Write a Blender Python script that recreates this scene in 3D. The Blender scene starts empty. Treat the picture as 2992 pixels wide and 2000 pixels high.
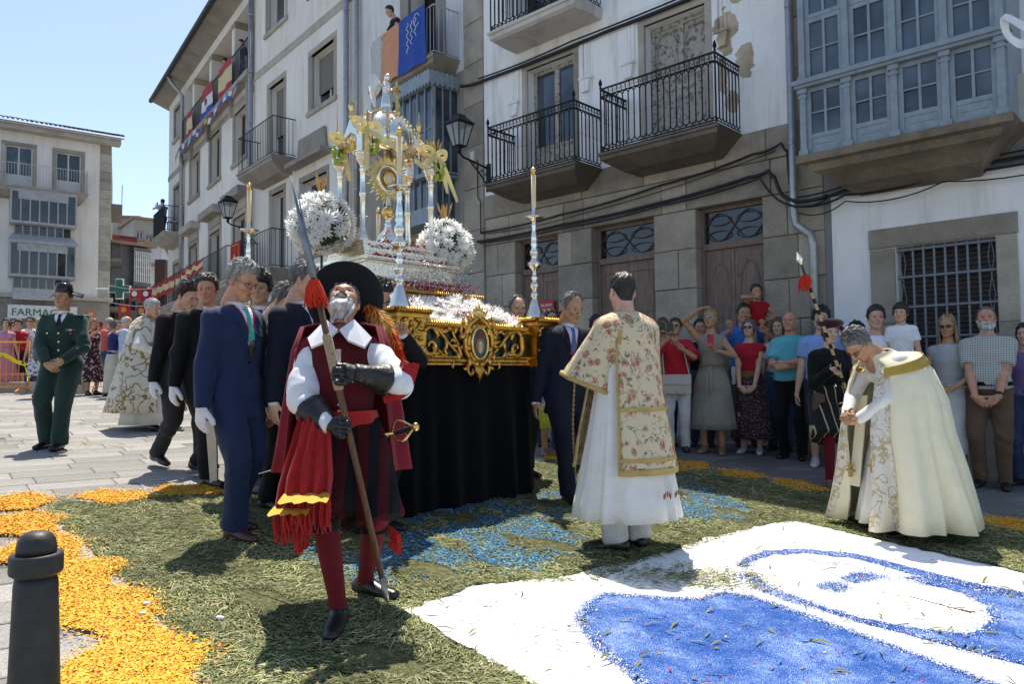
import bpy,bmesh,math,random
import numpy as np
from mathutils import Vector,Matrix
from mathutils.bvhtree import BVHTree
from mathutils.geometry import delaunay_2d_cdt
random.seed(7)
R=math.radians
SC=bpy.context.scene
COL=SC.collection
# --------- camera
PF,PCX,PCY,PITCH,ROLL,CAMH=2200.0,1496.0,1000.0,math.atan(103/2200.0),0.010,1.35
FWD=np.array([0,math.cos(PITCH),math.sin(PITCH)])
UP0=np.array([0,-math.sin(PITCH),math.cos(PITCH)])
RT0=np.array([1.0,0,0])
RT=math.cos(ROLL)*RT0-math.sin(ROLL)*UP0
UPV=math.sin(ROLL)*RT0+math.cos(ROLL)*UP0
CAMP=np.array([0,0,CAMH])
cam_d=bpy.data.cameras.new('camera')
cam_d.sensor_width=36
cam_d.lens=36*PF/2992
cam_d.clip_end=2000
cam=bpy.data.objects.new('camera',cam_d)
COL.objects.link(cam)
cam.matrix_world=Matrix(((RT[0],UPV[0],-FWD[0],0),(RT[1],UPV[1],-FWD[1],0),(RT[2],UPV[2],-FWD[2],CAMH),(0,0,0,1)))
SC.camera=cam
# --------- world, sun, exposure
SUN_AZ,SUN_EL=-7.0,66.0
w=bpy.data.worlds.new('World')
SC.world=w
w.use_nodes=True
nt=w.node_tree
sky=nt.nodes.new('ShaderNodeTexSky')
sky.sky_type='NISHITA'
sky.sun_disc=False
sky.sun_elevation=R(SUN_EL)
sky.sun_rotation=R(SUN_AZ)
sky.altitude=900
sky.air_density=1.0
sky.dust_density=1.6
sky.ozone_density=1.0
bg=nt.nodes['Background']
bg.inputs[1].default_value=0.15
nt.links.new(sky.outputs[0],bg.inputs[0])
sl=bpy.data.lights.new('sun','SUN')
sl.energy=4.6
sl.angle=R(0.53)
sl.color=(1.0,0.95,0.87)
sun=bpy.data.objects.new('sun',sl)
COL.objects.link(sun)
sdir=Vector((math.sin(R(SUN_AZ))*math.cos(R(SUN_EL)),math.cos(R(SUN_AZ))*math.cos(R(SUN_EL)),math.sin(R(SUN_EL))))
sun.rotation_euler=sdir.to_track_quat('Z','Y').to_euler()
sun.location=(0,0,30)
SC.view_settings.view_transform='Standard'
SC.view_settings.look='None'
SC.view_settings.gamma=1
SC.view_settings.use_white_balance=True
SC.view_settings.white_balance_temperature=6900
SC.view_settings.exposure=0.6
# --------- ground shape and photo helpers
def gz(x,y):
 s=-.044*x+.053*y
 return s if s<.75 else.75+(s-.75)*.57
def ray(px,py):
 d=FWD*PF+RT*(px-PCX)-UPV*(py-PCY)
 return d/np.linalg.norm(d)
def ground(px,py):
 d=ray(px,py);lo,hi=.4,200.
 for i in range(50):
  m=(lo+hi)/2;p=CAMP+d*m
  if p[2]>gz(p[0],p[1]):lo=m
  else:hi=m
 return CAMP+d*lo
def gxy(pts):
 return[tuple(ground(*p)[:2])for p in pts]
def atY(px,py,Y):
 d=ray(px,py);return CAMP+d*(Y/d[1])
# --------- materials
MATS={}
def _nodes(name):
 m=bpy.data.materials.new(name);m.use_nodes=True
 n=m.node_tree.nodes;return m,m.node_tree,n['Principled BSDF']
def mat(name,col,rough=.7,metal=0,var=.12,vscale=6.,bump=0.,bscale=60.,spec=.4,coord='Object',sheen=0,alpha=1,trans=0,coat=0,col2=None,stretch=None,subs=0,c2lo=.35,c2hi=.65):
 """principled material: base colour with noise variation, fine relief, optional second colour patches"""
 if name in MATS:return MATS[name]
 m,t,b=_nodes(name)
 L=t.links;N=t.nodes.new
 tc=N('ShaderNodeTexCoord')
 src=tc.outputs[coord]
 if stretch:
  mp=N('ShaderNodeMapping');mp.inputs['Scale'].default_value=stretch
  L.new(src,mp.inputs['Vector']);src=mp.outputs[0]
 no=N('ShaderNodeTexNoise');no.inputs['Scale'].default_value=vscale;no.inputs['Detail'].default_value=6;no.inputs['Roughness'].default_value=.62
 L.new(src,no.inputs['Vector'])
 cr=N('ShaderNodeValToRGB')
 c=Vector(col);k=1-var*1.6;k2=1+var
 cr.color_ramp.elements[0].position=c2lo if col2 else.28
 cr.color_ramp.elements[1].position=c2hi if col2 else.72
 cr.color_ramp.elements[0].color=(*(col2 if col2 else c*k),1)
 cr.color_ramp.elements[1].color=(*((c*k2)if not col2 else c),1)
 L.new(no.outputs['Fac'],cr.inputs[0]);L.new(cr.outputs[0],b.inputs['Base Color'])
 b.inputs['Roughness'].default_value=rough
 b.inputs['Metallic'].default_value=metal
 b.inputs['Specular IOR Level'].default_value=spec
 if sheen:b.inputs['Sheen Weight'].default_value=sheen
 if trans:b.inputs['Transmission Weight'].default_value=trans
 if coat:b.inputs['Coat Weight'].default_value=coat
 if subs:
  b.inputs['Subsurface Weight'].default_value=subs;b.inputs['Subsurface Radius'].default_value=(.012,.005,.003);b.inputs['Subsurface Scale'].default_value=1
 if alpha<1:b.inputs['Alpha'].default_value=alpha
 if bump:
  n2=N('ShaderNodeTexNoise');n2.inputs['Scale'].default_value=bscale;n2.inputs['Detail'].default_value=5
  L.new(src,n2.inputs['Vector'])
  bp=N('ShaderNodeBump');bp.inputs['Strength'].default_value=bump;bp.inputs['Distance'].default_value=.01
  L.new(n2.outputs['Fac'],bp.inputs['Height']);L.new(bp.outputs[0],b.inputs['Normal'])
 MATS[name]=m
 return m
def granite(name,col,dark=.5,joints=0):
 if name in MATS:return MATS[name]
 m,t,b=_nodes(name);L=t.links;N=t.nodes.new
 tc=N('ShaderNodeTexCoord')
 oi=N('ShaderNodeObjectInfo')
 n1=N('ShaderNodeTexNoise');n1.inputs['Scale'].default_value=170;n1.inputs['Detail'].default_value=3
 n2=N('ShaderNodeTexNoise');n2.inputs['Scale'].default_value=1.7;n2.inputs['Detail'].default_value=7;n2.inputs['Roughness'].default_value=.7
 for q in(n1,n2):L.new(tc.outputs['Object'],q.inputs['Vector'])
 r1=N('ShaderNodeValToRGB');r1.color_ramp.elements[0].position=.36;r1.color_ramp.elements[1].position=.66
 r1.color_ramp.elements[0].color=(*[c*.62 for c in col],1);r1.color_ramp.elements[1].color=(*[c*1.3 for c in col],1)
 r2=N('ShaderNodeValToRGB');r2.color_ramp.elements[0].position=.3;r2.color_ramp.elements[1].position=.62
 r2.color_ramp.elements[0].color=(dark,dark*.96,dark*.9,1);r2.color_ramp.elements[1].color=(1.05,1.03,1,1)
 mx=N('ShaderNodeMixRGB');mx.blend_type='MULTIPLY';mx.inputs[0].default_value=1
 L.new(n1.outputs[0],r1.inputs[0]);L.new(n2.outputs[0],r2.inputs[0]);L.new(r1.outputs[0],mx.inputs[1]);L.new(r2.outputs[0],mx.inputs[2])
 hs=N('ShaderNodeHueSaturation');mr=N('ShaderNodeMapRange');mr.inputs[3].default_value=.74;mr.inputs[4].default_value=1.22
 L.new(oi.outputs['Random'],mr.inputs[0]);L.new(mr.outputs[0],hs.inputs['Value']);L.new(mx.outputs[0],hs.inputs['Color'])
 L.new(hs.outputs[0],b.inputs['Base Color'])
 bp=N('ShaderNodeBump');bp.inputs['Strength'].default_value=.5;bp.inputs['Distance'].default_value=.008
 L.new(n1.outputs[0],bp.inputs['Height']);L.new(bp.outputs[0],b.inputs['Normal'])
 b.inputs['Roughness'].default_value=.85
 MATS[name]=m
 return m
def petal_mat(name,col,tr=.45):
 if name in MATS:return MATS[name]
 m,t,b=_nodes(name);b.inputs['Base Color'].default_value=(*col,1);b.inputs['Roughness'].default_value=.6;b.inputs['Specular IOR Level'].default_value=.2
 tl=t.nodes.new('ShaderNodeBsdfTranslucent');tl.inputs[0].default_value=(*col,1);mx=t.nodes.new('ShaderNodeMixShader');mx.inputs[0].default_value=tr
 t.links.new(b.outputs[0],mx.inputs[1]);t.links.new(tl.outputs[0],mx.inputs[2]);t.links.new(mx.outputs[0],t.nodes['Material Output'].inputs[0])
 MATS[name]=m
 return m
def vcol_mat(name,rough=.8,spec=.3,trans=0):
 """colour comes from the per-face attribute 'tint' of loose things (petals, leaves)"""
 if name in MATS:return MATS[name]
 m,t,b=_nodes(name)
 a=t.nodes.new('ShaderNodeAttribute');a.attribute_name='tint'
 t.links.new(a.outputs['Color'],b.inputs['Base Color'])
 b.inputs['Roughness'].default_value=rough;b.inputs['Specular IOR Level'].default_value=spec
 MATS[name]=m
 return m
def plaster(name,col,stain=.55,scale=.5,peel=None):
 """rendered wall: rain streaks and blotches; optionally peeled patches (object space u,z)"""
 if name in MATS:return MATS[name]
 m,t,b=_nodes(name);L=t.links;N=t.nodes.new
 tc=N('ShaderNodeTexCoord')
 mp=N('ShaderNodeMapping');mp.inputs['Scale'].default_value=(3.2,3.2,.35)
 L.new(tc.outputs['Object'],mp.inputs[0])
 n1=N('ShaderNodeTexNoise');n1.inputs['Scale'].default_value=1.1;n1.inputs['Detail'].default_value=8;n1.inputs['Roughness'].default_value=.7
 L.new(mp.outputs[0],n1.inputs['Vector'])
 n2=N('ShaderNodeTexNoise');n2.inputs['Scale'].default_value=scale;n2.inputs['Detail'].default_value=9;n2.inputs['Roughness'].default_value=.65
 L.new(tc.outputs['Object'],n2.inputs['Vector'])
 r1=N('ShaderNodeValToRGB');r1.color_ramp.elements[0].position=.25;r1.color_ramp.elements[1].position=.5
 r1.color_ramp.elements[0].color=(stain,stain*.97,stain*.92,1);r1.color_ramp.elements[1].color=(1,1,1,1)
 r2=N('ShaderNodeValToRGB');r2.color_ramp.elements[0].position=.3;r2.color_ramp.elements[1].position=.6
 r2.color_ramp.elements[0].color=(.86,.85,.83,1);r2.color_ramp.elements[1].color=(1.02,1.02,1.02,1)
 L.new(n1.outputs[0],r1.inputs[0]);L.new(n2.outputs[0],r2.inputs[0])
 m1=N('ShaderNodeMixRGB');m1.blend_type='MULTIPLY';m1.inputs[0].default_value=1;L.new(r1.outputs[0],m1.inputs[1]);L.new(r2.outputs[0],m1.inputs[2])
 m2=N('ShaderNodeMixRGB');m2.blend_type='MULTIPLY';m2.inputs[0].default_value=1;m2.inputs[1].default_value=(*col,1);L.new(m1.outputs[0],m2.inputs[2])
 out=m2.outputs[0]
 n4=N('ShaderNodeTexNoise');n4.inputs['Scale'].default_value=90;L.new(tc.outputs['Object'],n4.inputs['Vector'])
 h=n4.outputs[0]
 if peel:
  n3=N('ShaderNodeTexNoise');n3.inputs['Scale'].default_value=2.6;n3.inputs['Detail'].default_value=7;n3.inputs['Roughness'].default_value=.55
  L.new(tc.outputs['Object'],n3.inputs['Vector'])
  last=None
  for(u,z,ru,rz)in peel:
   s=N('ShaderNodeVectorMath');s.operation='SUBTRACT';s.inputs[1].default_value=(u,0,z);L.new(tc.outputs['Object'],s.inputs[0])
   d=N('ShaderNodeVectorMath');d.operation='MULTIPLY';d.inputs[1].default_value=(1/ru,0,1/rz);L.new(s.outputs[0],d.inputs[0])
   ln=N('ShaderNodeVectorMath');ln.operation='LENGTH';L.new(d.outputs[0],ln.inputs[0])
   if last is None:last=ln.outputs['Value']
   else:
    mi=N('ShaderNodeMath');mi.operation='MINIMUM';L.new(last,mi.inputs[0]);L.new(ln.outputs['Value'],mi.inputs[1]);last=mi.outputs[0]
  ad=N('ShaderNodeMath');ad.operation='MULTIPLY_ADD';ad.inputs[1].default_value=2.6;L.new(n3.outputs[0],ad.inputs[0]);L.new(last,ad.inputs[2])
  rp=N('ShaderNodeValToRGB');rp.color_ramp.elements[0].position=.5;rp.color_ramp.elements[1].position=.505
  rp.color_ramp.elements[0].color=(1,1,1,1);rp.color_ramp.elements[1].color=(0,0,0,1)
  dv=N('ShaderNodeMath');dv.operation='DIVIDE';dv.inputs[1].default_value=4.0;L.new(ad.outputs[0],dv.inputs[0]);L.new(dv.outputs[0],rp.inputs[0])
  nb=N('ShaderNodeTexNoise');nb.inputs['Scale'].default_value=4;nb.inputs['Detail'].default_value=6;L.new(tc.outputs['Object'],nb.inputs['Vector'])
  rb=N('ShaderNodeValToRGB');rb.color_ramp.elements[0].color=(.34,.27,.19,1);rb.color_ramp.elements[1].color=(.56,.47,.36,1);rb.color_ramp.elements[0].position=.35;rb.color_ramp.elements[1].position=.65
  L.new(nb.outputs[0],rb.inputs[0])
  mp2=N('ShaderNodeMixRGB');L.new(rp.outputs[0],mp2.inputs[0]);L.new(out,mp2.inputs[1]);L.new(rb.outputs[0],mp2.inputs[2]);out=mp2.outputs[0]
  hm=N('ShaderNodeMath');hm.operation='SUBTRACT';L.new(n4.outputs[0],hm.inputs[0]);L.new(rp.outputs[0],hm.inputs[1]);h=hm.outputs[0]
 L.new(out,b.inputs['Base Color'])
 bp=N('ShaderNodeBump');bp.inputs['Strength'].default_value=.25;bp.inputs['Distance'].default_value=.012
 L.new(h,bp.inputs['Height']);L.new(bp.outputs[0],b.inputs['Normal'])
 b.inputs['Roughness'].default_value=.9;b.inputs['Specular IOR Level'].default_value=.25
 MATS[name]=m
 return m
def glass(name,tint=(.03,.04,.05),rough=.06):
 if name in MATS:return MATS[name]
 m,t,b=_nodes(name)
 L=t.links;N=t.nodes.new
 tc=N('ShaderNodeTexCoord');no=N('ShaderNodeTexNoise');no.inputs['Scale'].default_value=1.6;no.inputs['Detail'].default_value=3
 L.new(tc.outputs['Object'],no.inputs['Vector'])
 cr=N('ShaderNodeValToRGB');cr.color_ramp.elements[0].position=.4;cr.color_ramp.elements[1].position=.62
 cr.color_ramp.elements[0].color=(*[c*.5 for c in tint],1);cr.color_ramp.elements[1].color=(*[c*1.9 for c in tint],1)
 L.new(no.outputs[0],cr.inputs[0]);L.new(cr.outputs[0],b.inputs['Base Color'])
 bp=N('ShaderNodeBump');bp.inputs['Strength'].default_value=.06;L.new(no.outputs[0],bp.inputs['Height']);L.new(bp.outputs[0],b.inputs['Normal'])
 b.inputs['Roughness'].default_value=rough;b.inputs['Specular IOR Level'].default_value=.8
 MATS[name]=m
 return m
# --------- mesh helpers
def link(o,parent=None):
 COL.objects.link(o)
 if parent is not None:o.parent=parent
 return o
def mesh_obj(name,verts,faces,m=None,parent=None,smooth=False,mats=None,idx=None):
 me=bpy.data.meshes.new(name)
 me.from_pydata([tuple(map(float,v))for v in verts],[],[tuple(map(int,f))for f in faces])
 for q in(mats or([m]if m else[])):me.materials.append(q)
 if idx is not None:me.polygons.foreach_set('material_index',list(map(int,idx)))
 if smooth:me.polygons.foreach_set('use_smooth',[True]*len(me.polygons))
 me.update()
 return link(bpy.data.objects.new(name,me),parent)
def inst(name,me,parent,loc=(0,0,0),rot=(0,0,0),sc=(1,1,1)):
 o=bpy.data.objects.new(name,me);o.location=loc;o.rotation_euler=rot
 o.scale=sc if hasattr(sc,'__len__')else(sc,sc,sc)
 return link(o,parent)
def tag(o,label,cat=None,group=None,kind=None):
 if label:o['label']=label
 if cat:o['category']=cat
 if group:o['group']=group
 if kind:o['kind']=kind
 return o
def thing(name,label,cat,loc=(0,0,0),rotz=0,group=None):
 o=bpy.data.objects.new(name,None);o.location=loc;o.rotation_euler=(0,0,rotz);o.empty_display_size=.1
 link(o);return tag(o,label,cat,group)
class MB:
 def __init__(s):s.v=[];s.f=[]
 def add(s,vs,fs):
  n=len(s.v);s.v+=[tuple(v)for v in vs];s.f+=[tuple(i+n for i in f)for f in fs];return s
 def box(s,x0,x1,y0,y1,z0,z1):
  return s.add([(x0,y0,z0),(x1,y0,z0),(x1,y1,z0),(x0,y1,z0),(x0,y0,z1),(x1,y0,z1),(x1,y1,z1),(x0,y1,z1)],[(0,3,2,1),(4,5,6,7),(0,1,5,4),(1,2,6,5),(2,3,7,6),(3,0,4,7)])
 def bevbox(s,x0,x1,y0,y1,z0,z1,b=.012):
  return s.add([(x0,y1,z0),(x1,y1,z0),(x1,y1,z1),(x0,y1,z1),(x0,y0+b,z0),(x1,y0+b,z0),(x1,y0+b,z1),(x0,y0+b,z1),(x0+b,y0,z0+b),(x1-b,y0,z0+b),(x1-b,y0,z1-b),(x0+b,y0,z1-b)],[(0,4,7,3),(4,5,9,8),(5,6,10,9),(6,7,11,10),(7,4,8,11),(8,9,10,11),(1,2,6,5),(3,7,6,2),(0,1,5,4),(0,3,2,1)])
 def rings(s,rs,closed=True,cap=True):
  n0=len(s.v);k=len(rs[0])
  for r in rs:s.v+=[tuple(p)for p in r]
  for i in range(len(rs)-1):
   for j in range(k if closed else k-1):
    a=n0+i*k+j;b=n0+i*k+(j+1)%k
    s.f.append((a,b,b+k,a+k))
  if cap and closed:
   s.f.append(tuple(n0+j for j in range(k))[::-1]);s.f.append(tuple(n0+(len(rs)-1)*k+j for j in range(k)))
  return s
 def tube(s,pts,r,n=6,cap=True,closed=False):
  P=[Vector(p)for p in pts];rs=[];m=len(P)
  rr=r if hasattr(r,'__len__')else[r]*m
  up=None
  for i in range(m):
   t=(P[(i+1)%m]-P[i-1])if(closed or 0<i<m-1)else(P[1]-P[0]if i==0 else P[-1]-P[-2])
   if t.length<1e-9:t=Vector((0,0,1))
   t.normalize()
   if up is None:up=t.orthogonal().normalized()
   else:
    up=(up-t*up.dot(t));up=up.normalized()if up.length>1e-6 else t.orthogonal().normalized()
   sd=t.cross(up)
   rs.append([P[i]+(up*math.cos(2*math.pi*j/n)+sd*math.sin(2*math.pi*j/n))*rr[i]for j in range(n)])
  if closed:rs.append(rs[0]);cap=False
  return s.rings(rs,True,cap)
 def lathe(s,prof,c=(0,0,0),n=16,flute=0,fk=8):
  rs=[]
  for(r,z)in prof:
   rs.append([(c[0]+r*(1+flute*math.cos(fk*2*math.pi*j/n))*math.cos(2*math.pi*j/n),c[1]+r*(1+flute*math.cos(fk*2*math.pi*j/n))*math.sin(2*math.pi*j/n),c[2]+z)for j in range(n)])
  return s.rings(rs,True,True)
 def prism(s,poly,y0,y1):
  n=len(poly)
  vs=[(p[0],y0,p[1])for p in poly]+[(p[0],y1,p[1])for p in poly]
  return s.add(vs,[tuple(range(n)),tuple(range(n,2*n))[::-1]]+[(i,i+n,(i+1)%n+n,(i+1)%n)for i in range(n)])
 def ell(s,c,r,n=10,m=6):
  rs=[]
  for i in range(m+1):
   a=math.pi*i/m-math.pi/2
   k=max(math.cos(a),.02)
   rs.append([(c[0]+r[0]*k*math.cos(2*math.pi*j/n),c[1]+r[1]*k*math.sin(2*math.pi*j/n),c[2]+r[2]*math.sin(a))for j in range(n)])
  return s.rings(rs)
 def build(s,name,m,parent=None,smooth=False):
  return mesh_obj(name,s.v,s.f,m,parent,smooth)
 def mesh(s,name,m,smooth=False):
  me=bpy.data.meshes.new(name);me.from_pydata(s.v,[],s.f);me.materials.append(m)
  if smooth:me.polygons.foreach_set('use_smooth',[True]*len(me.polygons))
  me.update();return me
def tri_poly(poly,step,inner=True,jit=0,rnd=random):
 """2D polygon -> points, triangles, filled with interior points"""
 pts=[Vector((p[0],p[1]))for p in poly];n=len(pts)
 xs=[p[0]for p in poly];ys=[p[1]for p in poly]
 if inner:
  x=min(xs)+step/2
  while x<max(xs):
   y=min(ys)+step/2
   while y<max(ys):
    q=(x+rnd.uniform(-jit,jit),y+rnd.uniform(-jit,jit))
    if inpoly(q,poly):pts.append(Vector(q))
    y+=step
   x+=step
 v,e,f,*_=delaunay_2d_cdt(pts,[(i,(i+1)%n)for i in range(n)],[tuple(range(n))],1,1e-5)
 return v,f
def inpoly(q,poly):
 x,y=q;c=False;j=len(poly)-1
 for i in range(len(poly)):
  xi,yi=poly[i][0],poly[i][1];xj,yj=poly[j][0],poly[j][1]
  if(yi>y)!=(yj>y)and x<(xj-xi)*(y-yi)/(yj-yi)+xi:c=not c
  j=i
 return c
def inpoly_np(P,poly):
 x,y=P[:,0],P[:,1];c=np.zeros(len(P),bool);j=len(poly)-1
 for i in range(len(poly)):
  xi,yi=poly[i];xj,yj=poly[j]
  if yi!=yj:c^=((yi>y)!=(yj>y))&(x<(xj-xi)*(y-yi)/(yj-yi)+xi)
  j=i
 return c
def rough_poly(poly,step=.05,amp=.03,seed=1):
 """subdivide a polygon outline and jitter it (scattered edge)"""
 rn=random.Random(seed);out=[]
 for i in range(len(poly)):
  a=Vector(poly[i][:2]);b=Vector(poly[(i+1)%len(poly)][:2]);n=max(1,int((b-a).length/step))
  for k in range(n):
   p=a.lerp(b,k/n);out.append((p.x+rn.uniform(-amp,amp),p.y+rn.uniform(-amp,amp)))
 return out
def sheet(name,poly,dz,m,step=.25,parent=None):
 v,f=tri_poly(poly,step)
 return mesh_obj(name,[(p.x,p.y,gz(p.x,p.y)+dz)for p in v],f,m,parent)
# ========= GROUND
GR=granite('paving_granite',(.29,.287,.28),.86);GRD=granite('dark_paving',(.14,.14,.14),.8)
def ground_mesh():
 xs=[-260,-120,-60,-40]+[-30+i*2 for i in range(26)]+[30,60,120,260]
 ys=[-60,-20,-6]+[-4+i*2 for i in range(34)]+[80,140,260]
 v=[(x,y,gz(max(-40,min(x,25)),min(max(y,-5),60)))for y in ys for x in xs];k=len(xs)
 f=[(j*k+i,j*k+i+1,(j+1)*k+i+1,(j+1)*k+i)for j in range(len(ys)-1)for i in range(k-1)]
 return v,f
v,f=ground_mesh()
tag(mesh_obj('ground',v,f,mat('ground_mortar',(.2,.195,.185),.9,var=.2,vscale=3,bump=.3)),None,kind='structure')
pav=bpy.data.objects.new('pavement',None);link(pav);tag(pav,None,kind='structure')
SA=R(37.0);SLU=np.array([math.cos(SA),math.sin(SA)]);SLV=np.array([-SLU[1],SLU[0]])
SW,SL_=.30,.62
g_=.006
slab_me=MB().add([(-SL_/2+g_,-SW/2+g_,-.03),(SL_/2-g_,-SW/2+g_,-.03),(SL_/2-g_,SW/2-g_,-.03),(-SL_/2+g_,SW/2-g_,-.03),(-SL_/2+g_,-SW/2+g_,.004),(SL_/2-g_,-SW/2+g_,.004),(SL_/2-g_,SW/2-g_,.004),(-SL_/2+g_,SW/2-g_,.004),(-SL_/2+g_+.006,-SW/2+g_+.006,.008),(SL_/2-g_-.006,-SW/2+g_+.006,.008),(SL_/2-g_-.006,SW/2-g_-.006,.008),(-SL_/2+g_+.006,SW/2-g_-.006,.008)],[(0,1,5,4),(1,2,6,5),(2,3,7,6),(3,0,4,7),(4,5,9,8),(5,6,10,9),(6,7,11,10),(7,4,8,11),(8,9,10,11)]).mesh('slab',GR)
slab_dk=slab_me.copy();slab_dk.materials[0]=GRD
def plane_rot(x,y):
 k=1.0 if(-.044*x+.053*y)<.75 else.57
 n=Vector((.044*k,-.053*k,1)).normalized();u=Vector((SLU[0],SLU[1],0));u=(u-n*u.dot(n)).normalized()
 return Matrix((u,n.cross(u),n)).transposed()
PLAZA=gxy([(-60,1075+95),(520,1190),(640,1440),(440,1430),(170,1470),(120,1560),(330,1900),(200,2060),(-200,2060)])
WALK=gxy([(1600,1335),(1950,1350),(2440,1440),(3000,1540),(3000,1420),(2300,1310),(1650,1270)])
cand=[]
for i in range(-60,60):
 for j in range(-20,70):
  c=SLU*((i+.5*(j%2)+.13*((j*7)%5))*SL_)+SLV*(j*SW)
  if inpoly(c,PLAZA)or inpoly(c,WALK):cand.append((math.hypot(*c),c))
cand.sort(key=lambda t:t[0])
for d,c in cand[:300]:
 o=inst('paving_slab',slab_dk if inpoly(c,WALK)else slab_me,pav,(c[0],c[1],gz(*c)+random.uniform(-.0015,.0015)))
 o.rotation_euler=plane_rot(*c).to_euler()
rest=MB()
for d,c in cand[300:]:
 m_=plane_rot(*c)
 vs=[m_@v_.co+Vector((c[0],c[1],gz(*c)))for v_ in slab_me.vertices]
 rest.add(vs,[tuple(p.vertices)for p in slab_me.polygons])
if rest.v:tag(rest.build('distant_paving',GR,pav),None,kind='stuff')
fillp=sheet('plaza_floor',[(-40,9),(-9,9),(-3,14),(-3,60),(-40,60)],.002,granite('plaza_far',(.28,.277,.27),.84),4)
tag(fillp,None,kind='structure')
tag(sheet('roadway',gxy([(120,1560),(170,1470),(620,1440),(1600,1340),(1950,1352),(2992,1560),(4200,1800),(3400,3200),(200,3000),(200,2060),(330,1900)]),.012,mat('road_stone',(.34,.335,.32),.85,var=.1,vscale=4,bump=.2),.3),None,kind='structure')
# --------- flower and salt carpet
def carp_mat(name,col,spk,scale=260,amount=.62,base2=None):
 if name in MATS:return MATS[name]
 m,t,b=_nodes(name);L=t.links;N=t.nodes.new
 tc=N('ShaderNodeTexCoord')
 n1=N('ShaderNodeTexNoise');n1.inputs['Scale'].default_value=scale;n1.inputs['Detail'].default_value=2
 n2=N('ShaderNodeTexNoise');n2.inputs['Scale'].default_value=3.2;n2.inputs['Detail'].default_value=7;n2.inputs['Roughness'].default_value=.7
 n3=N('ShaderNodeTexNoise');n3.inputs['Scale'].default_value=22;n3.inputs['Detail'].default_value=5
 for q in(n1,n2,n3):L.new(tc.outputs['Object'],q.inputs['Vector'])
 s=N('ShaderNodeMath');s.operation='MULTIPLY_ADD';s.inputs[1].default_value=.55;L.new(n2.outputs[0],s.inputs[0]);L.new(n1.outputs[0],s.inputs[2])
 r=N('ShaderNodeValToRGB');r.color_ramp.elements[0].position=amount-.02+.27;r.color_ramp.elements[1].position=amount+.02+.27
 r.color_ramp.elements[0].color=(*col,1);r.color_ramp.elements[1].color=(*spk,1)
 L.new(s.outputs[0],r.inputs[0])
 out=r.outputs[0]
 if base2:
  r2=N('ShaderNodeValToRGB');r2.color_ramp.elements[0].position=.35;r2.color_ramp.elements[1].position=.7
  r2.color_ramp.elements[0].color=(*base2,1);r2.color_ramp.elements[1].color=(1,1,1,1)
  mu=N('ShaderNodeMixRGB');mu.blend_type='MULTIPLY';mu.inputs[0].default_value=1
  L.new(n3.outputs[0],r2.inputs[0]);L.new(out,mu.inputs[1]);L.new(r2.outputs[0],mu.inputs[2]);out=mu.outputs[0]
 L.new(out,b.inputs['Base Color'])
 bp=N('ShaderNodeBump');bp.inputs['Strength'].default_value=.6;bp.inputs['Distance'].default_value=.006
 L.new(n3.outputs[0],bp.inputs['Height']);L.new(bp.outputs[0],b.inputs['Normal'])
 b.inputs['Roughness'].default_value=.9;b.inputs['Specular IOR Level'].default_value=.2
 MATS[name]=m
 return m
GREENP=gxy([(165,1468),(320,1478),(480,1452),(700,1447),(1100,1442),(1600,1348),(1960,1356),(2200,1402),(2450,1442),(2992,1560),(3400,1660),(3400,1800),(2992,1685),(2900,1660),(2600,1592),(2330,1537),(2240,1545),(2000,1620),(1900,1645),(1750,1712),(1400,1718),(1200,1800),(1290,1868),(1400,1928),(1550,2004),(1800,2160),(1700,2500),(450,2500),(600,1930),(500,1870),(450,1790),(340,1690),(250,1600),(130,1505)])
WHITEP=gxy([(1185,1800),(1400,1722),(1600,1708),(1900,1640),(2050,1590),(2250,1540),(2330,1533),(2560,1588),(2992,1690),(3500,1830),(3500,2500),(1900,2500),(1545,2010),(1400,1925),(1290,1868)])
ORANGE=[gxy(p)for p in([(-40,1466),(90,1445),(170,1465),(100,1497),(-40,1503)],[(205,1460),(290,1438),(400,1443),(480,1458),(400,1470),(320,1484),(255,1470)],[(440,1440),(480,1425),(620,1424),(650,1452),(500,1457)],[(-40,1525),(100,1500),(205,1520),(150,1545),(180,1560),(60,1578),(-40,1566)],[(-40,1630),(60,1590),(160,1560),(245,1590),(235,1640),(150,1665),(-40,1650)],[(160,1650),(340,1645),(365,1665),(310,1690),(310,1720),(390,1735),(440,1745),(465,1790),(430,1830),(470,1860),(510,1870),(605,1910),(590,1940),(540,1990),(560,2040),(500,2200),(60,2200),(140,2010),(190,1970),(260,1920),(315,1905),(312,1868),(240,1852),(180,1845),(165,1760)],[(1945,1350),(2060,1355),(2085,1376),(1990,1386),(1950,1370)],[(2090,1374),(2200,1384),(2250,1402),(2180,1407),(2120,1399)],[(2255,1402),(2340,1410),(2435,1442),(2330,1442),(2265,1421)],[(2835,1513),(2930,1519),(3060,1535),(3060,1572),(2930,1556),(2860,1536)],[(1585,1330),(1665,1328),(1645,1352),(1590,1347)])]
carpet=tag(sheet('herb_carpet',rough_poly(GREENP,.05,.03,2),.018,carp_mat('herb_base',(.09,.1,.04),(.2,.19,.1),90,.55,(.45,.45,.4)),.3),'green cut-herb carpet strewn across the street under the procession','flower carpet')
salt=tag(sheet('white_salt_carpet',rough_poly(WHITEP,.05,.025,3),.024,carp_mat('salt_white',(.88,.88,.87),(.76,.77,.79),200,.74,(.93,.93,.94)),.3),'white salt field of the street carpet, lower right','salt carpet')
BLUE=(.005,.07,.285)
bm_=carp_mat('salt_blue',BLUE,(.4,.52,.76),330,.58,(.62,.72,.9))
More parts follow.
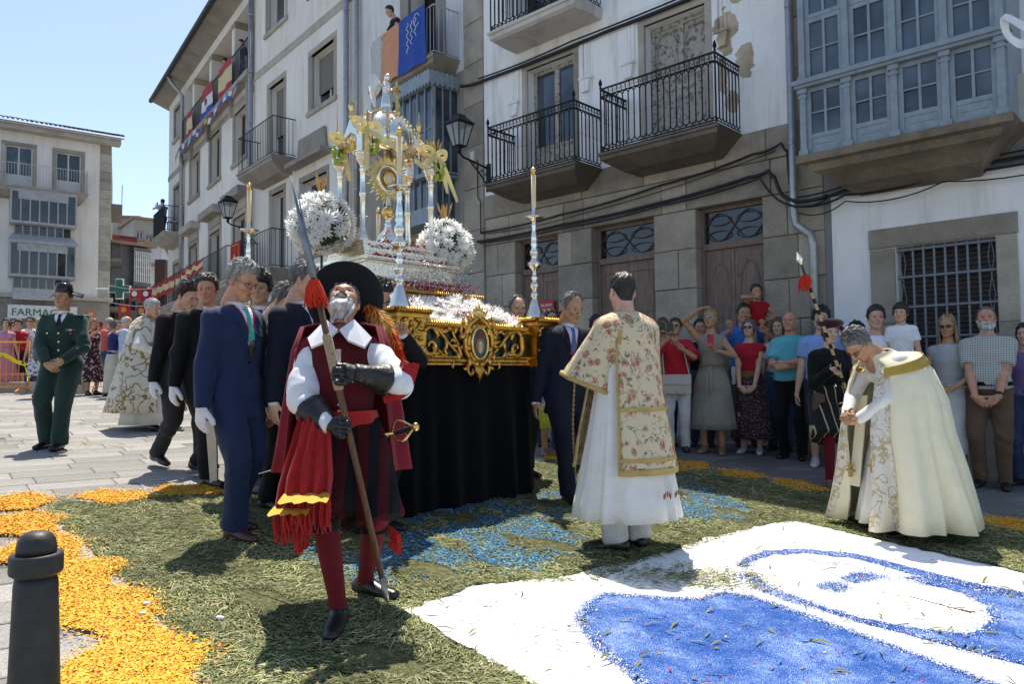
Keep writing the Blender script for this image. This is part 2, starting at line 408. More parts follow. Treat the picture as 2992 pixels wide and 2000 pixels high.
B1=gxy([(1690,1825),(1720,1780),(1770,1752),(1900,1763),(2050,1768),(2110,1748),(2200,1762),(2330,1806),(2500,1868),(2700,1942),(2850,2000),(2992,2052),(3400,2220),(3400,2500),(2300,2500),(1850,1995),(1745,1905)])
B2=gxy([(2300,1752),(2420,1796),(2560,1834),(2700,1858),(2840,1870),(2900,1830),(2880,1780),(2800,1745),(2690,1718),(2640,1700),(2700,1702),(2860,1726),(2992,1748),(3400,1850),(3400,2060),(2992,1965),(2800,1912),(2600,1858),(2430,1810),(2310,1766)])
B3=gxy([(2155,1668),(2180,1645),(2240,1623),(2350,1618),(2500,1632),(2700,1682),(2860,1722),(2992,1750),(2992,1764),(2840,1735),(2680,1695),(2500,1645),(2350,1629),(2260,1634),(2205,1650),(2180,1672)])
B4=gxy([(2465,1706),(2490,1694),(2530,1690),(2568,1696),(2560,1706),(2520,1712),(2490,1718)])
B5=gxy([(2395,1730),(2440,1718),(2475,1728),(2440,1742)])
for nm,pl,lab in(('blue_salt_field',B1,'large blue salt field of the drawing, nearest the camera'),('blue_salt_band',B2,'blue salt band curving around the white oval at right'),('blue_salt_arc',B3,'thin blue salt arc over the white oval'),('blue_salt_spot',B4,'rounder blue salt spot inside the white oval'),('blue_salt_dab',B5,'small pale blue salt dab left of the rounder spot')):
 tag(sheet(nm,rough_poly(pl,.03,.014,len(nm)),.029,bm_,.2),lab,'salt drawing')
def loose(name,pts,dirs,ln,wd,cols,lift,m,curl=.25,seed=3):
 """many small bent leaf/petal strips as one mesh; pts Nx2, returns object"""
 rg=np.random.default_rng(seed);n=len(pts)
 z=np.array([gz(p[0],p[1])for p in pts])+lift
 d=np.stack([np.cos(dirs),np.sin(dirs)],1);s=np.stack([-d[:,1],d[:,0]],1)
 tilt=rg.uniform(-.35,.35,n);tw=rg.uniform(-.5,.5,n)
 V=np.zeros((n,6,3));F=[]
 for k,(a,wd_,h)in enumerate(((-.5,.55,0),(0,1,curl),(.5,.3,0))):
  for q,sg in enumerate((-1,1)):
   V[:,k*2+q,:2]=np.asarray(pts)+d*(a*ln)[:,None]+s*(sg*.5*wd*wd_)[:,None]
   V[:,k*2+q,2]=z+np.maximum(a*ln*tilt,-lift*.5)+h*ln*.25+sg*tw*wd*.4
 base=(np.arange(n)*6)[:,None]
 F=np.concatenate([base+np.array([0,1,3,2]),base+np.array([2,3,5,4])],1).reshape(-1,4)
 me=bpy.data.meshes.new(name)
 me.vertices.add(n*6);me.vertices.foreach_set('co',V.reshape(-1))
 me.loops.add(len(F)*4);me.loops.foreach_set('vertex_index',F.reshape(-1).astype(np.int32))
 me.polygons.add(len(F));me.polygons.foreach_set('loop_start',np.arange(len(F),dtype=np.int32)*4)
 at=me.attributes.new('tint','FLOAT_COLOR','FACE')
 c4=np.ones((n,2,4));c4[:,:,:3]=np.asarray(cols)[:,None,:]
 at.data.foreach_set('color',c4.reshape(-1))
 me.materials.append(m);me.update();me.validate()
 return link(bpy.data.objects.new(name,me))
def scatter(poly,n,rg,near=3.0):
 P=np.array(poly);lo,hi=P.min(0),P.max(0);out=[]
 lo=np.maximum(lo,[-8,2.3]);hi=np.minimum(hi,[7,12])
 tot=0
 while tot<n:
  q=rg.uniform(lo,hi,(n*3,2))
  q=q[inpoly_np(q,poly)]
  d=np.hypot(q[:,0],q[:,1]);q=q[rg.random(len(q))<np.clip((near/d)**1.3,.06,1)]
  out.append(q);tot+=len(q)
  if len(q)==0:break
 return np.concatenate(out)[:n]
rg=np.random.default_rng(11)
LOOSE=vcol_mat('loose_tint')
gp=scatter(GREENP,112000,rg)
nz=lambda p,a,b_,s:np.sin(p[:,0]*a+s)*np.sin(p[:,1]*b_+1.7*s)+.5*np.sin(p[:,0]*a*2.3+p[:,1]*b_*1.9+s)
greens=np.array([(.26,.28,.125),(.16,.195,.07),(.40,.375,.2),(.07,.10,.032),(.22,.25,.10),(.50,.46,.27)])
gc=greens[rg.choice(6,len(gp),p=[.27,.25,.16,.12,.12,.08])]*(rg.uniform(.7,1.15,len(gp))*(1+.3*nz(gp,5.1,4.3,1.1)))[:,None]
turq=[gxy(p)for p in([(1020,1650),(1150,1590),(1200,1640),(1150,1720),(1030,1720)],[(1400,1560),(1620,1500),(1700,1560),(1680,1620),(1560,1680),(1350,1660)],[(1960,1430),(2060,1440),(2160,1490),(2120,1520),(1960,1540)],[(1560,1440),(1700,1440),(1700,1500),(1560,1520)],[(860,1610),(960,1580),(1020,1640),(930,1660)],[(1180,1560),(1400,1540),(1420,1640),(1250,1700),(1160,1640)],[(1950,1400),(2010,1400),(2200,1500),(2150,1540)],[(1180,1490),(1580,1470),(1500,1540),(1200,1560)])]
isT=np.zeros(len(gp),bool)
for k,t_ in enumerate(turq):isT|=inpoly_np(gp+rg.normal(0,.06,gp.shape),t_)&(nz(gp,9,7,k)>-.45)
isT&=rg.random(len(gp))<.88
gc[isT]=np.array([(.03,.25,.5),(.05,.35,.62),(.02,.18,.42)])[rg.choice(3,isT.sum())]
bare=(nz(gp,4.1,5.3,.4)>1.05)|((nz(gp,7.3,6.1,2.4)>1.12)&(rg.random(len(gp))<.8))
gp2,gc2,isT2=gp[~bare],gc[~bare],isT[~bare]
n_=len(gp2)
dirs=nz(gp2,2.2,3.1,2.)*1.2+rg.normal(0,.8,n_)
ln=np.where(isT2,rg.uniform(.008,.024,n_),rg.uniform(.012,.05,n_)*rg.choice([1,1.5,2.8],n_,p=[.7,.26,.04]));wd=np.where(isT2,rg.uniform(.004,.009,n_),rg.uniform(.002,.006,n_))
tag(loose('cut_herbs',gp2,dirs,ln,wd,gc2,.024,LOOSE,.3),'loose cut green herbs strewn over the street','herbs',kind='stuff')
op=np.concatenate([scatter(p,n,rg)for p,n in zip(ORANGE,(2200,2200,1900,2400,3200,27000,900,900,1000,900,500))])
oc=np.array([(.80,.41,.025),(.84,.52,.06),(.68,.29,.02),(.86,.62,.14),(.5,.05,.03),(.12,.11,.03)])[rg.choice(6,len(op),p=[.34,.32,.17,.1,.05,.02])]*rg.uniform(.8,1.1,(len(op),1))
op=op+rg.normal(0,.03,op.shape)*rg.choice([.5,1,1.8],(len(op),1))
tag(loose('orange_petals',op,rg.uniform(0,6.28,len(op)),rg.uniform(.008,.026,len(op)),rg.uniform(.004,.010,len(op)),oc,.026,LOOSE,.6,5),'loose orange and yellow petals heaped along the carpet edge','petals',kind='stuff')
om=mat('petal_bed',(.62,.27,.015),.9,var=.35,vscale=60,bump=.8,bscale=90)
for k,p in enumerate(ORANGE):
 lab=['orange petal lobe at the left edge above the others, cut by the frame','orange petal lobe on the paving behind the blue-suited man','orange petal lobe in shadow beside the blue-suited man','orange petal lobe above the iron bollard','orange petal lobe just behind the iron bollard','big jagged orange petal bed right of the iron bollard','orange petal lobe nearest the embroidered dalmatic hem','middle orange petal lobe before the spectators','orange petal lobe beside the red-stockinged foot','orange petal lobe at the right edge beside the cream cope','small orange petal patch behind the walking suited man'][k]
 tag(sheet('petal_bed',rough_poly([(np.mean([q[0]for q in p])*.07+a*.93,np.mean([q[1]for q in p])*.07+b*.93)for a,b in p],.03,.025,k),.0215,om,.15),lab,'petal bed','orange petal edging of the carpet')
sp=scatter(gxy([(1195,1800),(1400,1730),(2250,1545),(2992,1700),(2992,2150),(1750,2150)]),420,rg)
sc_=np.array([(.5,.03,.04),(.16,.19,.06),(.05,.16,.42),(.75,.5,.1),(.22,.2,.1)])[rg.choice(5,len(sp),p=[.3,.4,.08,.04,.18])]
green=sc_[:,1]>sc_[:,0]*.85
tag(loose('stray_sprigs',sp,rg.normal(.2,.7,len(sp)),np.where(green,rg.uniform(.02,.1,len(sp)),rg.uniform(.008,.018,len(sp))),np.where(green,rg.uniform(.005,.016,len(sp)),rg.uniform(.006,.012,len(sp))),sc_,.036,LOOSE,.3,6),'stray sprigs and red petals fallen on the salt','sprigs',kind='stuff')
ap=np.stack([rg.normal(1.0,.26,900),rg.normal(4.3,.12,900)],1)
tag(loose('trodden_herbs',ap,rg.normal(.2,.5,900),rg.uniform(.02,.07,900),rg.uniform(.004,.01,900),greens[rg.choice(6,900)]*.9,.036,LOOSE,.3,8),'trodden herbs kicked over the salt behind the deacon','herbs',kind='stuff')
def grains(name,poly,n,col,sig,seed):
 r_=np.random.default_rng(seed);P=np.array(poly+[poly[0]]);seg=np.linalg.norm(np.diff(P,axis=0),axis=1);cs=np.cumsum(seg)/seg.sum()
 t=r_.random(n*4);i=np.searchsorted(cs,t);i=np.minimum(i,len(poly)-1)
 q=P[i]+(P[i+1]-P[i])*r_.random(n*4)[:,None]+r_.normal(0,sig,(n*4,2))
 q=q[(q[:,1]<5.5)&(q[:,1]>2.4)&(q[:,0]<4.2)][:n];m=len(q)
 c=np.array(col)[r_.choice(len(col),m)]
 return loose(name,q,r_.uniform(0,6,m),r_.uniform(.003,.008,m),r_.uniform(.003,.007,m),c,.031,LOOSE,.2,seed)
for k,(pl,n)in enumerate(((B1,16000),(B2,11000),(B3,7000),(B4,1800),(B5,1800),(gxy([(2180,1690),(2230,1735),(2330,1775),(2340,1780),(2240,1740),(2190,1700)]),3500),(gxy([(2350,1650),(2500,1670),(2650,1720),(2500,1672)]),1500))):
 tag(grains('salt_grains',pl,n,[BLUE,(.05,.18,.55),(.03,.13,.46),(.86,.86,.86)],(.018,.03,.03,.03,.03,.035,.05)[k],20+k),'loose blue and white salt grains','salt',kind='stuff')
for k,p in enumerate(gxy([(1255/1.955,1828),(835/1.955,1785),(815/1.955,1815)])[:3]):
 mb=MB();mb.ell((0,0,.012),(.022,.015,.01),8,4)
 o=mb.build('fallen_petal',mat('petal_white',(.8,.78,.74),.6),None,True);o.location=(p[0],p[1],gz(*p)+.02);o.rotation_euler=(0,.2,k)
 tag(o,('white fallen petal on the herbs, the larger','white fallen petal on the orange bed, farther','white fallen petal on the orange bed, nearer')[k],'petal','fallen white petals')
mb=MB();a=Vector((*gxy([(2660,1770)])[0],0));b_=Vector((*gxy([(2840,1820)])[0],0))
mb.tube([(p.x,p.y,gz(p.x,p.y)+.045)for p in(a,a.lerp(b_,.4),b_)],.003,5)
for k in range(9):
 t=random.uniform(.5,1);p=a.lerp(b_,t);q=p+Vector((random.uniform(-.03,.12),random.uniform(-.09,.06),0));mb.tube([(p.x,p.y,gz(p.x,p.y)+.045),(q.x,q.y,gz(q.x,q.y)+.05)],.002,4)
tag(mb.build('dry_twig',mat('twig',(.12,.08,.05),.9)),'dry branching twig lying on the white salt','twig')
# ========= BUILDINGS
ST=granite('facade_granite',(.40,.355,.295),.6)
STL=granite('facade_granite_light',(.42,.395,.35),.7)
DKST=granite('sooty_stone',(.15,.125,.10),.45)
IRON=mat('black_iron',(.018,.018,.02),.5,.6,var=.3,vscale=20)
DKIRON=mat('dark_grey_iron',(.05,.052,.058),.55,.4)
GALV=mat('galvanised_pipe',(.38,.39,.40),.4,.6,var=.15,vscale=8)
BPAINT=mat('blue_grey_paint',(.25,.305,.355),.55,var=.14,vscale=9,bump=.15,bscale=40)
GLZ=glass('window_glass',(.04,.055,.075));GLD=glass('dark_glass',(.014,.017,.022))
WOODD=mat('old_door_wood',(.21,.15,.12),.75,var=.25,vscale=5,bump=.35,bscale=30,stretch=(8,8,1))
WHITEF=mat('white_window_frame',(.62,.62,.6),.5)
BROWNF=mat('brown_frame',(.16,.11,.085),.6)
def at_wall(wall,p):return wall
def wall_mesh(u0,u1,z0,z1,holes=(),depth=.25,y=0,back=.3):
 """front skin with openings, reveals and a back so that it is a solid wall"""
 mb=MB();us=sorted({u0,u1,*[h[0]for h in holes],*[h[1]for h in holes]});zs=sorted({z0,z1,*[h[2]for h in holes],*[h[3]for h in holes]})
 us=[u for u in us if u0<=u<=u1];zs=[z for z in zs if z0<=z<=z1]
 for i in range(len(us)-1):
  for j in range(len(zs)-1):
   cu,cz=(us[i]+us[i+1])/2,(zs[j]+zs[j+1])/2
   if any(h[0]<cu<h[1]and h[2]<cz<h[3]for h in holes):continue
   mb.add([(us[i],y,zs[j]),(us[i+1],y,zs[j]),(us[i+1],y,zs[j+1]),(us[i],y,zs[j+1])],[(0,1,2,3)])
 for h in holes:
  a,b,c,d=h;e=y+depth
  mb.add([(a,y,c),(b,y,c),(b,y,d),(a,y,d),(a,e,c),(b,e,c),(b,e,d),(a,e,d)],[(0,4,5,1),(1,5,6,2),(2,6,7,3),(3,7,4,0)])
 e=y+max(back,depth+.05)
 mb.add([(u0,y,z0),(u1,y,z0),(u1,y,z1),(u0,y,z1),(u0,e,z0),(u1,e,z0),(u1,e,z1),(u0,e,z1)],[(0,3,7,4),(1,5,6,2),(3,2,6,7)])
 return mb
def window(par,u0,u1,z0,z1,y=.2,nx=2,ny=1,fr=.05,bar=.028,fm=None,gm=None,name='window',panel=0,label=None):
 """frame with every pane a piece of its own; the frame is a part of the building"""
 fm=fm or WHITEF;gm=gm or GLZ
 mb=MB()
 mb.box(u0,u0+fr,y,y+.06,z0,z1);mb.box(u1-fr,u1,y,y+.06,z0,z1)
 mb.box(u0+fr,u1-fr,y+.001,y+.058,z0,z0+fr);mb.box(u0+fr,u1-fr,y+.001,y+.058,z1-fr,z1)
 zi=z0+fr
 if panel:
  mb.box(u0+fr,u1-fr,y+.012,y+.05,zi,zi+panel);mb.box(u0+fr+.05,u1-fr-.05,y+.004,y+.02,zi+.06,zi+panel-.06)
  zi+=panel
  mb.box(u0+fr,u1-fr,y+.002,y+.057,zi,zi+.05);zi+=.05
 W=(u1-u0-2*fr);Hh=z1-fr-zi
 for i in range(1,nx):
  c=u0+fr+W*i/nx;k=bar if nx>2 or True else bar;mb.box(c-k,c+k,y+.002,y+.057,zi,z1-fr)
 for j in range(1,ny):
  c=zi+Hh*j/ny;mb.box(u0+fr,u1-fr,y+.006,y+.05,c-bar*.6,c+bar*.6)
 o=mb.build(name,fm,par)
 if label:o['label']=label
 for i in range(nx):
  for j in range(ny):
   a,b=u0+fr+W*i/nx,u0+fr+W*(i+1)/nx;c,d=zi+Hh*j/ny,zi+Hh*(j+1)/ny
   t=random.uniform(-.006,.006);t2=random.uniform(-.006,.006)
   MB().add([(a,y+.03+t,c),(b,y+.03-t,c),(b,y+.03-t+t2,d),(a,y+.03+t+t2,d),(a,y+.04+t,c),(b,y+.04-t,c),(b,y+.04-t+t2,d),(a,y+.04+t+t2,d)],[(0,1,2,3),(7,6,5,4),(0,4,5,1),(1,5,6,2),(2,6,7,3),(3,7,4,0)]).build('pane',gm,o)
 return o
def blind(par,u0,u1,z0,z1,y,m):
 o=bpy.data.objects.new('roller_blind',None);link(o,par)
 n=max(2,int((z1-z0)/.055));h=(z1-z0)/n
 me=MB().bevbox(u0,u1,y,y+.02,0,h*.94,.006).mesh('blind_slat',m)
 for i in range(n):inst('blind_slat',me,o,(0,0,z0+i*h))
def surround(par,u0,u1,z0,z1,w,m,proud=.03,sill=True,top=True):
 for a,b,c,d in((u0-w,u0,z0,z1),(u1,u1+w,z0,z1)):
  MB().bevbox(a,b,-proud,.05,c,d).build('jamb_stone',m,par)
 if top:MB().bevbox(u0-w,u1+w,-proud-.002,.05,z1,z1+w).build('lintel_stone',m,par)
 if sill:MB().bevbox(u0-w-.03,u1+w+.03,-proud-.05,.2,z0-w*.8,z0).build('sill_stone',m,par)
def rail_bars(par,pts,z0,z1,me,sp,name='bar'):
 for(a,b)in zip(pts[:-1],pts[1:]):
  a=Vector(a);b=Vector(b);n=max(1,round((b-a).length/sp))
  for i in range(n+1):
   p=a.lerp(b,i/n);inst(name,me,par,(p.x,p.y,z0))
def balcony(par,u0,u1,z,out=.7,h=1.0,m=None,style='plain',sp=.12,slab_m=None,slab=.14,corbel=True,name='balcony',label=None):
 m=m or DKIRON;slab_m=slab_m or STL
 mb=MB()
 prof=[(0,z-slab*2.2 if corbel else z-slab),(-out*.55,z-slab*1.9 if corbel else z-slab),(-out+.06,z-slab),(-out,z-slab*.8),(-out,z-slab*.35),(-out-.03,z-slab*.3),(-out-.03,z),(0,z)]
 rs=[]
 ins=[(.28 if corbel else 0),(.2 if corbel else 0),.05,.0,.0,-.03,-.03,-.03]
 L_=[(u0+i_,y_,z_)for(y_,z_),i_ in zip(prof,ins)];R_=[(u1-i_,y_,z_)for(y_,z_),i_ in zip(prof,ins)]
 n=len(prof)
 mb.add(L_+R_,[tuple(range(n))]+[tuple(range(n,2*n))[::-1]]+[(i,i+n,(i+1)%n+n,(i+1)%n)for i in range(n)])
 s=mb.build(name,slab_m,par)
 if label:s['label']=label
 y=-out+.02;path=[(u0+.02,0,0),(u0+.02,y,0),(u1-.02,y,0),(u1-.02,0,0)]
 rm=MB()
 for zz,r in((z+.06,.012),(z+h,.017)):
  rm.tube([(p[0],p[1],zz)for p in path],r,4)
 if style=='plain':
  rm.build('railing',m,s)
  bar=MB().tube([(0,0,0),(0,0,h-.06)],.008,5).mesh('bar',m)
  rail_bars(s,path,z+.06,0,bar,sp)
 else:
  rm.tube([(p[0],p[1],z+h-.12)for p in path],.011,4);rm.tube([(p[0],p[1],z+.02)for p in path],.016,4)
  rm.build('railing',m,s)
  key=MB();k=.075;zz=h-.12
  pl=[(0,.01),(0,.1),(.06,.1),(.06,.045),(.03,.045),(.03,.07)]
  key.tube([(a,0,b+zz)for a,b in pl],.006,4);key.tube([(0.06,0,zz+.1),(k,0,zz+.1),(k,0,zz+.012),(0,0,zz+.012)],.004,4)
  key=key.mesh('key_ornament',m)
  w_=.05;loop=[]
  for i in range(7):a=math.pi*i/6;loop.append((w_*math.cos(a),0,h-.18+w_*math.sin(a)))
  for i in range(7):a=math.pi+math.pi*i/6;loop.append((w_*math.cos(a),0,.14+w_*math.sin(a)))
  lm=MB().tube(loop,.0095,5,closed=True);lm.tube([(0,0,.06),(0,0,.09)],.006,4);lm.ell((w_,0,h*.5),(.014,.014,.02),6,4);lm.ell((-w_,0,h*.5),(.014,.014,.02),6,4);lm=lm.mesh('oval_loop',m)
  for(a,b)in zip(path[:-1],path[1:]):
   a=Vector(a);b=Vector(b);d=b-a;ang=math.atan2(d.y,d.x);n=max(1,int(d.length/k))
   for i in range(n):p=a+d*(i/n);inst('key_ornament',key,s,(p.x,p.y,z),(0,0,ang))
   n=max(1,round(d.length/sp))
   for i in range(n):p=a+d*((i+.5)/n);inst('oval_loop',lm,s,(p.x,p.y,z),(0,0,ang))
  fin=MB().lathe([(.012,0),(.02,.02),(.012,.04),(.03,.08),(.022,.12),(.004,.16)],n=8).mesh('finial',m)
  for p in path[1:3]:
   inst('finial',fin,s,(p[0],p[1],z+h));MB().tube([(p[0],p[1],z),(p[0],p[1],z+h)],.013,6).build('corner_post',m,s)
 return s
def pipe(label,par_frame,pts,r=.05,m=None,name='drainpipe',clips=True):
 o=thing(name,label,'drainpipe',par_frame.location,par_frame.rotation_euler.z)
 m=m or GALV
 MB().tube(pts,r,10).build('pipe',m,o,True)
 if clips:
  for i in range(len(pts)-1):
   a,b=Vector(pts[i]),Vector(pts[i+1]);n=int((b-a).length/1.6)
   for k in range(n):
    p=a.lerp(b,(k+.5)/n);MB().lathe([(r*1.12,-.02),(r*1.12,.02)],(p.x,p.y,p.z),10).build('pipe_clip',m,o)
 return o
def frame(name,label,cat,ang,o):
 return thing(name,label,cat,(o[0],o[1],0),ang)
CA=math.atan2(-.68404,.72944)
CO=(3.29,10.25)
# ------- C: white house with two iron balconies
C=frame('townhouse','white peeling townhouse with stone ground floor and two black iron balconies','house',CA,CO)
W1,W2=(-4.10,-3.04,4.72,6.76),(-1.66,-.62,4.72,6.75)
W3=(-4.3,-3.2,7.35,9.4);W4=(-1.7,-.6,7.4,9.4)
WH=plaster('white_limewash',(.86,.865,.87),.62,.6,peel=[(-.28,6.2,.22,.5),(-.05,5.75,.2,.3),(-.35,5.6,.12,.4),(-.12,6.8,.3,.3),(-.2,5.2,.14,.22)])
wall_mesh(-5.16,.56,4.69,10.9,[W1,W2,W3,W4],.3).build('wall',WH,C)
MB().box(-5.16,.95,.35,6,0,10.9).build('rear_volume',WH,C)
MB().prism([(-5.5,10.9),(1.3,10.9),(1.3,11.1),(-5.5,11.1)],-.55,6).build('roof',mat('eave_wood',(.2,.15,.11),.8),C)
DOORS=[(-4.41,-3.44),(-2.72,-1.55),(-.84,.165)]
DZ=3.77
rn=random.Random(4)
def stone(u0,u1,z0,z1,y0=0,par=None,m=None,d=.3):
 e=.004;MB().bevbox(u0+e,u1-e,y0+rn.uniform(-.012,.006),d,z0+e,z1-e,.01).build('stone',m or ST,par)
piers=[(-5.16,-4.41),(-3.44,-2.72),(-1.55,-.84),(.165,1.0)]
courses=[.1,.95,1.5,2.08,2.62,3.2,3.77]
for i,(a,b)in enumerate(piers):
 for j in range(len(courses)-1):
  sp=(b-a)*(.42 if j%2 else.58)
  if i in(0,3)or(i+j)%3==0:stone(a,a+sp,courses[j],courses[j+1],0,C);stone(a+sp,b,courses[j],courses[j+1],0,C)
  else:stone(a,b,courses[j],courses[j+1],0,C)
us=[-5.16,-4.55,-3.3,-2.88,-1.4,-.98,.3,1.0]
for a,b in zip(us[:-1],us[1:]):stone(a,b,3.77,4.26,-.005,C)
us=[-5.16,-4.0,-2.9,-1.7,-.5,.25,1.0]
for a,b in zip(us[:-1],us[1:]):stone(a,b,4.26,4.69,-.02,C)
for a,b,c,d in((.56,1.0,4.69,5.4),(.56,.98,5.4,6.1),(.56,1.0,6.1,6.8),(.56,.97,6.8,7.6),(.56,1.0,7.6,9),(.56,.98,9,10.9)):stone(a,b,c,d,0,C)
MB().box(-5.15,.99,.28,.4,.1,4.68).build('inner_wall',mat('lime_mortar',(.5,.48,.44),.95),C)
def door(par,u0,u1,kind):
 y=.17
 f_=MB()
 f_.box(u0,u0+.05,y-.01,y+.08,.2,DZ);f_.box(u1-.05,u1,y-.01,y+.08,.2,DZ);f_.box(u0+.05,u1-.05,y-.03,y+.08,3.16,3.25);f_.box(u0+.05,u1-.05,y,y+.08,3.72,DZ)
 d=f_.build('door',WOODD,par)
 mid=(u0+u1)/2
 for k,(a,b)in enumerate(((u0+.05,mid-.004),(mid+.004,u1-.05))):
  lf=MB();lf.box(a,b,y+.02,y+.07,.25,3.158)
  o=lf.build('door_leaf',WOODD,d)
 for k,(a,b)in enumerate(((u0+.05,mid-.004),(mid+.004,u1-.05))):
  mo=MB();c=(a+b)/2;wv=(b-a)/2-.07
  if kind=='oval':
   pts=[(c+wv*math.cos(t),y+.02,2.45+.5*math.sin(t))for t in np.linspace(0,2*math.pi,28,endpoint=False)]
   mo.tube(pts,.013,5,closed=True)
   for q in(.8,.55,.3):mo.tube([(c+wv*q*.6*math.cos(t),y+.021,2.25+.17*q*math.sin(t))for t in np.linspace(0,2*math.pi,16,endpoint=False)],.007,4,closed=True)
   sx=a+.05 if k else b-.05;s2=1 if k else-1
   mo.tube([(sx,y+.02,3.05),(sx+s2*.16,y+.02,3.05),(sx,y+.02,2.72)],.008,4,closed=True)
  else:
   for z0,z1 in((2.35,3.0),(1.4,2.2)):
    mo.tube([(a+.08,y+.02,z0),(b-.08,y+.02,z0),(b-.08,y+.02,z1),(a+.08,y+.02,z1)],.012,4,closed=True)
  for z0,z1 in((.4,1.2),):mo.tube([(a+.08,y+.02,z0),(b-.08,y+.02,z0),(b-.08,y+.02,z1),(a+.08,y+.02,z1)],.012,4,closed=True)
  mo.build('moulding',WOODD,d)
 MB().lathe([(.012,-.03),(.03,-.01),(.03,.02),(.012,.03)],(mid-.03,y-.01,1.55),8).build('door_knob',IRON,d,True)
 MB().box(u0+.05,u1-.05,y+.04,y+.05,3.25,3.72).build('transom_pane',GLD,d)
 gr=MB();wv=(u1-u0-.1)
 for k in range(4):
  c0=u0+.05+wv*(k%2)*.5+wv*.25;zc=3.36 if k<2 else 3.58
  gr.tube([(c0+wv*.2*math.cos(t),y+.02,zc+.07*math.sin(t))for t in np.linspace(0,2*math.pi,20,endpoint=False)],.007,4,closed=True)
 for s_ in(0,1):
  gr.tube([(u0+.05+wv*t,y+.02,3.485+.2*math.sin(2*math.pi*t*1.0+s_*math.pi))for t in np.linspace(0,1,24)],.008,4)
 gr.build('transom_grille',mat('rusty_grille',(.09,.06,.05),.8),d)
 return d
door(C,*DOORS[0],'plain');door(C,*DOORS[1],'plain');door(C,*DOORS[2],'oval')
MB().box(-.84,.165,-.25,.3,.1,.42).build('door_step',ST,C)
OLDW=mat('flaking_door_paint',(.40,.38,.35),.8,var=.3,vscale=14,bump=.5,bscale=30,col2=(.16,.12,.09),c2lo=.38,c2hi=.5)
surround(C,W1[0],W1[1],W1[2],W1[3],.11,STL,.01,False);surround(C,W2[0],W2[1],W2[2],W2[3],.11,STL,.01,False)
window(C,*W1,y=.2,nx=2,ny=1,fr=.07,bar=.05,fm=OLDW,gm=GLZ,panel=.55)
wd=window(C,*W2,y=.2,nx=2,ny=1,fr=.07,bar=.05,fm=OLDW,gm=OLDW,panel=.9,label='flaking wooden shutter doors')
for k in(0,1):
 a=W2[0]+.1+k*.5;mo=MB()
 mo.tube([(a,.19,5.85),(a+.36,.19,5.85),(a+.36,.19,6.45),(a+.28,.19,6.6),(a+.08,.19,6.6),(a,.19,6.45)],.014,4,closed=True);mo.build('moulding',OLDW,wd)
for W_ in(W1,W2):
 for k,e in enumerate((.17,.24,.3)):
  MB().bevbox(W_[0]-e-.06,W_[1]+e+.06,-.035+k*.01,.04,W_[3]+e-.04,W_[3]+e+.02).build('moulding',WH,C)
  for sg in(0,1):
   a=W_[0]-e-.05 if sg==0 else W_[1]+e-.01
   MB().bevbox(a,a+.06,-.034+k*.01,.04,W_[3]-.5,W_[3]+e-.042).build('moulding',WH,C)
 for a in(W_[0]-.34,W_[1]+.2):
  MB().prism([(a,W_[3]-.75),(a+.14,W_[3]-.75),(a+.17,W_[3]-.55),(a-.03,W_[3]-.55)],-.07,.02).build('bracket',WH,C)
  MB().bevbox(a-.05,a+.19,-.09,.02,W_[3]-.548,W_[3]-.5).build('bracket',WH,C)
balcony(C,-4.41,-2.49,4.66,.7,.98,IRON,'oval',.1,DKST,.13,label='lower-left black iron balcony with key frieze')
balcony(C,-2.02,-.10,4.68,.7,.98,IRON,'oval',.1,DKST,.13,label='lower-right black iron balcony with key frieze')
balcony(C,-4.32,-2.45,7.28,.7,1.0,IRON,'oval',.1,plaster('slab_white',(.55,.53,.5),.5),.16,False,label='upper black iron balcony cut by the top edge')
window(C,*W3,y=.2,nx=2,ny=2,fm=OLDW,gm=GLD);window(C,*W4,y=.2,nx=2,ny=2,fm=OLDW,gm=GLD)
# ------- E: house with the blue glazed gallery
E_=frame('gallery_house','white house with blue-grey glazed timber gallery and barred window','house',CA,CO)
GW=(1.83,2.86,1.15,2.865)
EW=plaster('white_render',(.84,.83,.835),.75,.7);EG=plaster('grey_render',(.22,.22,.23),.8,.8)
wall_mesh(1.09,6.5,.0,3.6,[GW],.3,-.004).build('wall',EW,E_)
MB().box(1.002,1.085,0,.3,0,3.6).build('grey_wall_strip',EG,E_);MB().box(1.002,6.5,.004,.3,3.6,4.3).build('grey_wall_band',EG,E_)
wall_mesh(1.002,6.5,4.3,10.5,[(1.3,2.9,4.5,6.9)],.3,-.001).build('upper_wall',EW,E_)
MB().box(1.002,6.5,.61,6,0,10.5).build('rear_volume',EW,E_)
MB().prism([(.8,10.5),(7,10.5),(7,10.7),(.8,10.7)],-.6,6).build('roof',MATS['eave_wood'],E_)
for a,b,c,d in((1.54,1.83,1.15,1.94),(1.54,1.83,1.94,2.86),(2.86,3.07,1.15,1.9),(2.86,3.07,1.9,2.86)):stone(a,b,c,d,-.03,E_)
stone(1.53,3.08,2.865,3.11,-.034,E_);stone(1.5,3.12,.85,1.15,-.06,E_)
stone(1.1,2.2,.0,.85,-.03,E_);stone(2.2,3.4,.0,.85,-.03,E_);stone(3.4,4.6,0,.85,-.03,E_)
blind(E_,GW[0],GW[1],GW[2],GW[3],.2,mat('brown_shutter',(.05,.035,.03),.6))
gri=bpy.data.objects.new('window_grille',None);link(gri,E_)
GI=mat('grille_paint',(.17,.20,.235),.5,.2)
bar=MB().box(-.011,.011,-.011,.011,0,GW[3]-GW[2]).mesh('bar',GI)
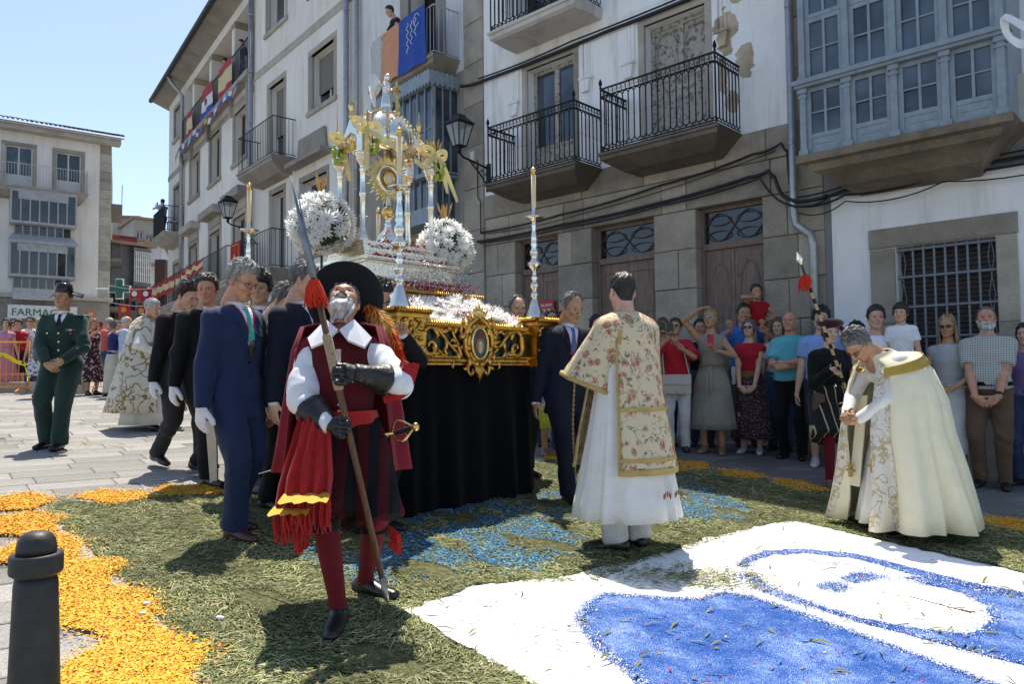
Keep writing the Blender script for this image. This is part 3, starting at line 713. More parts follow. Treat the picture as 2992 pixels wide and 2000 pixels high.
for i in range(9):
 u=GW[0]+.06+i*(GW[1]-GW[0]-.12)/8
 if i in(0,8):
  zz=np.linspace(GW[2],GW[3],9)
  for sg in(-1,1):MB().tube([(u+sg*.03*(k%2),.06,z)for k,z in enumerate(zz)],.005,4).build('lozenge_bar',GI,gri)
 else:inst('bar',bar,gri,(u,.06,GW[2]))
hb=MB().box(GW[0],GW[1],-.013,.013,-.012,.012).mesh('cross_bar',GI)
for z in(GW[2]+.04,1.42,1.78,2.14,2.5,GW[3]-.04):inst('cross_bar',hb,gri,(0,.045,z))
gal=bpy.data.objects.new('glazed_gallery',None);link(gal,E_)
g0,g1,go=1.06,3.15,-.8
mb=MB();prof=[(0,3.55),(go+.35,3.62),(go+.2,3.72),(go+.05,3.78),(go+.02,3.86),(go-.06,3.88),(go-.06,3.97),(0,3.97)]
n=len(prof);ins=[.4,.3,.2,.08,.04,-.06,-.06,-.06]
mb.add([(g0+i,y,z)for(y,z),i in zip(prof,ins)]+[(g1-i,y,z)for(y,z),i in zip(prof,ins)],[tuple(range(n)),tuple(range(n,2*n))[::-1]]+[(i,i+n,(i+1)%n+n,(i+1)%n)for i in range(n)])
mb.build('gallery_slab',granite('stained_slab',(.23,.19,.14),.4),gal)
pils=[1.09,1.6,2.105,2.61,3.115]
for u in pils:
 mb=MB();mb.box(u-.035,u+.035,go-.035,go+.05,3.99,4.74);mb.box(u-.055,u+.055,go-.05,go+.05,3.972,4.03);mb.box(u-.05,u+.05,go-.045,go+.05,4.66,4.69);mb.box(u-.055,u+.055,go-.055,go+.05,4.72,4.775);mb.build('pilaster',BPAINT,gal)
 mb=MB();mb.box(u-.035,u+.035,go-.03,go+.05,4.9,7.4);mb.box(u-.05,u+.05,go-.045,go+.05,4.87,4.93);mb.build('pilaster',BPAINT,gal)
mb=MB();mb.box(g0-.05,g1+.05,go-.08,go+.05,4.778,4.815);mb.box(g0-.07,g1+.07,go-.11,go+.05,4.815,4.867);mb.build('gallery_cornice',BPAINT,gal)
for a,b in zip(pils[:-1],pils[1:]):
 window(gal,a+.037,b-.037,3.975,4.775,go,2,2,.05,.014,BPAINT,GLZ,'gallery_window',.14)
 window(gal,a+.037,b-.037,4.87,5.62,go+.005,2,2,.05,.014,BPAINT,GLZ,'gallery_window')
 window(gal,a+.037,b-.037,5.625,7.35,go+.005,2,4,.05,.014,BPAINT,GLZ,'gallery_window')
MB().box(g1-.02,g1+.02,go+.052,0,3.98,7.4).build('gallery_side',BPAINT,gal);MB().box(g0-.02,g0+.02,go+.052,0,3.98,7.4).build('gallery_side',BPAINT,gal)
MB().box(g0-.1,g1+.1,go-.1,0,7.402,7.55).build('gallery_top',BPAINT,gal)
for i in range(4):
 u=1.3+i*.5;MB().box(u-.02,u+.46,-.3,-.28,4.0,4.62-.1*(i%2)).build('curtain',mat('curtain_cloth',(.5,.47,.42),.9),gal)
# ------- D: narrow grey house with small gallery, and B/A: long cream building
DA=math.atan2(-.771624,.636078)
a_=math.atan((PCX+315)/PF);DA=math.atan2(-math.cos(a_),math.sin(a_));DO=(-.474,13.78)
D=frame('narrow_house','narrow grey stone house with small blue-grey glazed gallery','house',DA,DO)
DW=(-2.62,-1.57,7.6,9.7)
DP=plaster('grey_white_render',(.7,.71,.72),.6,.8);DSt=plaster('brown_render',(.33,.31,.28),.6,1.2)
wall_mesh(-5.05,-.62,7.3,12.0,[DW],.4).build('wall',DP,D)
wall_mesh(-5.05,-.62,0,7.3,[(-2.7,-1.2,4.6,6.9),(-3.9,-2.9,.8,3.6),(-2.2,-1.2,.8,3.6)],.3).build('lower_wall',DSt,D)
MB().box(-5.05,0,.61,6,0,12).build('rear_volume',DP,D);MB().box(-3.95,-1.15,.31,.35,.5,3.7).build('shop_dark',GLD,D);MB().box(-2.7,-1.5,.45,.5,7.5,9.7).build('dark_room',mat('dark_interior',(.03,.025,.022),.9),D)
MB().prism([(-5.2,12),(.2,12),(.2,12.2),(-5.2,12.2)],-.5,6).build('roof',MATS['eave_wood'],D)
zs=[0,.9,1.7,2.5,3.3,4.1,4.9,5.7,6.5,7.3,8.1,8.9,9.7,10.5,11.3,12]
for i,(a,b)in enumerate(zip(zs[:-1],zs[1:])):stone(-.62+(.0 if i%2 else.0),-.002,a,b,-.03,D,granite('pier_stone',(.38,.345,.295),.6),.35)
for a,b in((-2.95,-2.62),(-1.57,-1.24)):MB().bevbox(a,b,-.03,.05,7.55,9.9).build('jamb_stone',DSt,D)
MB().bevbox(-3.1,-1.0,-.12,.02,4.18,4.4).build('cornice',ST,D)
balcony(D,-3.23,-.78,7.52,.6,.96,mat('white_iron',(.42,.45,.5),.5,.3),'plain',.12,ST,.2,label='balcony hung with cloths')
gl2=bpy.data.objects.new('glazed_gallery',None);link(gl2,D)
for(u0,u1,z0,z1,out,ny)in((-2.96,-.84,5.28,6.95,.6,2),(-2.86,-.95,4.42,5.26,.5,1)):
 for i in range(8):
  w_=(u1-u0)/8;window(gl2,u0+i*w_,u0+(i+1)*w_,z0+(0 if ny==2 else.22),z1,-out,1,ny,.016,.012,BPAINT,GLZ,'gallery_window')
 MB().box(u0,u1,-out,-out+.04,z0-.03,z0+(0 if ny==2 else.22)).build('gallery_panel',BPAINT,gl2)
 for i in range(3):
  w_=(out-.02)/3
  fr=MB();y0=-out+.062+i*w_*.93;y1=y0+w_*.93;fr.box(u1-.03,u1,y0,y0+.02,z0,z1);fr.box(u1-.03,u1,y1-.012,y1,z0,z1);fr.box(u1-.029,u1-.001,y0+.02,y1-.012,z0,z0+.04);fr.box(u1-.029,u1-.001,y0+.02,y1-.012,z1-.04,z1)
  fo=fr.build('gallery_window',BPAINT,gl2);MB().box(u1-.02,u1-.01,y0+.02,y1-.012,z0+.04,z1-.04).build('pane',GLZ,fo)
 MB().box(u0-.03,u1+.03,-out-.03,0,z1+.001,z1+.05).build('gallery_top',BPAINT,gl2);MB().box(u0-.03,u1+.03,-out-.03,0,z0-.08,z0-.032).build('gallery_floor',BPAINT,gl2)
for i in range(20):
 u=-3.02+i*.112
 MB().prism([(u,7.16),(u+.04,7.2),(u+.07,7.2),(u+.108,7.16),(u+.108,6.96),(u+.054,6.9),(u,6.96)],-.7,-.68).build('valance_tooth',BPAINT,gl2)
for i in range(6):
 y=-.68+i*.112;MB().add([(-.79,y,7.16),(-.79,y+.054,7.2),(-.79,y+.108,7.16),(-.79,y+.108,6.96),(-.79,y+.054,6.9),(-.79,y,6.96),(-.77,y,7.16),(-.77,y+.054,7.2),(-.77,y+.108,7.16),(-.77,y+.108,6.96),(-.77,y+.054,6.9),(-.77,y,6.96)],[(0,1,2,3,4,5),(11,10,9,8,7,6)]+[(i_,i_+6,(i_+1)%6+6,(i_+1)%6)for i_ in range(6)]).build('valance_tooth',BPAINT,gl2)
B=frame('apartment_house','long cream apartment house, wing with shuttered windows and plain iron balconies','building',DA,DO)
CR=plaster('cream_render',(.78,.75,.70),.75,.5)
BW={'t':(-10.43,-9.12,11.57,13.1),'t2':(-7.45,-6.1,11.57,13.1),'m':(-7.44,-6.1,8.39,9.88),'d':(-10.3,-9.2,7.42,9.88),'p':(-8.0,-6.5,4.6,6.6),'l':(-10.1,-9.2,4.4,6.68),'g1':(-10.6,-9.0,1.0,3.6),'g2':(-8.0,-6.4,1.0,3.6)}
wall_mesh(-11.48,-5.06,0,14.6,list(BW.values()),.32,-.04).build('wall',CR,B)
MB().box(-11.48,-5.06,.61,7,0,14.6).build('rear_volume',CR,B)
MB().prism([(-11.48,14.6),(-4.8,14.6),(-4.8,14.8),(-11.48,14.8)],-.6,7).build('roof',MATS['eave_wood'],B)
MB().bevbox(-11.47,-5.07,-.065,.02,10.45,10.68).build('string_course',STL,B)
GS=mat('brown_blind',(.20,.185,.165),.7)
for k in('t','t2','m','d','l','p'):
 a,b,c,d=BW[k];surround(B,a,b,c,d,.16,STL,.055,k not in 'dl')
 window(B,a,b,c,d,.2,2,1,.06,.03,WHITEF,GLZ if k in('t','t2')else GLD)
 if k=='m':blind(B,a+.06,b-.06,c+.45,d-.06,.17,GS)
 if k=='d':blind(B,a+.06,b-.06,c+1.0,d-.06,.17,GS)
for k in('g1','g2'):MB().box(BW[k][0],BW[k][1],.25,.3,BW[k][2],BW[k][3]).build('shop_window',GLD,B)
mb=MB();mb.prism([(-8.37,7.0),(-6.17,7.0),(-6.17,7.12),(-8.37,7.12)],-.38,.02);mb.prism([(-8.2,7.12),(-6.34,7.12),(-6.42,7.3),(-6.5,7.75),(-8.04,7.75),(-8.12,7.3)],-.12,.02);mb.build('pediment',STL,B)
balcony(B,-10.99,-8.39,7.38,.7,1.05,DKIRON,'plain',.12,STL,.2,label='middle plain balcony over the wall lamp')
balcony(B,-11.0,-8.45,4.34,.7,1.05,DKIRON,'plain',.12,STL,.2,label='low plain balcony behind the flower globe')
aa=math.atan((PCX+60)/PF);AA=math.atan2(-math.cos(aa),math.sin(aa));AO=(-7.77,22.643)
A=frame('loggia_building','cream building with open top-floor loggia hung with flags','building',AA,AO)
AW={'tl':(-11.75,-10.3,11.75,13.05),'m1':(-8.66,-7.2,8.5,10.15),'m2':(-5.5,-4.12,8.45,10.18),'m3':(-2.3,-.95,8.45,10.1),'ml':(-11.7,-10.4,7.3,9.6),'l1':(-8.7,-7.3,4.45,6.62),'l2':(-5.45,-4.0,4.45,6.62),'l3':(-2.35,-.95,4.45,6.62),'ll':(-11.7,-10.4,4.45,6.3)}
LOG=(-9.6,-.06,10.85,13.3)
wall_mesh(-12.95,-.0,0,13.9,list(AW.values())+[LOG],.34).build('wall',CR,A)
MB().box(-12.95,0,1.9,9,0,13.9).build('rear_volume',CR,A);MB().box(-12.95,0,.4,1.9,0,10.8).build('floor_volume',CR,A)
MB().box(-9.6,0,1.85,1.89,10.85,13.4).build('loggia_back_wall',mat('ochre_wall',(.50,.27,.09),.9,var=.15),A)
MB().box(-9.6,0,.341,1.89,13.3,13.9).build('loggia_ceiling',CR,A)
MB().bevbox(-12.96,0,-.03,.02,10.2,10.42).build('string_course',STL,A)
MB().bevbox(-9.6,0,-.28,.02,10.66,10.84).build('loggia_edge',STL,A)
for u in(-8.45,-5.75,-2.7):
 MB().box(u,u+.32,.0,.55,10.85,13.1).build('loggia_pillar',CR,A);MB().bevbox(u-.06,u+.38,-.02,.6,13.1,13.3).build('pillar_capital',STL,A)
for u in(-8.3,-5.6,-2.5,-.6):MB().prism([(u-.1,10.1),(u+.1,10.1),(u+.1,10.66),(u-.1,10.66)],-.12,.0).build('bracket',STL,A)
mb=MB();mb.add([(-13.5,-.65,13.9),(0,-.65,13.9),(0,.1,13.6),(-13.5,.1,13.6),(-13.5,-.65,14.02),(0,-.65,14.02),(0,4,15.3),(-13.5,4,15.3)],[(0,1,2,3),(4,7,6,5),(0,4,5,1),(0,3,7,4),(1,5,6,2)]);mb.build('eave',STL,A)
MB().tube([(-13.5,-.68,13.92),(0,-.68,13.92)],.1,8).build('gutter',DKIRON,A)
for k in AW:
 a,b,c,d=AW[k];surround(A,a,b,c,d,.17,STL,.03,not k.startswith('l'))
 window(A,a,b,c,d,.24,2,1,.07,.03,BROWNF if k[0]!='t' else BPAINT,GLZ if k=='tl' else GLD)
for k in('l1','l2','l3'):
 a,b,c,d=AW[k];MB().prism([(a-.35,7.12),(b+.35,7.12),(b+.35,7.38),(a-.35,7.38)],-.35,.02).build('pediment',STL,A);MB().bevbox(a-.1,b+.1,-.05,.02,6.8,7.118).build('frieze_stone',STL,A)
lr=bpy.data.objects.new('loggia_railing',None);link(lr,A);mb=MB()
for z in(10.95,11.95):mb.tube([(-9.58,-.15,z),(-.02,-.15,z)],.02,4)
mb.build('rail',DKIRON,lr);bm2=MB().tube([(0,0,0),(0,0,1.0)],.011,4).mesh('bar',DKIRON)
rail_bars(lr,[(-9.58,-.15,0),(-.02,-.15,0)],10.95,0,bm2,.125)
balcony(A,-12.2,-9.75,7.42,.75,1.05,DKIRON,'plain',.12,STL,.2,label='end balcony with a spectator and a white chair')
balcony(A,-12.6,-.3,4.35,.75,1.05,DKIRON,'plain',.13,STL,.2,label='long balcony draped with the striped flag cloth')
mb=MB();mb.box(-12.15,-9.8,-.725,-.72,7.45,8.45);mb.build('balcony_screen',mat('dark_screen',(.02,.022,.025),.8),A)
ch=thing('plastic_chair','white plastic chair on the end balcony beside the pipe','chair',A.location,AA)
mb=MB();c0=(-10.1,-.35,7.43)
mb.box(c0[0]-.22,c0[0]+.22,c0[1]-.2,c0[1]+.2,c0[2]+.42,c0[2]+.45);mb.build('seat',WHITEF,ch)
MB().box(c0[0]-.22,c0[0]+.22,c0[1]+.18,c0[1]+.21,c0[2]+.5,c0[2]+.88).build('backrest',WHITEF,ch)
for sx in(-.2,.2):
 for sy in(-.18,.18):MB().tube([(c0[0]+sx,c0[1]+sy,c0[2]),(c0[0]+sx,c0[1]+sy,c0[2]+.42)],.018,5).build('leg',WHITEF,ch)
# ------- drainpipes and cables
pipe('grey drainpipe between the loggia wing and the shuttered wing',A,[(-.02,-.14,1),(-.02,-.14,13.4)],.08,GALV)
pipe('grey drainpipe at the left end of the loggia wing',A,[(-9.75,-.12,1),(-9.75,-.12,13.1),(-9.75,-.5,13.5),(-9.9,-.62,13.85)],.08,GALV)
pipe('grey drainpipe where the cream wing meets the narrow house',B,[(-5.2,-.16,.8),(-5.2,-.16,14.5)],.07,GALV)
pipe('second thinner drainpipe beside the narrow house',D,[(-4.78,-.1,4.9),(-4.78,-.1,11.9)],.055,GALV)
pipe('bent grey drainpipe between the townhouse and the gallery house',C,[(.88,-.09,.6),(.88,-.09,3.02),(.86,-.1,3.14),(.68,-.12,3.3),(.66,-.12,3.45),(.66,-.11,10.8)],.052,GALV)
CB=mat('black_cable',(.012,.012,.013),.5)
def cable(label,par,pts,r,sag=.0):
 P=[]
 for(a,b)in zip(pts[:-1],pts[1:]):
  for k in range(8):
   t=k/8;P.append((a[0]+(b[0]-a[0])*t,a[1]+(b[1]-a[1])*t,a[2]+(b[2]-a[2])*t-sag*4*t*(1-t)))
 P.append(pts[-1])
 o=MB().tube(P,r,6).build('cable',CB,None,True);o.location=par.location;o.rotation_euler=par.rotation_euler
 return tag(o,label,'cable','black cables on the facades')
cable('thick black cable bundle under the upper balcony, across the white house',C,[(-5.7,-.08,6.9),(-5.16,-.06,6.85),(-2.3,-.06,6.86),(.5,-.06,6.9)],.03,.02)
cable('thin black cable riding on the bundle under the upper balcony',C,[(-5.2,-.1,6.9),(-3,-.1,6.91),(.5,-.1,6.96)],.014,.03)
cable('upper black cable over the three doors, bending at the drainpipe',C,[(-5.2,-.08,4.02),(-3.3,-.06,4.06),(-1.4,-.06,4.2),(.1,-.07,4.36),(.5,-.09,4.42),(.58,-.1,4.3),(.6,-.1,3.85)],.016,.03)
cable('thin black cable just under the upper cable over the doors',C,[(-5.2,-.06,4.0),(-3.0,-.05,4.0),(.4,-.06,4.34)],.007,.05)
cable('thick middle cable bundle over the three doors',C,[(-5.3,-.07,3.86),(-3.3,-.08,3.88),(-1.5,-.07,3.93),(.05,-.08,4.05),(.32,-.1,4.08),(.4,-.1,3.98),(.5,-.12,3.72),(.75,-.2,3.58),(1.1,-.14,3.6)],.024,.02)
cable('lower black cable sagging over the three doors',C,[(-5.2,-.1,3.82),(-3.2,-.09,3.82),(-1.4,-.09,3.88),(.2,-.1,4.0),(.45,-.13,3.66),(.8,-.22,3.5),(1.1,-.16,3.56)],.014,.03)
for k,(z,r,s,lab)in enumerate(((3.66,.022,.03,'thick black cable bundle under the blue gallery'),(3.6,.014,.05,'middle black cable under the blue gallery'),(3.72,.011,.02,'upper thin cable under the blue gallery'),(3.52,.008,.09,'lowest sagging cable above the barred window'))):
 cable(lab,E_,[(.72,-.16,z-.08),(1.3,-.1,z-.02),(2.4,-.12,z+.02),(4.0,-.1,z+.06),(6,-.1,z+.1)],r,s)
cable('loose thin cable hanging down the stone pier beside the wall lamp',C,[(-5.3,-.05,5.4),(-5.3,-.05,4.7),(-5.22,-.06,4.6),(-5.22,-.06,4.0)],.01)
o=MB().bevbox(-.35,-.22,-.09,-.031,5.35,5.6).build('meter_box',WHITEF);o.location=D.location;o.rotation_euler=D.rotation_euler;tag(o,'small white meter box on the stone pier beside the wall lamp','meter box')
# ------- G: pharmacy house at the left
GA=R(36.345);GO=(-19.326,36.0)
G=frame('pharmacy_house','white corner house with grey glazed galleries and tiled roof above the pharmacy','building',GA,GO)
GP=plaster('white_house_render',(.76,.74,.70),.75,.4)
gw=[(-4.25,-3.2,10.2,12.1),(-2.28,-1.26,10.2,12.1),(-6.2,-5.2,10.2,12.1)]
wall_mesh(-12,-.47,5.33,12.75,gw,.25).build('wall',GP,G)
MB().box(-12,-.01,.31,9,0,12.75).build('rear_volume',GP,G)
for i in range(17):
 z=5.34+i*.436;MB().bevbox(-.468,.02,-.03,.3,z,z+.43,.015).build('quoin_stone',STL,G)
for i in range(17):
 z=5.34+i*.436;o=MB().bevbox(0,.5,-.02,.3,z,z+.43,.015).build('quoin_stone',STL,G);o.location=(.0,.3,0);o.rotation_euler=(0,0,R(90))
mb=MB()
for i in range(9):mb.bevbox(-12+i*1.33,-12+(i+1)*1.33-.01 if i<8 else.02,-.03,.3,2.0,5.15)
mb.build('ground_floor_stone',STL,G);MB().bevbox(-12.1,.15,-.22,.3,5.152,5.33).build('cornice',STL,G)
MB().box(-1.6,-.5,-.05,-.035,2.2,4.3).build('shop_door',GLD,G)
MB().prism([(-12.2,12.72),(.35,12.72),(.35,12.98),(-12.2,12.98)],-.55,.0).build('eave',STL,G)
RT_=mat('roof_tile',(.34,.235,.165),.85,var=.3,vscale=4,col2=(.22,.175,.14))
rf=MB().add([(-12.3,-.72,13.0),(.45,-.72,13.0),(.45,6,15.0),(-12.3,6,15.0),(-12.3,-.72,12.94),(.45,-.72,12.94),(.45,6,14.9),(-12.3,6,14.9)],[(0,1,2,3),(7,6,5,4),(0,4,5,1),(1,5,6,2)]).build('roof',RT_,G)
tm=MB();ns=6
rs=[[(.1*math.cos(math.pi*j/ns)*s_,y,.08*math.sin(math.pi*j/ns)*s_+dz)for j in range(ns+1)]for(y,s_,dz)in((0,1.05,0.02),(.5,.92,.0))]
tm.rings(rs,False,False);tm=tm.mesh('roof_tile',RT_,True)
for r_ in range(3):
 for i in range(28 if r_ else 44):inst('roof_tile',tm,rf,(.35-i*.185+random.uniform(-.01,.01),-.84+r_*.44,13.03+r_*.131+random.uniform(0,.012)),(R(16.5),0,random.uniform(-.03,.03)))
for a,b,c,d in gw:
 surround(G,a,b,c,d,.16,STL,.02,False);window(G,a,b,c,d,.15,2,1,.05,.03,WHITEF,GLZ if a<-4 else GLD,panel=.5)
balcony(G,-6.8,-1.05,10.1,.8,1.02,mat('cream_iron',(.5,.49,.45),.6),'plain',.11,STL,.22,True,label='long top balcony of the pharmacy house')
GRP=mat('grey_gallery_paint',(.40,.41,.43),.6,var=.15)
gg=bpy.data.objects.new('glazed_gallery',None);link(gg,G)
for(z0,z1,zz0,zl)in((8.52,9.88,7.92,1.0),(6.13,7.55,5.05,1.0)):
 n=7;u0,u1=-4.06,-1.48
 MB().box(u0,u1,-.8,-.02,z1,z1+.1).build('gallery_top',GRP,gg);MB().box(u0,u1,-.8,-.02,z0-.08,z0).build('gallery_floor',GRP,gg)
 MB().box(u1-.04,u1,-.8,0,z0,z1).build('gallery_side',GRP,gg);MB().box(u0,u0+.04,-.8,0,z0,z1).build('gallery_side',GRP,gg)
 MB().box(u0+.3,u1-.35,-.79,-.75,z1-.35,z1).build('gallery_panel',GRP,gg)
 for i in range(n):
  w_=(u1-u0-.08)/n;window(gg,u0+.04+i*w_,u0+.04+(i+1)*w_,z0,z1-.001,-.8,1,2 if False else 1,.025,.02,GRP,GLD,'gallery_window')
 for i in range(7):
  w_=2.2/7;window(gg,-3.87+i*w_,-3.87+(i+1)*w_,zz0+(.5 if zz0<6 else 0),z0-.085,-.42,1,1,.025,.02,GRP,GLD,'gallery_window')
 if zz0<6:MB().box(-3.87,-1.67,-.43,-.39,zz0,zz0+.5).build('gallery_panel',mat('grey_panel',(.45,.46,.49),.6),gg)
 MB().box(-3.88,-3.86,-.42,0,zz0,z0-.085).build('gallery_side',GRP,gg);MB().box(-1.68,-1.66,-.42,0,zz0,z0-.085).build('gallery_side',GRP,gg)
mb=MB().add([(-4.12,-.86,7.56),(-1.42,-.86,7.56),(-1.6,-.4,7.92),(-3.95,-.4,7.92),(-4.12,-.86,7.66),(-1.42,-.86,7.66),(-1.6,-.4,8.0),(-3.95,-.4,8.0)],[(0,3,2,1),(4,5,6,7),(0,1,5,4),(1,2,6,5),(2,3,7,6),(3,0,4,7)]);mb.build('gallery_canopy',GRP,gg)
sd=bpy.data.objects.new('street_flank',None);link(sd,G);sd.location=(.02,0,0);sd.rotation_euler=(0,0,R(81.3))
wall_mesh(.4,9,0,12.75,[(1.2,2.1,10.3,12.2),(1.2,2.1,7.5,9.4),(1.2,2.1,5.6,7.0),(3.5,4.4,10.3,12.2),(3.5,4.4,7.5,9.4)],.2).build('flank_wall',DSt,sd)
for(a,b,c,d)in[(1.2,2.1,10.3,12.2),(1.2,2.1,7.5,9.4),(1.2,2.1,5.6,7.0),(3.5,4.4,10.3,12.2),(3.5,4.4,7.5,9.4)]:
 MB().box(a,b,.15,.19,c,d).build('flank_pane',GLD,sd)
for z in(10.1,7.4,5.0):
 mb=MB();mb.box(.8,5,-.5,0,z-.15,z);mb.tube([(.8,-.48,z+.95),(5,-.48,z+.95)],.025,4)
 for k in range(22):mb.tube([(.8+k*.2,-.48,z),(.8+k*.2,-.48,z+.95)],.012,4)
 mb.build('flank_balcony',mat('weathered_grey',(.22,.21,.2),.8),sd)
def text_mesh(name,s,size,m,par,loc,rot,ext=.006,align='LEFT',font_scale=(1,1,1)):
 cu=bpy.data.curves.new(name,'FONT');cu.body=s;cu.size=size;cu.extrude=ext;cu.align_x=align;cu.resolution_u=2;cu.fill_mode='BOTH'
 t=bpy.data.objects.new(name,cu);COL.objects.link(t)
 me=bpy.data.meshes.new_from_object(t.evaluated_get(bpy.context.evaluated_depsgraph_get()));bpy.data.objects.remove(t)
 me.materials.clear();me.materials.append(m)
 return inst(name,me,par,loc,rot,font_scale)
SG=mat('sign_green',(.02,.12,.07),.4);SWH=mat('sign_white',(.75,.76,.76),.4)
sgn=thing('pharmacy_sign','white pharmacy signboard with green capital letters','sign',G.location,GA)
MB().bevbox(-4.05,-1.35,-.32,-.23,4.2,4.82).build('board',SWH,sgn)
text_mesh('lettering','FARMACIA',.46,SG,sgn,(-3.92,-.33,4.34),(R(90),0,0))
def cross(label,par_loc,rot,s):
 o=thing('pharmacy_cross',label,'sign',par_loc,rot)
 pl=[(-.17,-.5),(.17,-.5),(.17,-.17),(.5,-.17),(.5,.17),(.17,.17),(.17,.5),(-.17,.5),(-.17,.17),(-.5,.17),(-.5,-.17),(-.17,-.17)]
 MB().prism([(a*s,b*s)for a,b in pl],-.06,.06).build('frame',SWH,o)
 MB().prism([(a*s*.9,b*s*.9)for a,b in pl],-.068,.068).build('cross_face',SG,o)
 MB().tube([(-.5*s,0,0),(-1.1*s,.0,0)],.03,5).build('arm',SWH,o)
 return o
p=atY(350,845,34.5);cross('green pharmacy cross with white edge hung over the side street',tuple(p),R(8),.95)
p=atY(252,945,33.5);cross('small green pharmacy cross low on the corner behind the crowd',tuple(p),R(36),.75)
o=thing('house_number_plate','small orange street plate on the pharmacy ground floor','sign',G.location,GA)
MB().bevbox(-.95,-.55,-.06,-.031,4.35,4.75).build('plate',mat('terracotta',(.5,.2,.1),.6),o);text_mesh('lettering','18',.2,SWH,o,(-.88,-.063,4.47),(R(90),0,0),.002)
# ------- houses up the side street
def far_house(name,label,px0,px1,py_top,Y,ang,wallm,zbase=1.5,roof=.3,wins=(),gal=None,depth=6,roofm=None):
 a=atY(px0,py_top,Y);u=np.array([math.cos(R(ang)),math.sin(R(ang))])
 d=ray(px1,py_top);t=np.linalg.solve(np.array([[d[0],-u[0]],[d[1],-u[1]]]),np.array([a[0],a[1]]));w_=t[1]
 o=thing(name,label,'house',(a[0],a[1],0),R(ang))
 H_=a[2]
 holes=[(w_*x0,w_*x1,H_-b,H_-t_)for(x0,x1,t_,b)in wins]
 wall_mesh(0,w_,0,H_,holes,.2).build('wall',wallm,o);MB().box(0,w_,.3,depth,0,H_).build('rear_volume',wallm,o)
 MB().add([(-.2,-.4,H_),(w_+.3,-.4,H_),(w_+.3,depth,H_+roof*4),(-.2,depth,H_+roof*4),(-.2,-.4,H_+.15),(w_+.3,-.4,H_+.15),(w_+.3,depth,H_+.15+roof*4),(-.2,depth,H_+.15+roof*4)],[(0,3,2,1),(4,5,6,7),(0,1,5,4),(1,2,6,5),(3,0,4,7)]).build('roof',roofm or RT_,o)
 for h in holes:window(o,*h,.15,2,1,.06,.03,WHITEF,GLD)
 return o,w_,H_
GYW=plaster('grey_far_render',(.36,.34,.31),.7,.3);PNK=plaster('pale_pink_render',(.55,.47,.47),.8,.3);WHF=plaster('white_far_render',(.58,.57,.56),.8,.3)
o,w_,H_=far_house('street_house','grey rendered house with flat gable closing the side street',316,402,636,62,12,GYW,roof=.02)
o,w_,H_=far_house('street_house','grey house with a railed top balcony behind the pink wall',392,470,640,58,38,GYW,roof=.02,wins=[(.1,.35,.9,2.3),(.45,.7,1.1,2.4)])
balcony(o,.1,w_*.95,H_-2.5,.5,.9,DKIRON,'plain',.2,GYW,.2)
o,w_,H_=far_house('street_house','white rendered house behind the dark gallery, street end',400,474,712,56,20,WHF,roof=.02)
o,w_,H_=far_house('street_house','pink rendered low house with a red balcony screen',352,418,700,49,42,PNK,roof=.05)
MB().box(-.8,.9,-.4,.1,H_-1.5,H_+.2).build('red_balcony_screen',mat('red_boards',(.22,.03,.03),.7),o)
SLATE=mat('slate_boards',(.13,.135,.145),.7,var=.2,vscale=3)
o,w_,H_=far_house('street_house','dark slate-clad house with glazed gallery in the side street',326,432,712,38.5,54,SLATE,roof=.03,depth=2)
for i in range(8):
 window(o,w_*.52+i*w_*.058,w_*.52+(i+1)*w_*.058,H_-1.9,H_-.3,-.4,1,4,.03,.025,WHITEF,GLZ,'gallery_window')
MB().box(w_*.5,w_,-.38,0,H_-2.1,H_-1.92).build('gallery_floor',SLATE,o);MB().box(w_*.5,w_,-.38,0,H_-.29,H_-.1).build('gallery_top',SLATE,o)
mat('old_timber',(.12,.10,.085),.85)
for i in range(5):MB().box(w_*(.05+i*.18),w_*(.08+i*.18),-.3,0,1,H_-2.6-.1*i).build('timber_post',MATS['old_timber'],o)
MB().box(.2,w_*.9,-.35,-.3,H_-4.2,H_-3.4).build('balcony_boards',MATS['old_timber'],o)
o,w_,H_=far_house('street_house','white narrow house beyond the slate gallery, behind the red pennants',424,474,776,48,40,WHF,roof=.05,wins=[(.15,.35,1.8,3.2),(.5,.8,4.2,6.4)])
st=thing('timber_corner','dark brown timber corner post under the end balcony','post',tuple(atY(472,1000,37)*np.array([1,1,0])),0)
MB().box(-.24,.26,-.3,.3,0,7.3).build('post',mat('dark_timber',(.055,.035,.03),.85,bump=.5,bscale=12),st);MB().bevbox(-.15,.15,-.36,-.31,1,4.6).build('red_drape',mat('red_cloth_far',(.4,.015,.02),.8),st)
# ========= THE FLOAT
FX,FY,FA=-1.13,6.81,math.atan2(.73,.68)
FZ=gz(FX,FY)
def fl(x,y):
 c,s=math.cos(FA),math.sin(FA);return FX+c*x-s*y,FY+s*x+c*y
GOLD=mat('gilded_wood',(.70,.40,.09),.33,1,var=.28,vscale=14,bump=.25,bscale=45)
GOLDB=mat('bright_gilt',(.83,.58,.2),.24,1,var=.15,vscale=20)
SILV=mat('chased_silver',(.88,.81,.68),.25,1,var=.14,vscale=25,bump=.35,bscale=55)
SILP=mat('polished_silver',(.92,.85,.72),.2,1,var=.08,vscale=10,bump=.3,bscale=22)
DGRN=mat('dark_green_lacquer',(.012,.028,.03),.3,var=.1)
WAX=mat('cream_wax',(.82,.66,.40),.45,var=.05,subs=.2)
WFL=petal_mat('white_petals',(.92,.92,.90),.55);LEAF=mat('dark_leaves',(.035,.06,.018),.6,var=.3,vscale=30)
fl_root=thing('processional_float','gilded processional float with silver monstrance canopy and long black skirt','float',(FX,FY,FZ),FA)
def fz(zabs):return zabs-FZ
Z0,Z1,ZP=fz(1.45),fz(1.79),fz(1.86)
HX,HY=.75,1.125
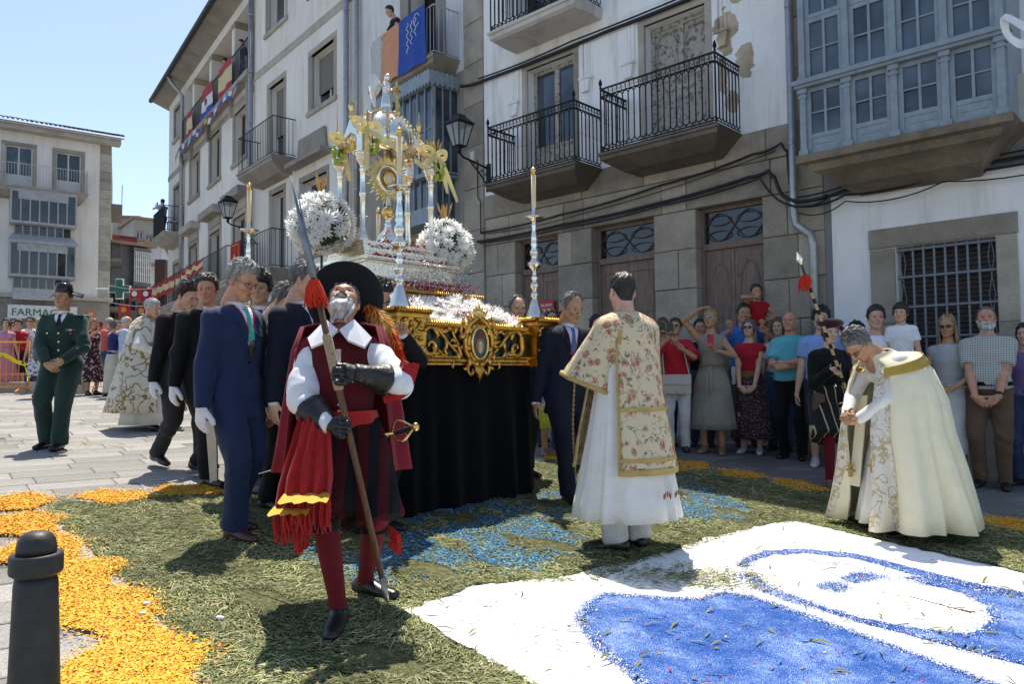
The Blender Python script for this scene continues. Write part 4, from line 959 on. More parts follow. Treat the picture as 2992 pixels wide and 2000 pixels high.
n=220;per=[]
def rrect(hx,hy,r,n):
 pts=[];L=[2*(hx-r),.5*math.pi*r,2*(hy-r),.5*math.pi*r]*2;T=sum(L)
 for i in range(n):
  s=T*i/n;k=0
  while s>L[k]and k<7:s-=L[k];k+=1
  c=[((-hx+r+s),-hy),None,(hx,-hy+r+s),None,(hx-r-s,hy),None,(-hx,hy-r-s),None][k]
  if c is None:
   a0={1:-90,3:0,5:90,7:180}[k];cx,cy={1:(hx-r,-hy+r),3:(hx-r,hy-r),5:(-hx+r,hy-r),7:(-hx+r,-hy+r)}[k];a=R(a0)+s/r;c=(cx+r*math.cos(a),cy+r*math.sin(a))
  pts.append(c)
 return pts
rs=[]
for z,amp,sc in((Z0+.02,.003,.99),(Z0-.3,.012,1.0),(.6,.022,1.012),(.3,.03,1.02),(.02,.036,1.03)):
 ring=[]
 for i,(x,y)in enumerate(rrect(HX-.01,HY-.01,.05,n)):
  f_=1+amp*(math.sin(i*.9+2.2*math.sin(i*.13))+.8*math.sin(i*.37+1+1.5*math.sin(i*.07)))/max(.4,math.hypot(x,y))*.8
  wx,wy=fl(x*sc*f_,y*sc*f_)
  zz=z if z>.5 else z+(gz(wx,wy)-FZ)*(1-z/.6)
  ring.append((x*sc*f_,y*sc*f_,zz))
 rs.append(ring)
MB().rings(rs,True,False).build('skirt',mat('black_velvet',(.0035,.0035,.0045),.95,sheen=.06,var=.1,spec=.1),fl_root,True)
def gad(name,par,a,b,r,ax,m=None):
 """rope-like gadroon moulding from a to b"""
 mb=MB();a=Vector(a);b=Vector(b);n=int((b-a).length/.024)
 d=(b-a).normalized();s=Vector((-d.y,d.x,0))
 for i in range(n):
  c=a.lerp(b,(i+.5)/n);p0=c-d*.008+s*r*.9-Vector((0,0,r));p1=c+d*.012-s*0+Vector((0,0,r))
  q=c-s*r*.2
  mb.tube([p0*.0+c+Vector((0,0,-r))-d*.008,c+s*ax*r*.9+Vector((0,0,0)),c+Vector((0,0,r))+d*.01],[.006,.0115,.006],5)
 o=mb.build(name,m or GOLD,par,True);o['kind']='stuff';return o
MB().box(-HX,HX,-HY,HY,Z0+.03,Z1-.06).build('platform',DGRN,fl_root)
for(x0,x1,y0,y1)in((-HX-.02,HX+.02,-HY-.03,-HY+.04),(-HX-.02,HX+.02,HY-.04,HY+.03)):
 MB().box(x0,x1,y0,y1,Z0,Z0+.07).build('base_rail',GOLD,fl_root);MB().box(x0,x1,y0+.005,y1-.005,Z1-.07,Z1-.015).build('top_rail',GOLD,fl_root)
for(x0,x1)in((-HX-.03,-HX+.04),(HX-.04,HX+.03)):
 MB().box(x0,x1,-HY+.05,HY-.05,Z0+.001,Z0+.069).build('base_rail',GOLD,fl_root);MB().box(x0+.005,x1-.005,-HY+.05,HY-.05,Z1-.069,Z1-.016).build('top_rail',GOLD,fl_root)
gad('rail_gadroon',fl_root,(-HX+.16,-HY-.03,Z1-.03),(HX-.16,-HY-.03,Z1-.03),.03,-1)
gad('rail_gadroon',fl_root,(-HX+.16,-HY-.034,Z0+.035),(HX-.16,-HY-.034,Z0+.035),.02,-1)
gad('rail_gadroon',fl_root,(-HX-.03,-HY+.16,Z1-.03),(-HX-.03,HY-.16,Z1-.03),.03,1)
def acanthus(mb,pts,r0,y,side=1,lobes=5,scale=1.0,flip=1):
 """scrolling leaf branch in the (x,z) plane: tapered stem with curling lobes"""
 P=[Vector((p[0],y,p[1]))for p in pts]
 Q=[]
 for i in range(len(P)-1):
  p0,p1,p2,p3=P[max(i-1,0)],P[i],P[i+1],P[min(i+2,len(P)-1)]
  for k in range(5):
   t=k/5;Q.append(.5*((2*p1)+(p2-p0)*t+(2*p0-5*p1+4*p2-p3)*t*t+(3*p1-p0-3*p2+p3)*t**3))
 Q.append(P[-1]);n=len(Q)
 r0*=1.45;mb.tube(Q,[r0*(1-.6*i/n)for i in range(n)],7)
 for k in range(lobes):
  i=int(n*(k+.7)/(lobes+.6));t=(Q[min(i+1,n-1)]-Q[i-1]).normalized();nrm=Vector((-t.z,0,t.x))*(side if k%2==0 else-side*.8)
  L=scale*.07*(1-.3*k/lobes);p=Q[i]
  mb.tube([p,p+t*L*.5+nrm*L*.5+Vector((0,-.008,0)),p+t*L*.9+nrm*L*1.05+Vector((0,-.012,0)),p+t*L*.65+nrm*L*1.45+Vector((0,-.004,0))],[r0*.6,r0*.85,r0*.6,r0*.3],6)
def spiral(cx,cz,r,turns,a0,d=1,n=12):
 return[(cx+r*(1-.8*i/n)*math.cos(a0+d*turns*2*math.pi*i/n),cz+r*(1-.8*i/n)*math.sin(a0+d*turns*2*math.pi*i/n))for i in range(n+1)]
def panel_scrolls(par,y,xs0,xs1,sgn,rot=None):
 zc=(Z0+Z1)/2
 o=MB();w=abs(xs1-xs0);X=lambda t:xs0+(xs1-xs0)*t;s_=1 if xs1>xs0 else-1
 acanthus(o,[(X(.03),zc+.08),(X(.0),zc-.02)]+[(X(.0)+s_*(.075-.075*(1-.75*i/9)*math.cos(i*.7)),zc-.03-.075*(1-.75*i/9)*math.sin(i*.7))for i in range(10)],.02,y,1,0)
 a=o.build('scroll',GOLD,par,True)
 o=MB();acanthus(o,[(X(.03),zc+.08),(X(.15),zc+.115),(X(.35),zc+.1),(X(.5),zc+.05),(X(.62),zc+.0),(X(.8),zc-.06),(X(.95),zc-.1)],.017,y,s_,6,1.0);o.build('scroll',GOLD,par,True)
 o=MB();acanthus(o,[(X(.95),zc-.1),(X(.85),zc+.0),(X(.75),zc+.07),(X(.7),zc+.12)],.015,y,-s_,4,.9);o.build('scroll',GOLD,par,True)
 o=MB();acanthus(o,[(X(.95),zc-.1),(X(.7),zc-.115),(X(.5),zc-.1),(X(.38),zc-.06),(X(.3),zc-.09)],.014,y,s_,4,.9);o.build('scroll',GOLD,par,True)
panel_scrolls(fl_root,-HY-.02,-HX+.2,-.14,1);panel_scrolls(fl_root,-HY-.02,HX-.2,.14,-1)
sp_=bpy.data.objects.new('side_panel',None);link(sp_,fl_root);sp_.location=(-HX,0,0);sp_.rotation_euler=(0,0,R(-90))
for a,b in((-.9,-.1),(.9,.1)):
 zc=(Z0+Z1)/2;o=MB();acanthus(o,spiral(a+(.1 if a<0 else-.1),zc,.09,1.2,0,1),.017,-.02,1,3);acanthus(o,[(a,zc+.1),((a+b)/2,zc+.06),(b,zc-.08)],.017,-.021,1,7);o.build('scroll',GOLD,sp_,True)
for sx in(-1,1):
 for sy in(-1,1):
  p=bpy.data.objects.new('corner_post',None);link(p,fl_root);p.location=(sx*HX,sy*HY,0)
  mb=MB();mb.box(-.135,.135,-.135,.135,Z0-.012,Z0+.05);mb.box(-.125,.125,-.125,.125,Z0+.05,ZP-.07);mb.box(-.145,.145,-.145,.145,ZP-.07,ZP-.045);mb.box(-.165,.165,-.165,.165,ZP-.045,ZP);mb.build('post',GOLD,p)
  if sy<0 or sx<0:
   for rot in((0,-90)if sx<0 else(0,)):
    fo=MB();zc=(Z0+ZP)/2-.01;y=-.13
    for s in(-1,1):
     acanthus(fo,[(0,zc-.02),(s*.03,zc+.04),(s*.065,zc+.07),(s*.085,zc+.11),(s*.06,zc+.13)],.013,y,s,3,.6)
     acanthus(fo,[(0,zc-.02),(s*.035,zc-.06),(s*.07,zc-.08),(s*.08,zc-.12),(s*.05,zc-.13)],.013,y,-s,3,.6)
     acanthus(fo,[(0,zc),(s*.04,zc),(s*.09,zc+.01)],.011,y,s,2,.5)
    fo.ell((0,y-.01,zc),(.025,.02,.03),8,5);fo.ell((0,y,zc+.09),(.018,.014,.04),8,5);fo.ell((0,y,zc-.1),(.02,.014,.035),8,5)
    q=fo.build('foliage_relief',GOLD,p,True);q.rotation_euler=(0,0,R(rot))
   for a,b,ax in(((-.16,-.17,ZP-.022),(.16,-.17,ZP-.022),-1),((-.17,.16,ZP-.022),(-.17,-.16,ZP-.022),-1)):
    gad('cap_gadroon',p,a,b,.02,ax)
ca=bpy.data.objects.new('cartouche',None);link(ca,fl_root);zc=(Z0+Z1)/2+.0;y=-HY-.05
MB().lathe([(.001,-.03),(.16,-.03),(.17,0),(.14,.02),(.001,.02)],n=28).build('boss',GOLD,ca,True)
b_=ca.children[0];b_.rotation_euler=(R(90),0,0);b_.scale=(.72,1.05,1);b_.location=(0,y+.01,zc)
ov=MB().tube([(.088*math.cos(t),y-.02,zc+.125*math.sin(t))for t in np.linspace(0,2*math.pi,28,endpoint=False)],.014,7,closed=True).build('oval_rim',GOLDB,ca,True)
pm=[(.082*math.cos(t),.118*math.sin(t)+zc)for t in np.linspace(0,2*math.pi,28,endpoint=False)]
MB().prism(pm,y-.018,y).build('painted_oval',mat('oval_blue_grey',(.06,.10,.11),.4),ca)
MB().prism([(.045*math.cos(t),.06*math.sin(t)+zc-.02)for t in np.linspace(0,2*math.pi,20,endpoint=False)],y-.024,y-.019).build('painted_shield',mat('shield_ochre',(.42,.2,.07),.5,var=.3,vscale=60),ca)
MB().prism([(.022*math.cos(t),.05*math.sin(t)+zc-.03)for t in np.linspace(0,2*math.pi,16,endpoint=False)],y-.028,y-.0245).build('painted_chalice',mat('chalice_pale',(.6,.52,.35),.5),ca)
MB().prism([(.012*math.cos(t),.012*math.sin(t)+zc+.005)for t in np.linspace(0,2*math.pi,12,endpoint=False)],y-.032,y-.0285).build('painted_host',WFL,ca)
MB().prism([(-.03,zc+.05),(.03,zc+.05),(.036,zc+.085),(.018,zc+.07),(0,zc+.098),(-.018,zc+.07),(-.036,zc+.085)],y-.025,y-.0195).build('painted_crown',mat('crown_red',(.3,.03,.03),.5),ca)
o=MB()
for s in(-1,1):
 acanthus(o,[(s*.02,zc+.2),(s*.09,zc+.16),(s*.13,zc+.1),(s*.15,zc+.02),(s*.13,zc-.08),(s*.07,zc-.15),(s*.03,zc-.19)],.022,y-.005,s,6,.75)
 acanthus(o,[(s*.12,zc+.1),(s*.17,zc+.14),(s*.19,zc+.08),(s*.16,zc+.06)],.013,y,s,2,.6)
 acanthus(o,[(s*.09,zc-.12),(s*.12,zc-.2),(s*.09,zc-.25),(s*.06,zc-.2)],.014,y,s,2,.5)
o.build('cartouche_leaves',GOLD,ca,True)
o=MB()
for k in range(-3,4):o.tube([(0,y,zc+.17),(k*.022,y-.02,zc+.25),(k*.03,y-.01,zc+.32-abs(k)*.02)],[.012,.016,.007],6)
o.build('shell_crest',GOLDB,ca,True)
o=MB()
for k in range(-2,3):o.tube([(k*.01,y,zc-.15),(k*.02,y-.015,zc-.22),(k*.018,y-.01,zc-.31+abs(k)*.035)],[.014,.016,.006],6)
o.build('pendant_leaf',GOLD,ca,True)
def tier(name,hx,y0,y1,z0,z1,m,lip=.03,pm_=None):
 mb=MB();mb.box(-hx,hx,y0,y1,z0,z1-.05);mb.box(-hx-lip*.5,hx+lip*.5,y0-lip*.5,y1+lip*.5,z1-.05,z1-.03);mb.box(-hx-lip,hx+lip,y0-lip,y1+lip,z1-.03,z1);mb.box(-hx-lip*.6,hx+lip*.6,y0-lip*.6,y1+lip*.6,z0-.001,z0+.03)
 return mb.build(name,m,fl_root)
tier('gilded_tier',.66,-.48,.55,Z1-.03,fz(2.10),GOLD,.05)
gad('tier_gadroon',fl_root,(-.7,-.535,fz(2.085)),(.7,-.535,fz(2.085)),.018,-1)
for x0 in(-.58,-.2,.18):
 MB().box(x0,x0+.3,-.487,-.481,fz(1.83),fz(2.03)).build('green_panel',DGRN,fl_root)
 o=MB();acanthus(o,[(x0+.05,fz(1.9)),(x0+.12,fz(1.96)),(x0+.2,fz(1.9)),(x0+.26,fz(1.97))],.012,-.495,1,4,.6);o.build('panel_leaf',GOLD,fl_root,True)
for y0 in(-.4,.1):
 MB().box(-.667,-.661,y0,y0+.3,fz(1.83),fz(2.03)).build('green_panel',DGRN,fl_root)
tier('silver_tier',.49,-.35,.34,fz(2.105),fz(2.375),SILV,.045)
gad('tier_beading',fl_root,(-.5,-.375,fz(2.2)),(.5,-.375,fz(2.2)),.012,-1,SILV);gad('tier_beading',fl_root,(-.5,-.4,fz(2.35)),(.5,-.4,fz(2.35)),.01,-1,SILV)
tier('silver_step',.44,-.27,.26,fz(2.376),fz(2.46),SILV,.03);tier('silver_top_step',.42,-.22,.22,fz(2.461),fz(2.53),SILV,.02)
colp=[(-.27,.055),(-.2,.04),(-.16,.07)]
cm=MB().lathe([(.062,0),(.062,.02),(.05,.03),(.045,.06),(.03,.08),(.033,.1),(.026,.12),(.025,.38),(.034,.4),(.034,.42),(.026,.44),(.024,.60),(.033,.62),(.026,.64),(.03,.66),(.055,.70),(.06,.71),(.06,.73),(.075,.75),(.075,.77),(.055,.775)],n=16).mesh('canopy_column',SILP,True)
CX_,CY_=.385,.17
ZC=fz(2.53)
cp=bpy.data.objects.new('canopy',None);link(cp,fl_root)
for sx in(-1,1):
 for sy in(-1,1):
  inst('canopy_column',cm,cp,(sx*CX_,sy*CY_,ZC))
  MB().box(sx*CX_-.04,sx*CX_+.04,sy*CY_-.04,sy*CY_+.04,ZC+.776,ZC+.93).build('corner_block',SILP,cp)
  MB().lathe([(.02,0),(.022,.03),(.01,.06),(.016,.09),(.006,.12),(.003,.34),(.001,.36)],(sx*(CX_+.02),sy*(CY_+.02),ZC+.93),8).build('pinnacle',GOLDB,cp,True)
def gable(ax,bx,name='gable'):
 a,b=Vector(ax),Vector(bx);m_=(a+b)/2;L=(b-a).length;d=(b-a)/L;h=.34 if L>.5 else.26
 def P(t,z):return a+d*(t*L)+Vector((0,0,z))
 outl=[(0,0),(.5,h),(1,0),(.93,-.0),(.82,.03),(.7,.09),(.5,.13),(.3,.09),(.18,.03),(.07,0)]
 s_=Vector((-d.y,d.x,0))*.012;mb=MB();n=len(outl)
 mb.add([P(t,z)-s_ for t,z in outl]+[P(t,z)+s_ for t,z in outl],[tuple(range(n)),tuple(range(n,2*n))[::-1]]+[(i,i+n,(i+1)%n+n,(i+1)%n)for i in range(n)])
 mb.build(name,SILP,cp)
 bd=MB()
 for k in range(13):
  for(t0,z0,t1,z1)in((0,.0,.5,h),(1,.0,.5,h)):
   q=P(t0+(t1-t0)*k/12,z0+(z1-z0)*k/12);bd.ell(q,(.014,.014,.016),6,4)
 o=bd.build('gable_beads',GOLDB,cp,True);o['kind']='stuff'
 o=MB().tube([P(.07,0),P(.5,.13),P(.93,0)],.009,5).build('arch_moulding',GOLDB,cp,True)
 for k,t in enumerate((.2,.35,.5,.65,.8)):MB().tube([P(t,.06+(.5-abs(t-.5))*.1),P(t,.0+(.5-abs(t-.5))*.16),P(t+.02,-.05+(.5-abs(t-.5))*.2)],[.006,.018,.004],6).build('pendant_leaf',SILP,cp,True)
zg=ZC+.86
for a,b in(((-CX_,-CY_),(CX_,-CY_)),((CX_,-CY_),(CX_,CY_)),((CX_,CY_),(-CX_,CY_)),((-CX_,CY_),(-CX_,-CY_))):gable((*a,zg),(*b,zg))
for sx in(-1,1):MB().lathe([(.015,0),(.03,.03),(.012,.06),(.025,.1),(.03,.13),(.008,.17),(.004,.26)],(sx*CX_,0,zg+.24),8).build('gable_finial',GOLDB,cp,True)
for sy in(-1,1):MB().lathe([(.015,0),(.03,.03),(.012,.06),(.022,.1),(.008,.14),(.004,.2)],(0,sy*CY_,zg+.32),8).build('gable_finial',GOLDB,cp,True)
prof=[(.34,zg+.05),(.345,zg+.13),(.33,zg+.2),(.285,zg+.27),(.215,zg+.335),(.14,zg+.375),(.07,zg+.395),(.04,zg+.41)]
dm=MB()
nn=32;rs=[]
for r_,z_ in prof:rs.append([(r_*math.cos(2*math.pi*j/nn)*(1+.03*math.cos(16*math.pi*j/nn)),r_*.62*math.sin(2*math.pi*j/nn)*(1+.03*math.cos(16*math.pi*j/nn)),z_)for j in range(nn)])
dm.rings(rs);dm.build('dome',SILP,cp,True)
for k in range(8):
 a=2*math.pi*(k+.5)/8;P_=[(r_*1.03*math.cos(a),r_*.64*math.sin(a),z_+.003)for r_,z_ in prof]
 MB().tube(P_,.009,5).build('dome_rib',SILV,cp,True);bd=MB()
 for i in range(len(P_)-1):
  for t in(0,.5):q=Vector(P_[i]).lerp(Vector(P_[i+1]),t);bd.ell(q+Vector((0,0,.012)),(.012,.012,.014),6,4)
 o=bd.build('rib_beads',GOLDB,cp,True);o['kind']='stuff'
ZA=zg+.41
an=bpy.data.objects.new('angel_figure',None);link(an,fl_root);an.location=(0,0,ZA);an.rotation_euler=(0,0,R(20));an.scale=(1.4,1.4,1.35)
MB().lathe([(.05,-.02),(.05,.0),(.035,.01),(.04,.03),(.036,.06),(.03,.1),(.026,.14),(.033,.17),(.028,.195),(.012,.205),(.01,.215)],n=12).build('robe',SILP,an,True)
MB().ell((0,-.005,.235),(.02,.023,.027),10,6).build('head',SILP,an,True)
for s in(-1,1):
 MB().tube([(s*.028,0,.185),(s*.045,-.02,.15),(s*.03,-.05,.13),(.03,-.055,.14)],[.011,.01,.008,.007],6).build('arm',SILP,an,True)
 w_=MB();pl=[(0,.19),(.05,.25),(.085,.23),(.09,.15),(.075,.07),(.05,.02),(.045,.09),(.02,.13)]
 w_.add([(s*(.01+x_),.03+x_*.35,z_)for x_,z_ in pl]+[(s*(.01+x_),.042+x_*.35,z_)for x_,z_ in pl],[tuple(range(8)),tuple(range(8,16))[::-1]]+[(i,i+8,(i+1)%8+8,(i+1)%8)for i in range(8)]);w_.build('wing',SILP,an)
mb=MB();mb.box(.026,.04,-.066,-.052,.0,.21);mb.box(-.005,.07,-.067,-.051,.15,.164);mb.build('cross',GOLDB,an)
mo=bpy.data.objects.new('monstrance',None);link(mo,fl_root);mo.location=(0,-.02,fz(2.53));ZM=.64
MB().lathe([(.15,0),(.15,.03),(.11,.05),(.1,.1),(.06,.15),(.04,.17),(.03,.2),(.035,.22),(.02,.24),(.03,.27),(.055,.3),(.06,.33),(.05,.36),(.02,.39),(.022,.43),(.012,.46),(.012,.5)],n=20,flute=.05,fk=5).build('foot',SILP,mo,True)
MB().lathe([(.03,.27),(.058,.3),(.064,.33),(.054,.36),(.02,.392)],n=16).build('knop',GOLDB,mo,True)
ray_l=MB().add([(-.011,0,.12),(.011,0,.12),(.008,-.006,.22),(-.008,-.006,.22),(0,0,.27),(0,.006,.12)],[(0,1,2,3),(3,2,4),(0,3,4,5),(1,5,4,2)]).mesh('ray',GOLDB)
for i in range(56):
 s=1.0 if i%3==0 else(.86 if i%3==1 else.76);inst('ray',ray_l,mo,(0,0,ZM),(0,2*math.pi*i/56,0),(1.0,1,s))
MB().tube([(.115*math.cos(t),0,ZM+.115*math.sin(t))for t in np.linspace(0,2*math.pi,30,endpoint=False)],.022,8,closed=True).build('silver_ring',SILP,mo,True)
MB().tube([(.055*math.cos(t),-.012,ZM+.055*math.sin(t))for t in np.linspace(0,2*math.pi,24,endpoint=False)],.012,7,closed=True).build('luna_ring',GOLDB,mo,True)
MB().prism([(.1*math.cos(t),ZM+.1*math.sin(t))for t in np.linspace(0,2*math.pi,24,endpoint=False)],-.004,.004).build('glass_case',mat('amber_glass',(.35,.2,.09),.1,.6),mo)
MB().prism([(.045*math.cos(t),ZM+.045*math.sin(t))for t in np.linspace(0,2*math.pi,24,endpoint=False)],-.01,.0).build('host',mat('host_cream',(.75,.66,.5),.7),mo)
CSP=[(.085,0),(.084,.015),(.07,.05),(.05,.11),(.036,.15),(.03,.165),(.022,.18),(.035,.2),(.037,.215),(.02,.24),(.02,.25),(.04,.28),(.042,.3),(.024,.325),(.02,.335),(.034,.355),(.02,.38),(.018,.42),(.04,.445),(.062,.475),(.062,.49),(.035,.51),(.026,.54),(.04,.57),(.042,.59),(.022,.63),(.034,.655),(.026,.675),(.03,.70),(.022,.76),(.017,.80),(.024,.825),(.018,.845),(.02,.86),(.05,.885),(.084,.893),(.084,.903),(.03,.905),(.019,.92),(.019,.985),(.018,.99)]
csm=MB().lathe(CSP,n=20,flute=.06,fk=5).mesh('stick',SILP,True);cdm=MB().lathe([(.019,.985),(.021,1.0),(.0205,1.29)],n=14).mesh('candle',WAX,True);cpm=MB().lathe([(.024,1.285),(.024,1.335),(.021,1.34),(.008,1.342),(.006,1.355)],n=14).mesh('candle_cap',GOLDB,True)
labs={(-1,-1):'tall silver candlestick on the front post beside the bearded halberdier',(1,-1):'tall silver candlestick on the front post beside the walking suited man',(-1,1):'tall silver candlestick at the far left post, in front of the wall lamp',(1,1):'silver candlestick on the hidden rear post behind the canopy'}
for(sx,sy),lab in labs.items():
 w=fl(sx*HX,sy*HY);o=thing('candlestick',lab,'candlestick',(w[0],w[1],FZ+ZP),FA+random.uniform(0,3),'corner candlesticks of the float')
 inst('stick',csm,o);inst('candle',cdm,o);inst('cap',cpm,o)
w=fl(-.18,.1);o=thing('candlestick','small silver candlestick beside the monstrance foot','candlestick',(w[0],w[1],FZ+fz(2.53)),0)
inst('stick',csm,o,sc=(.55,.55,.32));inst('candle',cdm,o,sc=(.8,.8,.62),loc=(0,0,-.29));inst('cap',cpm,o,sc=(.8,.8,.62),loc=(0,0,-.29))
# --------- flowers
def mum_mesh(seed,m):
 r_=random.Random(seed);mb=MB()
 for(n,L,el,wd)in((13,1.0,8,.15),(11,.85,35,.14),(7,.5,65,.13)):
  for i in range(n):
   a=2*math.pi*(i+r_.random()*.5)/n;e=R(el+r_.uniform(-10,10));l=L*r_.uniform(.85,1.1)
   d=Vector((math.cos(a)*math.cos(e),math.sin(a)*math.cos(e),math.sin(e)));s=Vector((-math.sin(a),math.cos(a),0))*wd
   mb.add([d*.1,d*l*.6+s,d*l+Vector((0,0,.06)),d*l*.6-s],[(0,1,2,3)])
 return mb.mesh('chrysanthemum',m)
mums=[mum_mesh(k,WFL)for k in range(4)]
def dot_cloud(name,pts,cols,size,par,label=None,seed=1):
 """small blossoms: crossed quads with their own tint"""
 rg_=np.random.default_rng(seed);n=len(pts);V=np.zeros((n,4,3));P=np.asarray(pts)
 a=rg_.normal(size=(n,3));a/=np.linalg.norm(a,axis=1)[:,None];b=np.cross(a,rg_.normal(size=(n,3)));b/=np.linalg.norm(b,axis=1)[:,None]
 sz=size*rg_.uniform(.6,1.2,n)[:,None]
 for k,(u_,v_)in enumerate(((1,0),(0,1),(-1,0),(0,-1))):V[:,k]=P+a*sz*u_+b*sz*v_*.7
 me=bpy.data.meshes.new(name);me.from_pydata(V.reshape(-1,3).tolist(),[],(np.arange(n*4).reshape(n,4)).tolist())
 at=me.attributes.new('tint','FLOAT_COLOR','FACE');c4=np.ones((n,4));c4[:,:3]=cols;at.data.foreach_set('color',c4.reshape(-1));me.materials.append(LOOSE);me.update()
 o=link(bpy.data.objects.new(name,me),par);o['kind']='stuff';return o
def aim(o,d,roll=0):
 o.rotation_euler=(Vector(d).to_track_quat('Z','Y')@Matrix.Rotation(roll,3,'Z').to_quaternion()).to_euler()
WHEAT=mat('dry_wheat',(.55,.33,.12),.8,var=.2)
def wheat(par,base,n,h,spread,seed):
 r_=random.Random(seed)
 o=bpy.data.objects.new('wheat_tuft',None);link(o,par)
 for i in range(n):
  d=Vector((r_.uniform(-1,1)*spread,r_.uniform(-1,1)*spread,1)).normalized();b=Vector(base);L=h*r_.uniform(.7,1.05)
  MB().tube([b,b+d*L*.5,b+d*L*.62,b+d*L*.8,b+d*L],[.002,.002,.009,.011,.001],5).build('wheat_ear',WHEAT,o)
def flower_ball(label,loc,r,n,seed,stem):
 r_=random.Random(seed);o=thing('flower_globe',label,'flowers',loc,0,'white flower globes on the float')
 c=Vector((0,0,0))
 MB().ell((0,0,0),(r*.8,r*.8,r*.84),16,10).build('leaf_core',LEAF,o,True)
 MB().tube([(0,0,-r*.7),(0,0,-stem)],.012,6).build('stem',LEAF,o)
 pts=[];lv=MB()
 for i in range(n):
  z=1-2*(i+.5)/n;a=i*2.39996+r_.uniform(-.15,.15);k=math.sqrt(1-z*z)
  d=Vector((k*math.cos(a),k*math.sin(a),z+r_.uniform(-.06,.06))).normalized()
  if d.z<-.92 or r_.random()<.06 or(d.dot(Vector((.35,-.85,-.35)))>.82 and r_.random()<.3):continue
  f_=inst('chrysanthemum',mums[i%4],o,d*r*r_.uniform(.8,1.02),sc=r*r_.uniform(.27,.36));aim(f_,d+Vector((r_.uniform(-.2,.2),r_.uniform(-.2,.2),0)),r_.uniform(0,6))
 for i in range(260):
  d=Vector((r_.gauss(0,1),r_.gauss(0,1),r_.gauss(0,1))).normalized();s=d.orthogonal()*r*.05;p=d*r*.78
  q=d*r*r_.uniform(.86,1.02)+Vector((r_.uniform(-.02,.02),r_.uniform(-.02,.02),r_.uniform(-.02,.03)));lv.add([p-s,p+s,q],[(0,1,2)])
 o2=lv.build('leaves',LEAF,o);o2['kind']='stuff'
 P=[tuple(Vector((r_.gauss(0,1),r_.gauss(0,1),r_.gauss(0,.8))).normalized()*r*r_.uniform(.95,1.12))for _ in range(300)]
 dot_cloud('baby_breath',P,[(.8,.8,.76)]*300,.007,o)
 wheat(o,(0,0,r*.8),9,r*1.05,.3,seed)
 return o
for x,y,z,lab,sd_ in((-.655,.05,2.66,'big white chrysanthemum globe left of the canopy, partly behind the halberd',3),(.60,-.12,2.58,'white chrysanthemum globe right of the canopy',5)):
 w=fl(x,y);flower_ball(lab,(w[0],w[1],z),.255,92,sd_,.55)
def mound(label,x0,x1,y0,y1,hfun,n,seed,sc):
 r_=random.Random(seed);o=thing('flower_bank',label,'flowers',(FX,FY,FZ),FA);fo=MB()
 nx,ny=14,8;vs=[];fs=[]
 for j in range(ny+1):
  for i in range(nx+1):x=x0+(x1-x0)*i/nx;y=y0+(y1-y0)*j/ny;vs.append((x,y,hfun(x,y)-.02))
 fs=[(j*(nx+1)+i,j*(nx+1)+i+1,(j+1)*(nx+1)+i+1,(j+1)*(nx+1)+i)for j in range(ny)for i in range(nx)]
 mesh_obj('leaf_bed',vs,fs,LEAF,o)
 for i in range(n):
  x=r_.uniform(x0,x1);y=r_.uniform(y0,y1);e=.02;g=Vector((-(hfun(x+e,y)-hfun(x-e,y))/(2*e),-(hfun(x,y+e)-hfun(x,y-e))/(2*e),1)).normalized()
  f_=inst('chrysanthemum',mums[i%4],o,(x,y,hfun(x,y)+r_.uniform(.0,.03)),sc=sc*r_.uniform(.75,1.15));aim(f_,g+Vector((r_.uniform(-.35,.35),r_.uniform(-.35,.35),0)),r_.uniform(0,6))
 n2=n*5;P=[];Cc=[]
 for i in range(n2):
  x=r_.uniform(x0,x1);y=r_.uniform(y0,y1);P.append((x,y,hfun(x,y)+r_.uniform(.02,.07)));Cc.append(r_.choice([(.35,.01,.05),(.5,.03,.12),(.8,.8,.76),(.8,.8,.76),(.62,.1,.3),(.03,.06,.015)]))
 dot_cloud('small_blossoms',P,Cc,.013,o,seed=seed)
 return o
mound('bank of white chrysanthemums with red petals on the front of the float',-.56,.62,-1.12,-.52,lambda x,y:fz(1.77)+.22*max(0,min(1,(y+1.14)/.5))+.05*math.sin(x*7)*.5,170,9,.08)
mound('white flower bank on the left flank of the float behind the halberdier',-.76,-.66,-.9,.95,lambda x,y:fz(1.82)+.1+.03*math.sin(y*6),70,12,.08)
mound('low flower bank along the right rear of the float',.62,.78,-.8,.9,lambda x,y:fz(1.8)+.08,40,13,.06)
def petals_on(label,boxes,n,seed):
 r_=random.Random(seed);o=thing('strewn_petals',label,'petals',(FX,FY,FZ),FA);P=[];Cc=[]
 for(x0,x1,y0,y1,z0,z1)in boxes:
  for i in range(n):
   P.append((r_.uniform(x0,x1),r_.uniform(y0,y1),r_.uniform(z0,z1)));Cc.append(r_.choice([(.4,.01,.06),(.5,.02,.1),(.3,.005,.04),(.8,.78,.7),(.75,.45,.05),(.6,.12,.28)]))
 dot_cloud('petals',P,Cc,.016,o,seed=seed);return o
petals_on('red and white petals strewn on the silver steps under the monstrance',[(-.4,.42,-.34,-.27,fz(2.377),fz(2.41)),(-.38,.4,-.25,-.2,fz(2.462),fz(2.5)),(-.2,.3,-.2,-.12,fz(2.53),fz(2.57)),(-.5,.5,-.46,-.36,fz(2.1),fz(2.17)),(-.2,.66,-.52,-.36,fz(2.1),fz(2.2))],260,4)
r_=random.Random(8)
o=thing('baby_breath_spray','cloud of tiny white blossoms over the silver front steps','flowers',(FX,FY,FZ),FA)
